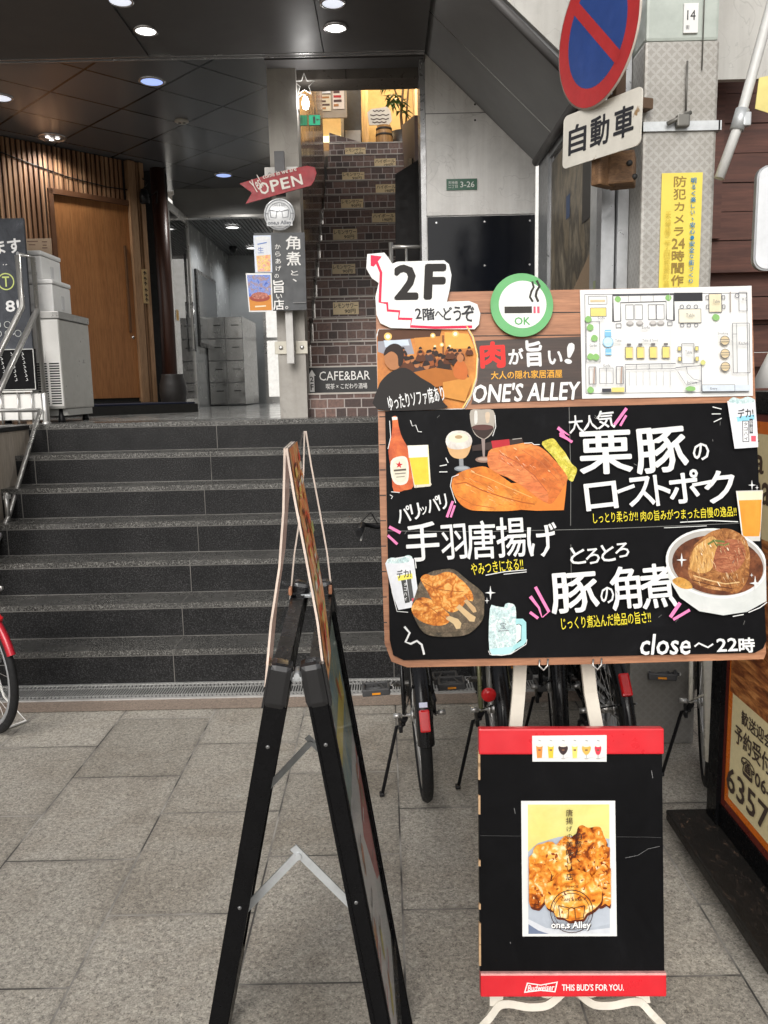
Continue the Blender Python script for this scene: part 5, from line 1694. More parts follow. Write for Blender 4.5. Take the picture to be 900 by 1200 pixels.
    for s, dx, dz in ((1, -.15, .10), (-1, .15, -.10)):
        c = MB().tube([(.44, s * .075, .285), (.44 + dx, s * .095, .285 + dz * .45)], .009, 0, 8)
        cx, cz = .44 + dx, .285 + dz * .45
        cr_ = c.build('crank', M['steel'], t)
        p = MB()
        p.tube([(cx, s * .09, cz), (cx, s * .215, cz)], .008, 0, 8)
        for dx_ in (-.042, .042):
            p.box((cx + dx_, s * .16, cz), (.012, .115, .030), 0, None, .005)
        p.box((cx, s * .107, cz), (.084, .012, .028), 0, None, .004).box((cx, s * .212, cz), (.084, .012, .028), 0, None, .004)
        p.bar([(cx - .04, s * .12, cz + .004), (cx + .04, s * .15, cz + .004)], .008, .012).bar([(cx - .04, s * .20, cz - .004), (cx + .04, s * .17, cz - .004)], .008, .012)
        po = p.build('pedal', plain('grey_resin', (.045, .045, .047), .5), cr_)
        each(MB().box((cx - .0490, s * .16, cz - .004), (.003, .035, .008)).box((cx + .0490, s * .16, cz - .004), (.003, .035, .008)), 'reflector', M['amber'], po)
    ks = MB()
    if twoleg:
        ks.tube([(.0, .065, RW), (-.02, .085, .15), (-.05, .16, .006), (-.05, -.16, .006), (-.02, -.085, .15), (.0, -.065, RW)], .006, 0, 8)
        ks.build('kickstand', M['white'], t)
    else:
        ks.tube([(.03, .06, RW - .05), (.06, .09, RW - .07), (-.02, .165, .026)], .007, 0, 8).box((-.02, .168, .022), (.03, .02, .012), 0, None, .004)
        ks.tube([(.02, .055, RW - .02), (.12, .075, RW - .10)], .012, 0, 8).box((.05, .075, RW - .06), (.09, .015, .03), 0, None, .005)
        ks.build('kickstand', M['black'], t)
    if basket:
        bk = MB()
        x0, x1, z0, z1 = .92, 1.20, .70, .93
        def ringz(z, sx):
            w2, a, b = .165 * sx, x0 + (1 - sx) * .1, x1 - (1 - sx) * .1
            return [(a, -w2, z), (b, -w2, z), (b, w2, z), (a, w2, z)]
        for i in range(5):
            bk.tube(ringz(z0 + (z1 - z0) * i / 4, .78 + .22 * i / 4), .003 if i < 4 else .005, 0, 5, True)
        for i in range(9):
            q = i / 8
            for s in (-1, 1):
                bk.tube([(x0 + .03 + (x1 - x0 - .06) * q, s * .13, z0), (x0 + (x1 - x0) * q, s * .165, z1)], .0022, 0, 4)
            bk.tube([(x0 + .02, -.13 + .26 * q, z0), (x0, -.165 + .33 * q, z1)], .0022, 0, 4).tube([(x1 - .02, -.13 + .26 * q, z0), (x1, -.165 + .33 * q, z1)], .0022, 0, 4)
            bk.tube([(x0 + .02, -.13 + .26 * q, z0), (x1 - .02, -.13 + .26 * q, z0)], .0022, 0, 4)
        bk.build('basket', M['black'], t)
    cb = MB()
    cb.tube([(.80, .20, .93), (.92, .12, .98), (.93, .03, .80), (.90, .03, .62), (.60, .02, .43), (.40, .02, .33)], .003, 0, 5)
    cb.tube([(.80, -.20, .93), (.93, -.14, .99), (.95, -.03, .78), (.93, -.05, .56)], .003, 0, 5)
    cb.build('cable', M['rubber'], t)
    return t
bicycle('black bicycle with a long red tail reflector at the left of the menu board', (.125, 2.965, 0), R(92), R(-3), M['bikeblack'], rack=False, tailmark=(.44, .036, .075, True), mw=1.0, basket=False, mudend=176, hw=.62)
bicycle('olive framed bicycle with chunky tyres partly behind the red topped easel board', (.425, 3.0, 0), R(88), R(-3), M['olive'], tyre_w=.028, knobby=True, rack=False, guard=M['bikeblack'], basket=False)
bicycle('black bicycle with silver spokes parked behind the right easel leg', (.70, 3.22, 0), R(82), R(-3), M['bikeblack'], rack=True, basket=True, tailmark=(.20, .02, .03, False))
bicycle('black bicycle with a slanted red reflector next to the patterned post', (.85, 2.98, 0), R(90), R(-4), M['bikeblack'], tyre_w=.026, knobby=True, rack=False, basket=False, tailmark=(.53, .036, .080, False), mw=.85)
bicycle('cream framed bicycle between the patterned post and the lit signboard', (1.245, 3.02, 0), R(72), R(-2), M['bikewhite'], rack=False, guard=M['bikewhite'], basket=False, tailmark=(.62, .03, .05, False))
bicycle('red bicycle with silver rack cut off by the left picture edge', (-1.905, 3.63, 0), R(143), R(-2), M['bikered'], rack=True, guard=M['bikered'], rim=M['alu'], basket=True, twoleg=True, tailmark=(.60, .03, .05, False), mudend=160, mw=.62, tyre_w=.017)

# ------------------------------------------------------------------ easel that carries the two boards
t = thing('display_easel', 'chipped white iron easel with scrolled feet carrying both food boards', 'easel', (.41, 1.82, 0))
lean = .165                                     # set back per metre of height
e = MB()
def ep(x, z, off=0):
    return (x, (z - .06) * lean + off, z)
for s in (-1, 1):
    each(MB().bar([(s * .175, -.086, .105), (s * .165, -.02, .26), ep(s * .09, .80, .0), ep(s * .03, 1.55, 0)], .032, .014, (0, 1, -.16)), 'leg', M['easel'], t)
each(MB().bar([(.02, .25, 1.55), (.0, .62, .75), (-.01, .90, .01)], .03, .014, (0, 1, .4)), 'leg', M['easel'], t)
MB().bar([ep(-.12, 1.30, .014), ep(.12, 1.30, .014)], .03, .012, (0, 1, -.16)).bar([ep(-.10, .885, .012), ep(.10, .885, .012)], .03, .012, (0, 1, -.16)).build('crossbar', M['easel'], t)
def scroll(s):
    m_ = MB()
    pts = []
    for x, z in ((.0, .158), (.026, .128), (.056, .106), (.10, .103), (.145, .112), (.172, .105), (.20, .075), (.245, .02)):
        pts.append((s * x, -.088 - .012 * (x > .18), z))
    sm_ = []
    for i in range(len(pts) - 1):
        p0, p1, p2, p3 = (Vector(pts[max(0, i - 1)]), Vector(pts[i]), Vector(pts[i + 1]), Vector(pts[min(len(pts) - 1, i + 2)]))
        for q in range(4):
            u = q / 4
            sm_.append(.5 * ((2 * p1) + (-p0 + p2) * u + (2 * p0 - 5 * p1 + 4 * p2 - p3) * u * u + (-p0 + 3 * p1 - 3 * p2 + p3) * u ** 3))
    sm_.append(Vector(pts[-1]))
    m_.bar(sm_, .016, .017, (0, 0.4, 1))
    cpts = [(s * (.052 + .022 * math.cos(R(a))), -.082, .150 + .022 * math.sin(R(a))) for a in range(-250, 60, 20)]
    m_.bar(cpts, .012, .012, (0, 1, 0))
    return m_.build('scroll_foot', M['easel'], t)
scroll(-1)
scroll(1)
MB().bar([(-.172, -.045, .20), (.172, -.045, .20)], .02, .010, (0, 1, 0)).build('rest', M['easel'], t)

# ------------------------------------------------------------------ big menu board
LEAN = -math.atan2(.15, .885)
t = thing('menu_board', 'big wood edged black menu board with chalk lettering and pasted food pictures', 'menu board', (-.027, 1.84, .913), (LEAN, R(.72), 0))
OX, OY, K = 437, 783, 498.0
def mp(x, y):
    return ((x - OX) / K, (OY - y) / K)
outl = [(437, 340), (883, 336), (887, 560), (893, 770), (890, 777), (700, 781), (470, 783), (452, 776), (444, 755), (440, 600)]
cutout('backing_board', outl, OX, OY, K, .018, M['boardwood'], t)
gr = MB()
for y in (365, 392, 487):
    gr.span((mp(440, y)[0], -.0006, mp(0, y + .6)[1]), (mp(882, y)[0], .001, mp(0, y - .6)[1]))
for i in range(9):
    gr.span((mp(440, 520 + 30 * i)[0], -.0006, mp(0, 520.6 + 30 * i)[1]), (mp(447, 0)[0], .001, mp(0, 519.4 + 30 * i)[1]))
    gr.span((mp(885, 0)[0], -.0006, mp(0, 520.6 + 30 * i)[1]), (mp(889, 0)[0], .001, mp(0, 519.4 + 30 * i)[1]))
gr.build('plank_groove', M['dark'], t)
bp_ = [(447, 481), (884, 474), (887, 600), (892, 755), (888, 764), (878, 769), (660, 772), (466, 774), (454, 768), (450, 750), (448, 600)]
bo = cutout('chalkboard_panel', bp_, OX, OY, K, .006, M['chalk'], t, -.0068)
W_ = (.74, .74, .73)
Y_ = (.78, .66, .04)
P_ = (.82, .22, .46)
MEAT = print_mat('meat_print', [(.30, (.46, .10, .008)), (.46, (.66, .19, .018)), (.58, (.74, .25, .03)), (.75, (.80, .38, .09))], 5, 8, 1.2)
MEAT2 = print_mat('meat_print_red', [(.30, (.40, .075, .010)), (.48, (.62, .16, .028)), (.62, (.70, .24, .055)), (.78, (.78, .38, .13))], 7, 8, 1.4)
CHICK = crust_mat('chicken_print', [(.16, (.16, .035, .004)), (.34, (.44, .12, .012)), (.54, (.62, .22, .03)), (.76, (.76, .40, .11))], 26)
BRAISE = print_mat('braise_print', [(.28, (.05, .016, .006)), (.42, (.20, .07, .02)), (.56, (.40, .17, .05)), (.70, (.66, .40, .19))], 22, 9, 1.8)
LETT = print_mat('lettuce_print', [(.32, (.30, .26, .02)), (.5, (.60, .52, .06)), (.68, (.80, .72, .25))], 40)
ICE = print_mat('ice_print', [(.32, (.30, .46, .48)), (.5, (.56, .70, .70)), (.68, (.84, .90, .88))], 40, 8, 1.2)
CUP = print_mat('frosted_cup_print', [(.32, (.62, .63, .66)), (.5, (.70, .71, .74)), (.68, (.78, .78, .80))], 7)
SOUP = print_mat('soup_print', [(.35, (.05, .014, .006)), (.55, (.16, .05, .018)), (.75, (.30, .12, .05))], 10)
A = Art(OX, OY, K, .00005, .0075)
A.frame()
for pts in ([(448, 622), (560, 624), (700, 622), (884, 616)], [(664, 478), (665, 560), (664, 618)], [(664, 640), (664, 690)]):
    A.line(pts, .7, (.16, .16, .15))
# drinks and meat at the upper left
A.frame(430, 470, .2778)
A.blob([(92, 64), (112, 64), (118, 100), (132, 150), (160, 205), (168, 280), (178, 360), (140, 376), (95, 380), (86, 300), (74, 210), (86, 150), (92, 100)], print_mat('bottle_print', [(.3, (.30, .035, .01)), (.5, (.55, .10, .02)), (.7, (.72, .22, .05))], 9))
A.poly([(90, 64), (113, 64), (113, 76), (91, 78)], (.75, .73, .68)).line([(80, 80), (84, 150), (72, 200)], 3, W_)
A.blob([(84, 252), (120, 232), (152, 240), (160, 300), (150, 345), (110, 352), (86, 320)], (.78, .74, .62)).blob([(92, 262), (120, 243), (146, 250), (152, 300), (144, 335), (112, 341), (94, 315)], (.70, .66, .52))
A.poly([(119 + (16 if i % 2 == 0 else 6.5) * math.sin(R(36 * i + 5)), 268 - (16 if i % 2 == 0 else 6.5) * math.cos(R(36 * i + 5))) for i in range(10)], (.55, .02, .03))
A.line([(96, 292), (148, 288)], 8, (.10, .08, .06)).line([(100, 306), (146, 303)], 5, (.25, .22, .18)).line([(106, 320), (142, 317)], 4, (.3, .27, .2)).line([(84, 382), (120, 385)], 3, W_)
A.poly([(154, 186), (243, 184), (252, 345), (256, 352), (250, 360), (182, 366)], (.70, .64, .50)).poly([(160, 226), (244, 224), (249, 350), (184, 354)], print_mat('beer_print', [(.35, (.74, .46, .02)), (.55, (.82, .56, .04)), (.75, (.86, .66, .14))], 5)).poly([(156, 187), (243, 185), (244, 235), (160, 238)], print_mat('head_print', [(.35, (.68, .67, .62)), (.6, (.80, .79, .76))], 20))
A.poly([(238, 190), (243, 186), (250, 350), (246, 352)], (.88, .82, .55))
A.poly([(372, 235), (390, 236), (392, 275), (374, 276)], (.26, .27, .28)).ell(386, 286, 34, 12, (.20, .22, .24)).ell(386, 284, 26, 7, (.34, .36, .38))
A.blob([(318, 158), (330, 215), (352, 240), (392, 243), (416, 218), (428, 160), (400, 132), (345, 132)], (.62, .38, .18)).blob([(318, 158), (326, 195), (372, 205), (420, 192), (428, 158), (400, 128), (345, 128)], print_mat('foam_print', [(.35, (.45, .40, .36)), (.6, (.70, .66, .60))], 22)).ell(372, 156, 42, 20, (.78, .68, .52)).ell(372, 152, 16, 8, (.42, .30, .16))
A.poly([(428, 190), (500, 175), (640, 158), (648, 182), (560, 205), (430, 212)], (.035, .02, .016)).poly([(510, 170), (586, 163), (590, 196), (516, 204)], (.45, .02, .03)).line([(600, 164), (640, 160)], 3, (.4, .38, .35))
A.blob([(424, 40), (424, 95), (440, 140), (470, 162), (486, 162), (514, 138), (527, 90), (520, 40), (470, 36)], (.40, .36, .31)).blob([(430, 110), (446, 142), (470, 158), (486, 158), (508, 138), (520, 112), (474, 120)], (.045, .018, .018)).ell(474, 112, 46, 12, (.10, .04, .035)).blob([(440, 46), (452, 44), (452, 90), (440, 96)], (.66, .64, .60)).blob([(486, 52), (505, 50), (502, 88), (490, 92)], (.58, .46, .34))
A.poly([(468, 160), (484, 160), (482, 238), (474, 240)], (.28, .22, .20)).ell(478, 249, 36, 13, (.26, .16, .12)).ell(478, 247, 26, 7, (.42, .30, .24)).line([(527, 60), (530, 110), (516, 150)], 3, W_)
A.poly([(590, 350), (828, 340), (822, 400), (814, 466), (700, 468), (600, 460)], (.70, .21, .03))
A.blob([(724, 186), (750, 166), (776, 164), (800, 195), (822, 222), (850, 270), (872, 292), (862, 325), (850, 346), (820, 320), (780, 250)], LETT)
A.blob([(498, 215), (550, 196), (610, 186), (660, 180), (718, 198), (770, 245), (815, 300), (832, 335), (806, 380), (770, 432), (742, 436), (690, 405), (640, 365), (575, 325), (502, 290)], MEAT2)
A.blob([(500, 220), (545, 222), (620, 262), (690, 318), (742, 385), (748, 425), (728, 428), (650, 370), (575, 322), (504, 288)], print_mat('meat_cut', [(.35, (.58, .14, .04)), (.55, (.68, .21, .06)), (.7, (.74, .30, .11))], 6, 6, .5, stretch=(1, 1, 3)))
A.line([(545, 222), (620, 262), (690, 318), (742, 385)], 4, (.42, .10, .03)).line([(640, 210), (720, 262), (790, 340)], 3, (.45, .13, .04)).line([(690, 205), (750, 260), (806, 330)], 2.5, (.50, .17, .05))
A.blob([(340, 352), (352, 318), (390, 296), (440, 282), (486, 280), (540, 312), (600, 355), (660, 392), (702, 415), (690, 445), (640, 462), (560, 468), (470, 466), (420, 462), (380, 440), (350, 395)], MEAT)
A.line([(352, 352), (400, 345), (470, 380), (560, 410), (640, 432), (690, 440)], 5, (.40, .09, .01)).line([(360, 400), (430, 440), (520, 455)], 3, (.44, .11, .015)).line([(420, 300), (500, 330), (590, 372), (680, 412)], 3, (.80, .40, .12))
rg = random.Random(31)
def grain(x0, y0, x1, y1, ang, cols, n, l=26, keep=None):
    for i in range(n):
        x, y = rg.uniform(x0, x1), rg.uniform(y0, y1)
        if keep and not keep(x, y):
            continue
        a_ = R(ang + rg.uniform(-14, 14))
        q_ = rg.uniform(.4, 1) * l
        A.line([(x, y), (x + q_ * .5 * math.cos(a_), y + q_ * .5 * math.sin(a_) - 1), (x + q_ * math.cos(a_), y + q_ * math.sin(a_))], rg.uniform(.8, 2.4), rg.choice(cols), True)
grain(390, 310, 620, 440, 30, [(.84, .46, .16), (.50, .14, .02), (.90, .60, .30), (.44, .11, .015)], 60, 40, lambda x, y: (x - 340) * .34 + 292 < y < (x - 340) * .34 + 385)
grain(540, 205, 760, 330, 40, [(.88, .52, .30), (.50, .12, .04), (.92, .66, .44), (.42, .09, .03)], 60, 34, lambda x, y: (x - 520) * .62 + 178 < y < (x - 520) * .75 + 245)
for x, y, r_, q_ in ((610, 205, 9, 2.5), (430, 300, 10, 2.5), (752, 300, 6, 2.5)):
    A.ell(x, y, r_, q_, (.84, .50, .24), 32, 14)
A.line([(370, 312), (342, 322), (334, 360), (346, 400), (356, 432)], 3, W_).line([(288, 300), (322, 300)], 4, W_).line([(290, 275), (320, 270)], 4, W_).line([(316, 240), (326, 262)], 4, W_)
A.line([(168, 80), (176, 105), (190, 100), (200, 128), (216, 130)], 3, W_).line([(648, 182), (680, 180), (690, 188), (714, 188)], 3, W_).line([(78, 395), (90, 402), (84, 412)], 3, W_)
# headings
for ch, b, r_ in (('パ', (106, 444, 166, 512), 12), ('リ', (166, 432, 206, 500), 12), ('ッ', (206, 446, 236, 480), 12), ('パ', (234, 404, 288, 470), 12), ('リ', (286, 394, 320, 458), 12)):
    A.text(ch, *b, W_, r_, .022)
A.line([(318, 492), (344, 424)], 11, P_).line([(334, 492), (352, 442)], 9, P_).line([(74, 530), (122, 556)], 13, P_).line([(68, 566), (108, 604)], 11, P_).line([(790, 118), (838, 150)], 15, P_, True).line([(798, 140), (850, 180)], 11, P_)
A.frame()
hb = .013
for ch, b, r_ in (('手', (470, 612, 509, 658), 3), ('羽', (511, 615, 541, 656), 4), ('唐', (541, 611, 575, 656), 2), ('揚', (576, 607, 611, 654), 3), ('げ', (612, 615, 648, 654), 6)):
    A.text(ch, *b, W_, r_, hb)
A.text('やみつきになる!!', 546, 658, 607, 672, Y_, 6, .006).line([(563, 675), (585, 671), (611, 669)], 1, W_).line([(584, 674), (611, 671.5)], .9, W_)
A.frame(650, 470, .2778)
for ch, b, r_ in (('大', (45, 66, 106, 142), 5), ('人', (104, 66, 166, 130), 5), ('気', (162, 46, 240, 124), 5)):
    A.text(ch, *b, W_, r_, .014)
A.line([(238, 108), (290, 38)], 13, P_).line([(262, 112), (288, 68)], 10, P_).line([(0, 118), (28, 152)], 14, P_, True).line([(6, 150), (60, 178)], 9, P_)
for ch, b, r_ in (('栗', (86, 132, 312, 316), 2), ('豚', (322, 118, 545, 312), 5), ('の', (566, 188, 636, 262), 5), ('ロ', (108, 350, 246, 466), 6), ('ス', (290, 328, 402, 452), 6), ('ト', (402, 318, 470, 450), 6), ('ポ', (462, 302, 592, 442), 6), ('ク', (612, 304, 744, 442), 5)):
    A.text(ch, *b, W_, r_, .022)
A.line([(245, 392), (318, 366)], 15, W_).line([(562, 366), (650, 350)], 14, W_)
A.text('しっとり柔らか!!', 142, 476, 330, 520, Y_, 3, .006).text('肉の旨みがつまった自慢の逸品!!', 342, 464, 746, 508, Y_, 2.5, .006)
A.line([(508, 522), (640, 516), (752, 522)], 4, W_).line([(440, 545), (620, 538)], 2.5, W_)
A.line([(652, 36), (690, 46)], 4, W_).line([(648, 66), (686, 66)], 4, W_).line([(656, 100), (690, 84)], 4, W_)
# frosted cup upper right
A.poly([(714, 12), (832, 6), (838, 110), (842, 208), (742, 214)], CUP).blob([(720, 14), (740, -4), (770, 4), (800, -6), (828, 6), (820, 20), (760, 24)], ICE)
A.poly([(752, 80), (828, 70), (828, 92), (756, 100)], (.28, .62, .78))
A.text('デカ!', 758, 44, 824, 84, (.03, .03, .03), 5, .03).rect(776, 96, 804, 186, (.04, .04, .05)).rect(779, 99, 801, 183, (.78, .78, .79)).column('タコハイ', 790, 100, 182, 20, (.03, .03, .03), .02).rect(806, 88, 820, 150, (.06, .06, .07)).column('檸檬', 813, 92, 146, 11, (.8, .8, .8)).rect(812, 160, 832, 184, (.70, .10, .14))
def spark(x, y, r_):
    A.poly([(x, y - r_), (x + r_ * .14, y - r_ * .14), (x + r_ * .75, y), (x + r_ * .14, y + r_ * .14), (x, y + r_), (x - r_ * .14, y + r_ * .14), (x - r_ * .75, y), (x - r_ * .14, y - r_ * .14)], W_)
spark(812, 368, 22)
spark(833, 379, 12)
A.poly([(744, 392), (858, 390), (850, 500), (842, 604), (768, 604)], (.60, .58, .54)).poly([(752, 428), (852, 428), (844, 560), (838, 584), (772, 584), (764, 540)], print_mat('ale_print', [(.35, (.66, .24, .02)), (.55, (.74, .31, .04)), (.75, (.80, .42, .10))], 5)).poly([(748, 396), (856, 394), (853, 430), (752, 432)], (.80, .70, .50))
A.line([(748, 394), (756, 460), (766, 560)], 4, (.8, .78, .74)).line([(720, 560), (768, 580)], 3, W_)
# lower left
A.frame(430, 630, .2778)
A.poly([(56, 108), (66, 90), (160, 76), (176, 92), (200, 288), (110, 304), (86, 240)], CUP).blob([(60, 104), (80, 84), (120, 88), (150, 74), (170, 84), (150, 104), (100, 108)], ICE).line([(182, 90), (186, 130)], 4, W_).line([(72, 130), (84, 230), (104, 310), (150, 314)], 3, W_)
A.poly([(106, 162), (168, 150), (172, 172), (110, 182)], (.82, .74, .12)).text('デカ!', 104, 134, 164, 170, (.03, .03, .03), 6, .03).poly([(122, 180), (142, 177), (158, 272), (138, 276)], (.06, .06, .06)).poly([(146, 176), (164, 173), (176, 264), (158, 268)], (.08, .08, .08)).column('タコハイ', 140, 186, 268, 16, (.8, .8, .8), .02).poly([(166, 256), (182, 254), (184, 268), (168, 270)], (.7, .1, .14))
A.blob([(166, 305), (182, 240), (206, 178), (240, 148), (290, 136), (345, 136), (400, 180), (466, 236), (470, 290), (462, 350), (405, 406), (330, 418), (250, 414), (204, 388)], print_mat('plate_print', [(.32, (.035, .028, .02)), (.5, (.085, .065, .04)), (.7, (.20, .15, .10))], 45))
A.blob([(176, 305), (214, 190), (246, 160), (340, 148), (452, 240), (450, 340), (398, 388), (256, 398), (212, 372)], print_mat('plate_in', [(.32, (.06, .045, .03)), (.55, (.13, .095, .06)), (.75, (.26, .19, .11))], 60))
A.blob([(320, 160), (372, 176), (418, 230), (420, 270), (360, 240), (322, 190)], CHICK)
A.blob([(214, 196), (204, 172), (226, 154), (262, 162), (310, 146), (352, 158), (390, 208), (398, 256), (372, 300), (330, 316), (288, 290), (252, 262), (232, 226)], CHICK)
A.blob([(164, 300), (180, 268), (204, 252), (250, 262), (296, 298), (326, 330), (318, 360), (278, 372), (226, 362), (182, 336)], CHICK)
A.poly([(352, 296), (366, 282), (412, 322), (434, 336), (428, 356), (408, 354), (396, 340)], (.60, .42, .22)).poly([(384, 268), (398, 262), (432, 296), (438, 314), (424, 318)], (.55, .36, .18)).poly([(306, 342), (322, 330), (360, 344), (374, 362), (368, 384), (352, 386), (340, 364)], (.62, .45, .24))
A.line([(216, 190), (262, 216), (330, 226), (384, 230)], 3, (.30, .08, .01)).line([(200, 270), (250, 300), (310, 345)], 3, (.36, .10, .015))
A.blob([(494, 302), (520, 292), (552, 296), (560, 282), (582, 280), (602, 298), (604, 380), (604, 462), (578, 492), (530, 496), (490, 480)], ICE)
A.poly([(602, 345), (632, 345), (646, 360), (646, 440), (634, 456), (582, 482), (590, 458), (624, 436), (626, 372), (616, 366), (602, 370)], (.36, .66, .68)).poly([(604, 372), (616, 368), (624, 376), (622, 430), (604, 446)], (.76, .82, .78)).poly([(492, 470), (590, 462), (576, 494), (500, 494)], (.46, .74, .76))
A.text('宝', 536, 360, 562, 388, (.16, .18, .20), 0, .01).line([(528, 396), (572, 394)], 4, (.2, .22, .24)).ring(548, 370, 26, 1.5, (.3, .34, .36)).line([(486, 478), (492, 494), (540, 498), (580, 492), (644, 452), (648, 432)], 3, W_)
spark(497, 235, 30)
spark(482, 268, 14)
A.line([(664, 252), (700, 300), (712, 340)], 15, P_, True).line([(686, 212), (712, 262), (742, 318)], 13, P_).line([(662, 318), (696, 344)], 12, P_).line([(714, 340), (740, 318)], 4, P_)
A.line([(134, 374), (156, 400), (138, 438), (160, 446), (186, 434), (206, 450), (216, 492)], 9, W_)
# lower right
A.frame(650, 630, .2778)
for ch, b, r_ in (('と', (40, 46, 106, 118), 4), ('ろ', (106, 52, 166, 118), 4), ('と', (170, 36, 230, 108), 6), ('ろ', (230, 30, 290, 92), 4)):
    A.text(ch, *b, W_, r_, .018)
for ch, b, r_ in (('豚', (-44, 150, 160, 322), 4), ('の', (166, 214, 224, 284), 4), ('角', (208, 128, 336, 312), 5), ('煮', (332, 118, 484, 306), 5)):
    A.text(ch, *b, W_, r_, .020)
A.text('じっくり煮込んだ絶品の旨さ!!', 0, 328, 376, 380, Y_, 4, .006)
A.line([(458, 344), (500, 284)], 15, P_).line([(470, 354), (540, 314)], 12, P_)
def clamp(pts, xm):
    return [(min(x, xm), y) for x, y in pts]
def ellp(cx, cy, rx, ry, a0=0, a1=360, n=40, rot=0):
    a = R(rot)
    return [(cx + rx * math.cos(R(q)) * math.cos(a) - ry * math.sin(R(q)) * math.sin(a), cy + rx * math.cos(R(q)) * math.sin(a) + ry * math.sin(R(q)) * math.cos(a)) for q in (a0 + (a1 - a0) * i / n for i in range(n + 1))]
A.poly(clamp([(444, 90), (452, 180), (500, 262), (580, 320), (680, 338), (780, 324), (862, 280), (862, 150)], 862), print_mat('bowl_print', [(.3, (.52, .54, .52)), (.5, (.58, .60, .58)), (.7, (.64, .65, .63))], 3))
A.poly(clamp(ellp(655, 120, 214, 146, 0, 360, 44, 8), 862), (.74, .74, .72)).poly(clamp(ellp(655, 119, 203, 136, 0, 360, 44, 8), 860), (.42, .40, .37)).poly(clamp(ellp(660, 128, 192, 124, 0, 360, 44, 8), 858), SOUP)
A.blob([(468, 190), (500, 176), (540, 196), (552, 222), (520, 226), (490, 214)], print_mat('daikon', [(.35, (.46, .22, .04)), (.6, (.66, .38, .10))], 18))
A.blob([(536, 160), (542, 100), (552, 56), (590, 18), (640, -16), (700, -26), (752, -6), (782, 24), (796, 90), (792, 140), (784, 190), (740, 246), (690, 236), (620, 226), (560, 198)], BRAISE)
A.blob([(548, 100), (560, 58), (600, 26), (640, 6), (664, 40), (650, 100), (628, 150), (580, 160), (544, 140)], print_mat('fat_print', [(.35, (.42, .20, .05)), (.55, (.60, .34, .11)), (.7, (.74, .52, .26))], 16, 7, 1.4, stretch=(4, 1, 1)))
A.blob([(664, 40), (710, 20), (760, 30), (778, 90), (740, 150), (680, 160), (640, 130)], print_mat('lean_print', [(.35, (.22, .06, .03)), (.55, (.38, .13, .06)), (.7, (.52, .24, .12))], 22, 8, 1.2, stretch=(1, 1, 3)))
A.line([(620, 40), (646, 24), (690, 30)], 9, (.12, .16, .04)).line([(650, 40), (690, 44), (710, 36)], 6, (.16, .20, .05)).line([(640, 20), (660, 50)], 5, (.10, .13, .03))
A.line([(556, 170), (620, 190), (690, 206), (750, 200)], 5, (.66, .44, .20)).line([(550, 188), (640, 214), (720, 226)], 4, (.10, .03, .01))
grain(565, 20, 770, 200, 70, [(.66, .42, .20), (.14, .04, .015), (.80, .60, .36), (.24, .08, .03)], 80, 34, lambda x, y: True)
for x, y, r_, q_ in ((590, 80, 6, 2), (628, 46, 7, 2.5), (700, 60, 8, 2.5), (660, 206, 12, 2)):
    A.ell(x, y, r_, q_, (.88, .74, .54), 60, 12)
spark(506, 104, 30)
spark(812, 204, 32)
spark(798, 170, 10)
A.line([(716, 342), (762, 334)], 4, W_).line([(782, 326), (830, 306), (860, 284)], 4, W_)
A.text('close', 328, 412, 540, 500, W_, 0, .022, .12).text('22', 646, 432, 734, 488, W_, 2, .03).text('時', 738, 430, 806, 494, W_, 2, .03)
A.line([(554, 466), (572, 452), (592, 462), (610, 470), (632, 456)], 7, W_)
# scuffs and old chalk haze
rnd = random.Random(5)
A.frame()
for i in range(26):
    x, y = rnd.uniform(455, 870), rnd.uniform(490, 765)
    A.line([(x, y), (x + rnd.uniform(-4, 4), y + rnd.uniform(-5, 5))], rnd.uniform(.25, .6), (.20, .20, .19))
A.build('lettering', bo)

# pasted sheets along the top
ph = cutout('photo_sheet', [(437.5, 390), (440, 383)] + [(545, 383), (552, 395), (558, 420), (556, 445), (548, 468), (541, 479), (438.5, 480)], OX, OY, K, .0012, M['paper'], t, -.0035)
A = Art(OX, OY, K, .00005, .0037)
A.frame(420, 280, .2889)
clipx = lambda x, y: (x, y)
A.poly([(62, 392), (72, 360), (430, 358), (452, 395), (474, 480), (468, 560), (440, 640), (418, 686), (64, 690)], print_mat('bar_glow', [(.3, (.34, .10, .02)), (.5, (.56, .20, .03)), (.7, (.72, .34, .07))], 7))
A.poly([(66, 372), (72, 358), (330, 358), (320, 392), (200, 398), (66, 408)], (.09, .035, .015)).poly([(66, 408), (200, 398), (215, 460), (120, 470), (66, 450)], (.30, .30, .34)).poly([(90, 404), (190, 402), (196, 425), (96, 432)], (.55, .62, .70))
A.poly([(215, 395), (330, 388), (330, 450), (225, 455)], (.58, .24, .05)).poly([(340, 372), (438, 380), (462, 440), (345, 440)], (.74, .38, .08)).poly([(330, 385), (338, 385), (338, 470), (330, 470)], (.20, .07, .02))
for x, y, r_ in ((108, 388, 9), (292, 386, 6), (384, 380, 8), (328, 424, 5), (300, 430, 3.5), (360, 430, 4)):
    A.ell(x, y, r_ * 1.8, r_ * 1.8, (.80, .50, .14)).ell(x, y, r_, r_, (.86, .82, .66))
rnd = random.Random(11)
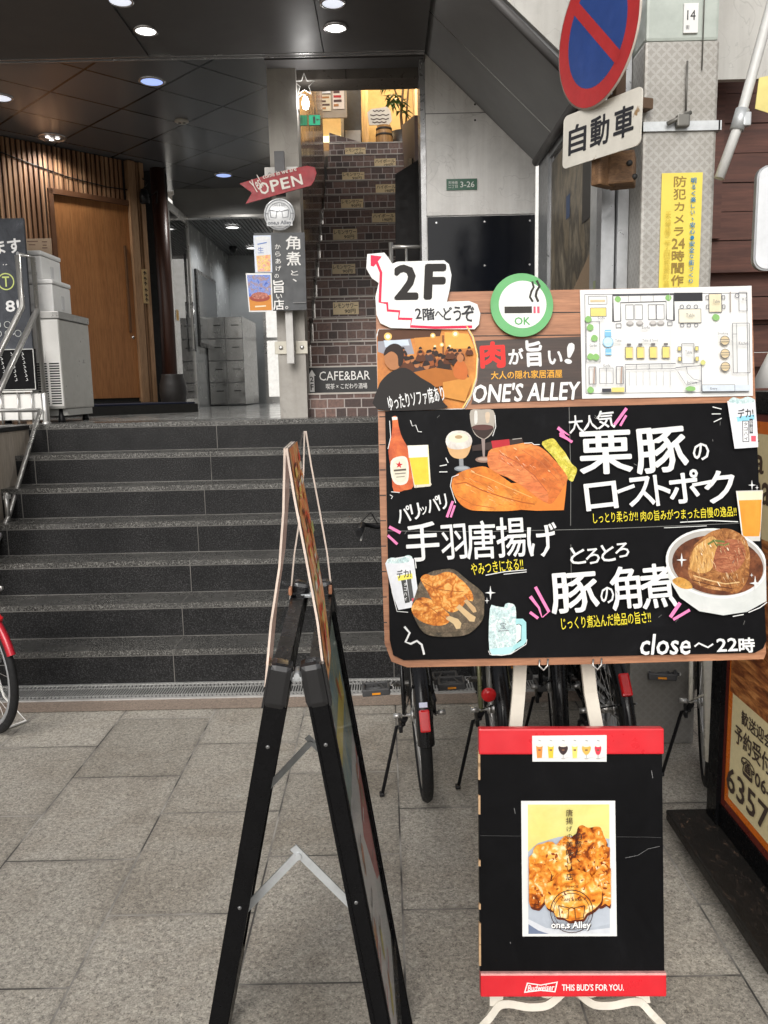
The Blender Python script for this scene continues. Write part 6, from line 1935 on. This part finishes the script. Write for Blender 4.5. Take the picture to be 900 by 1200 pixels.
for i in range(40):
    x, y = rnd.uniform(150, 440), rnd.uniform(440, 520)
    s = 8 + (y - 440) * .14
    A.blob([(x - s * 1.8, y + s * 3.2), (x - s * 1.3, y + s), (x, y + s * .7), (x + s * 1.4, y + s), (x + s * 1.8, y + s * 3.2)], rnd.choice([(.03, .015, .01), (.10, .03, .015), (.05, .03, .03), (.30, .08, .02)]))
    A.ell(x, y + s * .2, s * .72, s * .85, (.42, .16, .06)).blob([(x - s * .8, y + s * .2), (x - s * .6, y - s * .8), (x + s * .3, y - s), (x + s * .8, y - s * .2), (x + s * .4, y + s * .1)], (.02, .01, .008))
A.poly([(200, 540), (300, 520), (420, 540), (440, 570), (300, 600), (220, 590)], (.40, .13, .02)).poly([(330, 580), (440, 560), (446, 590), (420, 660), (330, 640)], (.60, .26, .05))
A.blob([(62, 688), (66, 600), (90, 560), (130, 530), (180, 520), (240, 560), (300, 600), (330, 660), (330, 688)], (.012, .009, .008))
A.blob([(98, 505), (92, 468), (108, 440), (140, 432), (165, 452), (166, 492), (150, 520), (122, 528)], (.40, .17, .07)).blob([(90, 470), (100, 438), (130, 420), (160, 430), (172, 462), (166, 505), (150, 512), (146, 470), (120, 452)], (.018, .010, .008))
A.blob([(380, 560), (374, 520), (396, 490), (420, 500), (432, 540), (420, 570)], (.52, .14, .03)).ell(402, 482, 14, 17, (.45, .18, .07))
A.line([(430, 352), (455, 395), (472, 470), (466, 560), (444, 630), (410, 686)], 5, (.85, .62, .22))
A.text('ゆったりソファ席あり', 104, 612, 336, 676, W_, 10, .022)
A.build('picture', ph)
hs_ = cutout('slogan_sheet', [(555, 398), (680, 394), (680, 468), (549, 473), (557, 445), (559, 420)], OX, OY, K, .001, wood('dark_plank_print', (.018, .010, .008), (.075, .042, .028), 'x', 1.4, .5), t, -.0030)
A = Art(OX, OY, K, .00006, .0032)
A.frame(420, 280, .2889)
A.text('肉', 484, 412, 588, 522, (.72, .035, .03), 2, .045).text('が', 600, 440, 662, 508, W_, 0, .035).text('旨', 672, 408, 740, 518, W_, 2, .04).text('い', 762, 452, 822, 510, W_, 0, .04).text('!', 836, 420, 868, 508, W_, -12, .05)
A.text('大人の隠れ家居酒屋', 528, 532, 820, 566, (.80, .40, .05), 1, .014)
A.text("ONE'S ALLEY", 452, 582, 890, 660, (.84, .83, .80), 1.2, .035, .14)
A.build('lettering', hs_)
fp = cutout('floor_plan_sheet', [(679, 339), (882, 336), (881.5, 466.5), (680, 468)], OX, OY, K, .0012, M['paper'], t, -.0042)
A = Art(OX, OY, K, .00005, .0044)
A.frame(660, 320, .2667)
LN = (.12, .12, .14)
GR, YE, BL, WD = (.25, .48, .16), (.74, .62, .20), (.22, .50, .72), (.64, .52, .32)
A.box(92, 92, 810, 532, 2.5, LN).rect(488, 88, 614, 126, (.03, .03, .035))
A.box(108, 100, 190, 136, 2, LN).rect(116, 116, 182, 126, WD).rect(116, 152, 186, 190, YE).box(116, 152, 186, 190, 2, LN)
A.line([(216, 214), (216, 96), (486, 94), (486, 212)], 9, (.08, .08, .09)).line([(250, 212), (250, 130), (452, 126), (452, 208)], 4, (.10, .10, .11)).line([(218, 214), (250, 212)], 4, LN).line([(454, 208), (486, 212)], 4, LN)
for x in (285, 340, 395):
    A.line([(x, 98), (x, 126)], 1.5, LN)
for x, y in ((238, 114), (462, 110)):
    A.blob([(x - 14, y), (x - 6, y - 12), (x + 8, y - 10), (x + 14, y + 2), (x + 4, y + 14), (x - 8, y + 10)], GR)
for x in (272, 312, 372, 408):
    A.box(x, 140, x + 34, 206, 2, LN)
for x in (290, 333, 392, 426):
    A.ell(x, 224, 16, 11, (.30, .29, .28)).ell(x, 220, 13, 8, (.52, .50, .48))
A.box(228, 224, 250, 242, 2.5, LN).box(456, 218, 476, 234, 2.5, LN)
A.rect(506, 162, 604, 222, (.76, .72, .58)).box(506, 162, 604, 224, 2.5, LN)
for x in (520, 550, 582):
    for y in (152, 234):
        A.ring(x, y, 8, 2.5, LN)
A.rect(640, 96, 694, 176, (.74, .66, .46)).box(640, 96, 696, 178, 2.5, LN)
for y in (112, 154):
    for x in (633, 704):
        A.box(x - 6, y - 8, x + 6, y + 8, 2.5, LN)
A.blob([(652, 200), (664, 186), (682, 192), (684, 208), (666, 216)], GR).line([(734, 88), (734, 178)], 5, (.35, .30, .26)).box(772, 90, 808, 174, 2, LN).ring(764, 105, 9, 3, LN)
A.box(94, 214, 154, 394, 2, LN)
for x, y in ((112, 240), (130, 288), (112, 370), (136, 372), (104, 204), (110, 518)):
    A.blob([(x - 15, y), (x - 5, y - 14), (x + 10, y - 10), (x + 15, y + 4), (x + 3, y + 15), (x - 10, y + 11)], GR)
A.ell(190, 306, 22, 22, (.55, .74, .86)).ring(190, 306, 22, 3, BL).rect(176, 252, 204, 282, BL).rect(178, 336, 204, 364, BL).line([(178, 260), (204, 260)], 3, (.7, .82, .9)).line([(178, 356), (204, 356)], 3, (.7, .82, .9))
for x in (266, 316, 372, 428):
    A.rect(x, 330, x + 32, 380, YE).box(x, 330, x + 32, 380, 2.5, LN).rect(x + 7, 314, x + 25, 324, (.16, .15, .15)).line([(x + 32, 332), (x + 32, 380)], 5, WD)
A.box(514, 318, 568, 406, 2.5, LN)
for y in (340, 386):
    for x in (504, 580):
        A.rect(x - 7, y - 9, x + 7, y + 9, YE).box(x - 7, y - 9, x + 7, y + 9, 2, LN)
A.blob([(594, 402), (606, 390), (618, 402), (606, 414)], (.60, .60, .22))
for y in (306, 364, 422):
    A.ell(704, y, 21, 20, WD).ring(704, y, 20, 2.5, LN).line([(684, y - 4), (724, y - 4)], 2.5, LN).line([(684, y + 6), (724, y + 6)], 2.5, LN)
A.box(738, 230, 812, 450, 2.5, LN).line([(756, 232), (756, 448)], 2, LN).line([(738, 278), (756, 278)], 2, LN)
A.line([(262, 530), (262, 408), (484, 406), (484, 424), (598, 416), (598, 530)], 3.5, LN).line([(264, 430), (484, 428)], 2.5, LN)
for x in (312, 368, 424):
    A.line([(x, 408), (x, 430)], 2, LN)
for x in range(280, 486, 30):
    A.line([(x, 440), (x, 502)], 1.6, (.35, .35, .36))
A.line([(492, 440), (530, 502), (596, 486)], 2, LN).line([(530, 420), (536, 450), (560, 475), (596, 484)], 2, LN)
for x in (102, 222):
    A.box(x, 418, x + 30, 494, 3, LN).line([(x + 24, 420), (x + 20, 492)], 6, (.42, .30, .24))
A.box(148, 424, 208, 492, 2, LN).line([(178, 424), (178, 492)], 2, LN).rect(158, 514, 198, 530, (.05, .05, .06)).rect(200, 510, 256, 530, YE)
A.box(598, 502, 742, 532, 2, LN).rect(600, 504, 810, 530, (.60, .66, .72)).line([(742, 504), (742, 532)], 2, LN).blob([(524, 518), (540, 508), (566, 512), (566, 526), (540, 528)], GR)
A.text('Sofa', 142, 196, 174, 208, LN).text('Sofa', 336, 240, 372, 252, LN).text('Table', 532, 186, 570, 200, LN).text('Table', 652, 126, 682, 140, LN).text('Table', 526, 350, 556, 364, LN).text('Garden', 106, 316, 138, 330, LN).text('Table', 218, 298, 246, 310, LN).text('Table & Stool', 338, 298, 406, 310, LN).text('Sofa', 164, 408, 196, 420, LN).text('Smoking', 670, 270, 716, 284, LN).text('Kitchen', 762, 312, 804, 328, LN).text('W.C.', 778, 118, 802, 132, LN).text('Entrance', 532, 484, 576, 498, LN).text('Entry', 634, 514, 664, 526, LN)
A.line([(460, 84), (461, 536)], 1.2, (.6, .6, .58)).line([(80, 310), (820, 308)], 1.2, (.64, .64, .62))
A.build('drawing', fp)
# cut-out direction sign and round badge
z2 = lambda pts: [(420 + x * .2889, 280 + y * .2889) for x, y in pts]
dc = cutout('direction_cutout', z2([(26, 52), (96, 46), (112, 66), (128, 92), (150, 84), (340, 80), (360, 96), (370, 140), (362, 200), (350, 250), (440, 248), (474, 262), (486, 300), (480, 345), (462, 364), (300, 362), (120, 356), (78, 336), (62, 300), (58, 230), (72, 170), (44, 150), (22, 110)]), OX, OY, K, .005, M['paper'], t, -.0105)
A = Art(OX, OY, K, .00006, .0108)
A.frame(420, 280, .2889)
RD = (.66, .02, .07)
A.line([(58, 66), (64, 84), (82, 128), (76, 250), (106, 254), (108, 284), (156, 288), (152, 318), (206, 320), (200, 350), (300, 356), (452, 354)], 11, RD)
A.poly([(40, 56), (86, 62), (52, 104), (40, 100)], RD)
A.text('2', 134, 96, 234, 242, (.015, .015, .015), 0, .045).text('F', 258, 94, 346, 242, (.015, .015, .015), 0, .05, .05)
for ch, b in (('2', (220, 276, 246, 320)), ('階', (250, 276, 300, 326)), ('へ', (300, 288, 334, 316)), ('ど', (334, 272, 372, 326)), ('う', (376, 270, 408, 330)), ('ぞ', (410, 266, 462, 334))):
    A.text(ch, *b, (.03, .03, .035), 3, .025)
A.build('lettering', dc)
rb_ = cutout('round_badge', z2([(655 + 128 * math.cos(R(a)), 268 + 130 * math.sin(R(a))) for a in range(0, 360, 8)]), OX, OY, K, .005, plain('badge_green', (.10, .36, .12), .45, var=.14), t, -.0135)
A = Art(OX, OY, K, .00006, .0138)
A.frame(420, 280, .2889)
A.ell(658, 266, 97, 97, (.78, .79, .76), n=44)
A.rect(584, 274, 696, 302, (.04, .035, .03)).rect(702, 275, 711, 303, (.70, .10, .16)).rect(717, 275, 727, 303, (.70, .10, .16))
A.line([(700, 256), (688, 236), (694, 214), (704, 196), (698, 172)], 9, (.035, .035, .03)).line([(722, 256), (712, 232), (716, 212), (728, 192), (716, 168)], 10, (.035, .035, .03))
A.text('OK', 624, 318, 688, 350, (.12, .38, .13), 0, .025)
A.build('symbol', rb_)
hk = MB()
for x in (630, 693):
    bx, bz = mp(x, 781)
    hk.tube([(bx - .008, -.004, bz + .012), (bx - .010, -.008, bz - .002), (bx, -.009, bz - .012), (bx + .01, -.006, bz - .002), (bx + .012, -.003, bz + .014)], .0022, 0, 6)
each(hk, 'wire_hook', M['steel'], t)

# ------------------------------------------------------------------ red and black easel board in front
LEAN2 = -math.atan2(.10, .609)
t = thing('easel_board', 'red and black easel board with a fried chicken poster below the big menu board', 'easel board', (.193, 1.69, .167), (LEAN2, R(1.1), 0))
BX, BY, KB = 562, 1163, 503.0
MB().prism([(0, .052), (.428, .052), (.4255, .560), (-.002, .560)], .003, .022).build('board', M['boardblack'], t)
rb_ = MB().box((.2125, .006, .590), (.430, .026, .060), 0, None, .004).build('red_band', M['red'], t)
rb2 = MB().box((.2145, .006, .0275), (.4305, .026, .053), 0, None, .004).build('red_band', M['red'], t)
MB().span((.0, -.0068, .0505), (.429, .012, .0555)).build('band_edge', plain('worn_pink', (.70, .34, .32), .5, var=.2, scale=40), t)
BT = M['chipedge'] = plain('chipped_edge', (.48, .31, .17), .7, var=.3)
ch = MB()
rnd = random.Random(2)
for z in (.07, .12, .2, .3, .42, .5, .53):
    ch.span((-.0035, -.001, z), (.0012, .010, z + rnd.uniform(.01, .05)))
each(ch, 'chipped_edge', BT, t)
q = lambda x, y: (540 + x * .3, 840 + y * .3)
bl = cutout('beer_label', [q(276, 64), q(566, 62), q(565, 165), q(277, 164)], BX, BY, KB, .0008, M['paper'], rb_, -.0082)
A = Art(BX, BY, KB, .00006, .0084)
A.frame(540, 840, .3)
for i, (x, c) in enumerate(((304, (.78, .28, .06)), (348, (.80, .54, .05)), (396, (.05, .03, .03)), (441, (.82, .66, .16)), (486, (.72, .46, .10)), (531, (.72, .05, .08)))):
    w2 = (13, 12, 16, 11, 15, 11)[i]
    A.poly([(x - 14, 152), (x + 10, 152), (x + 36, 146), (x + 12, 148)], (.62, .62, .62))
    if i in (2, 4, 5):
        A.line([(x, 134), (x, 150)], 3, (.5, .48, .46)).ell(x, 152, 8, 2.5, (.5, .48, .46)).blob([(x - w2, 104), (x - w2, 122), (x - 5, 136), (x + 5, 136), (x + w2, 122), (x + w2, 104)], c)
    else:
        A.poly([(x - w2, 102), (x + w2, 102), (x + w2 * .72, 150), (x - w2 * .72, 150)], c)
    A.ell(x, 101, w2, 6, (.82, .78, .68)).rect(x - 5, 116, x + 5, 122, (.2, .1, .06)).line([(x - 4, 80), (x + 6, 84)], 2.5, (.3, .3, .3))
A.build('picture', bl)
ps = cutout('chicken_poster', [q(235, 322), q(602, 322), q(606, 848), q(238, 848)], BX, BY, KB, .0008, M['paper'], t, .0018)
A = Art(BX, BY, KB, .00006, -.0016)
A.frame(540, 840, .3)
A.rect(261, 336, 579, 838, print_mat('yellow_cloth', [(.3, (.66, .58, .15)), (.5, (.72, .65, .22)), (.7, (.78, .72, .32))], 2))
A.poly([(261, 520), (300, 486), (380, 462), (470, 456), (579, 470), (579, 838), (261, 838)], (.42, .46, .52)).poly([(261, 560), (320, 510), (420, 480), (579, 500), (579, 800), (480, 822), (380, 820), (261, 770)], print_mat('plate_grey', [(.3, (.38, .42, .48)), (.6, (.46, .50, .56))], 2))
A.poly([(261, 780), (330, 815), (450, 830), (579, 815), (579, 838), (261, 838)], (.62, .64, .68)).poly([(261, 800), (300, 825), (340, 838), (261, 838)], (.16, .20, .30))
FRY = crust_mat('fried_print', [(.16, (.10, .018, .003)), (.32, (.44, .10, .010)), (.50, (.68, .23, .026)), (.68, (.78, .36, .07)), (.86, (.92, .66, .36))], 22)
FRY2 = crust_mat('fried_print_light', [(.12, (.18, .035, .004)), (.28, (.56, .15, .014)), (.46, (.74, .28, .032)), (.64, (.82, .43, .09)), (.82, (.94, .72, .42))], 18)
DKB = (.10, .018, .004)
def lump(cx, cy, rx, ry, m, seed, sh=True):
    rr = random.Random(seed)
    pts = []
    n = 26
    for i in range(n):
        a = 2 * PI * i / n
        f_ = 1 + rr.uniform(-.11, .09)
        pts.append((min(579, max(261, cx + rx * f_ * math.cos(a))), cy + ry * f_ * math.sin(a)))
    if sh:
        A.blob([(min(579, max(261, x + 4)), y + 10) for x, y in pts], DKB)
    A.blob(pts, m)
    for i in range(26):
        a, d_ = rr.uniform(0, 2 * PI), rr.uniform(.1, .85)
        x, y = cx + rx * d_ * math.cos(a), cy + ry * d_ * math.sin(a)
        if 268 < x < 572:
            s_ = rr.uniform(3, 9)
            A.ell(x, y, s_, s_ * rr.uniform(.3, .6), rr.choice([(.30, .06, .008), (.86, .58, .28), (.72, .32, .07), (.22, .04, .006)]), rr.uniform(0, 180), 9)
lump(500, 500, 72, 84, FRY, 1)
lump(470, 590, 80, 70, FRY, 12)
lump(560, 560, 40, 72, FRY2, 2)
lump(410, 500, 40, 42, FRY, 9)
lump(345, 555, 84, 76, FRY2, 3)
lump(290, 640, 62, 86, FRY, 4)
lump(552, 645, 52, 78, FRY, 5)
lump(430, 680, 108, 96, FRY2, 6)
TX = (.05, .02, .015)
A.column('唐揚げの美味しい店', 418, 346, 622, 27, TX, .008)
A.column('角煮と、', 452, 434, 560, 27, TX, .008)
A.ring(425, 740, 82, 3, TX).ring(425, 740, 70, 2, TX).line([(374, 718), (414, 726), (410, 768), (380, 764), (374, 718)], 3, TX).line([(476, 718), (436, 726), (440, 768), (470, 764), (476, 718)], 3, TX).line([(414, 730), (425, 724), (436, 730)], 3, TX)
A.text('CAFE & BAR', 385, 690, 466, 700, TX).text('SINCE', 400, 640, 452, 648, TX)
A.text("one,s Alley", 347, 781, 501, 815, (.02, .015, .01), 0, .045).text("one,s Alley", 345, 778, 498, 812, (.86, .86, .84), 0, .03)
A.build('picture', ps)
A = Art(BX, BY, KB, .00006, .0074)
A.frame(540, 840, .3)
WH = (.82, .80, .78)
A.poly([(240, 1058), (252, 1018), (306, 1026), (372, 1014), (362, 1056), (306, 1050)], WH).poly([(246, 1053), (256, 1023), (306, 1030), (366, 1019), (358, 1051), (306, 1046)], (.62, .015, .025))
A.text('Budweiser', 256, 1026, 358, 1050, WH, 2, .03, .2).text("THIS BUD'S FOR YOU.", 387, 1024, 627, 1050, WH, 0, .03)
A.build('lettering', rb2)
A = Art(BX, BY, KB, .00006, -.0026)
A.frame(540, 840, .3)
A.line([(75, 457), (300, 460), (720, 464), (782, 466)], .8, (.10, .10, .10)).line([(640, 545), (690, 535), (730, 510), (775, 500)], 1.2, (.22, .22, .22)).line([(745, 205), (750, 235)], 1.4, (.3, .3, .3)).line([(208, 350), (212, 372)], 2, (.2, .2, .2)).line([(190, 870), (192, 876)], 2, (.25, .25, .25))
A.build('scratch', t)

# ------------------------------------------------------------------ A-frame sign, seen edge on
t = thing('a_frame_sign', 'black A-frame poster stand seen edge on with clear acrylic toppers', 'A-frame sign', (-.166, 1.525, 0), (0, 0, R(2.4)))
ZT = 1.115
YN, YF = -.275, .275
def side(xt, xb, s):
    X = lambda z: xb + (xt - xb) * z / ZT
    f = MB()
    for y in (YN, YF):
        f.bar([(X(0), y, .0), (X(ZT), y, ZT)], .030, .034, (0, 1, 0))
        f.bar([(X(0) + s * .0165, y - .006, .0), (X(ZT) + s * .0165, y - .006, ZT)], .004, .010, (0, 1, 0))
        f.bar([(X(0) - s * .006, y - .0185, .0), (X(ZT) - s * .006, y - .0185, ZT - .05)], .004, .004, (0, 1, 0))
    f.bar([(X(.24), YN + .017, .24), (X(.24), YF - .017, .24)], .028, .03, (0, 0, 1)).bar([(X(1.09), YN + .017, 1.09), (X(1.09), YF - .017, 1.09)], .028, .04, (0, 0, 1))
    f.build('frame', M['frameblack'], t)
    sc_ = MB()
    for z in (.30, .72, 1.0):
        sc_.lathe([(.0034, .0172), (.003, .0184), (.0004, .0184)], (X(z), YN, z), 0, 10, 'y')
    each(sc_, 'screw', plain('dull_screw', (.16, .16, .16), .4, .5), t)
    th = math.atan2(xt - xb, ZT)
    MB().bar([(X(.255), 0, .255), (X(1.07), 0, 1.07)], .005, YF - YN - .034, (0, 1, 0)).build('back_panel', plain('back_sheet', (.42, .43, .42), .3, .3, scale=5), t)
    for y in (YN, YF):
        c = MB()
        c.box((X(ZT - .015), y, ZT - .015), (.038, .042, .075), 0, Matrix.Rotation(th, 3, 'Y'), .010)
        c.bar([(X(ZT - .05) + s * .0195, y, ZT - .05), (X(ZT + .02) + s * .0195, y, ZT + .02)], .004, .03, (0, 1, 0))
        c.build('corner_cap', plain('cap_black', (.010, .010, .011), .16, spec=.6), t)
    return X, th
XR, thR = side(.030, .195, 1)
XL, thL = side(-.022, -.255, -1)
# posters in the frames: outer faces
def face(name, th, s, base_x, art):
    o = art.build(name, t)
    o.matrix_local = Matrix.Translation((base_x, 0, 0)) @ Matrix.Rotation(th, 4, 'Y') @ Matrix.Rotation(R(90 * s), 4, 'Z')
    return o
rnd = random.Random(21)
for s, Xf, th in ((1, XR, thR), (-1, XL, thL)):
    A = Art(0, 0, 1000, .00012, .006)
    A.rect(-257, -1072, 257, -255, (.62, .62, .58))
    A.rect(-257, -1072, 257, -800, print_mat('poster_teal', [(.3, (.10, .26, .36)), (.5, (.30, .40, .34)), (.7, (.58, .54, .28))], 9, stretch=(1, 1, .6)))
    A.poly([(-257, -760), (-120, -800), (40, -700), (120, -520), (60, -380), (-257, -300)], (.72, .70, .66)).poly([(20, -660), (257, -760), (257, -420), (160, -470)], (.50, .10, .09)).rect(-200, -960, 200, -900, (.74, .60, .12))
    for i in range(10):
        x, y = rnd.uniform(-220, 190), rnd.uniform(-1020, -330)
        A.ell(x, y, rnd.uniform(20, 48), rnd.uniform(14, 34), rnd.choice([CHICK, MEAT2, BRAISE, LETT]), rnd.uniform(0, 90))
    for i in range(16):
        x, y = rnd.uniform(-240, 150), rnd.uniform(-1040, -280)
        A.line([(x, y), (x + rnd.uniform(40, 110), y)], 9, rnd.choice([(.05, .04, .04), (.5, .04, .05), (.8, .8, .78)]))
    face('poster', th, s, Xf(0), A)
    m = MB()
    m.bar([(Xf(.255) + s * .012, 0, .255), (Xf(1.07) + s * .012, 0, 1.07)], .0015, YF - YN - .034, (0, 1, 0))
    m.build('cover_sheet', M['acrylic'], t)
# clear toppers: a bent sheet each side, coloured menu slips inside near the front edge
prR = [(.0495, 1.085), (.040, 1.20), (.026, 1.30), (.011, 1.40), (.002, 1.476)]
prL = [(-.0475, 1.095), (-.034, 1.20), (-.017, 1.29), (-.007, 1.38), (-.001, 1.476)]
for prf, s in ((prR, 1), (prL, -1)):
    m, e2 = MB(), MB()
    for i in range(len(prf) - 1):
        (x0, z0), (x1, z1) = prf[i], prf[i + 1]
        m.add([(x0, YN, z0), (x0, YF, z0), (x1, YF, z1), (x1, YN, z1)], [(0, 1, 2, 3)], 0, True)
    tp = m.build('acrylic_topper', M['acrylic'], t)
    for y in (YN, YF):
        e2.bar([(x, y, z) for x, z in prf], .0035, .0032, (0, 1, 0))
    e2.bar([(prf[-1][0], YN, prf[-1][1]), (prf[-1][0], YN + .16, prf[-1][1])], .004, .004, (0, 0, 1))
    each(e2, 'polished_edge', M['acrylic_edge'], tp)
    sl_ = MB()
    y1 = YN + (.20 if s > 0 else .15)
    for i in range(len(prf) - 1):
        (x0, z0), (x1, z1) = prf[i], prf[i + 1]
        o_ = .0022 * s
        if s < 0 and z1 > 1.25 + .05 and i > 2:
            pass
        sl_.add([(x0 + o_, YN + .004, z0), (x0 + o_, y1, z0), (x1 + o_, y1, z1), (x1 + o_, YN + .004, z1)], [(0, 1, 2, 3)], 1 if s > 0 else 0)
        if s > 0:
            sl_.add([(x0 + o_ * 1.6, YN + .004, z0), (x0 + o_ * 1.6, y1, z0), (x1 + o_ * 1.6, y1, z1), (x1 + o_ * 1.6, YN + .004, z1)], [(3, 2, 1, 0)], 0 if s > 0 else 1)
    sl_.build('menu_slip', [M['peach_film']] if s < 0 else [print_mat('slip_print' if s > 0 else 'slip_print_peach', [(.28, (.40, .07, .03)), (.40, (.80, .16, .06)), (.52, (.84, .40, .14)), (.62, (.74, .60, .30)), (.74, (.82, .24, .12))] if s > 0 else
                            [(.3, (.50, .24, .16)), (.5, (.66, .42, .30)), (.7, (.74, .58, .46))], 16, 6, 1.2), M['paper']], tp, fixn=False)
    if s > 0:
        sa = MB()
        cols = [(.80, .10, .05), (.84, .66, .16), (.16, .05, .03), (.84, .36, .10), (.86, .80, .68), (.46, .52, .18), (.82, .30, .22)]
        rs2 = random.Random(8)
        for i in range(70):
            u0 = rs2.uniform(.03, .93)
            u1 = u0 + rs2.uniform(.012, .05)
            v0 = rs2.uniform(YN + .012, y1 - .05)
            v1 = v0 + rs2.uniform(.015, .05)
            def at(u, v, d):
                q_ = u * (len(prf) - 1)
                i_ = min(int(q_), len(prf) - 2)
                w_ = q_ - i_
                return (prf[i_][0] * (1 - w_) + prf[i_ + 1][0] * w_ + d, v, prf[i_][1] * (1 - w_) + prf[i_ + 1][1] * w_)
            d_ = .0045 + .00003 * i
            sa.add([at(u0, v0, d_), at(u0, v1, d_), at(u1, v1, d_), at(u1, v0, d_)], [(0, 1, 2, 3)], i % len(cols))
        sa.build('picture', [ink(c) for c in cols], tp, fixn=False)
    bk2 = MB()
    for y in (YN + .03, YF - .03):
        bk2.box((prf[0][0] - s * .004, y, 1.122), (.008, .022, .018), 0, None, .003)
    each(bk2, 'clip', plain('rusty_clip', (.34, .14, .07), .5, var=.4, scale=40), tp)
# hinges and folding braces
hg = MB()
for y in (YN + .01, YF - .01):
    hg.box((.004, y, ZT - .008), (.052, .03, .008), 0, None, .002).tube([(.004, y - .018, ZT - .002), (.004, y + .018, ZT - .002)], .005, 0, 10)
each(hg, 'hinge', M['galv'], t)
for y in (YN + .05, YF - .05):
    b = MB()
    j = (-.006, y, .775)
    zl, zr = .665, .655
    b.bar([(XL(zl) + .004, y, zl), (j[0], y, j[2])], .003, .014, (0.55, 0, -1)).bar([(XR(zr) - .004, y - .004, zr), (j[0] - .012, y - .004, j[2] + .012)], .003, .014, (0.5, 0, 1))
    b.tube([(j[0] - .004, y - .010, j[2] - .004), (j[0] - .004, y + .006, j[2] - .004)], .006, 0, 10)
    b.build('brace', M['galv'], t)
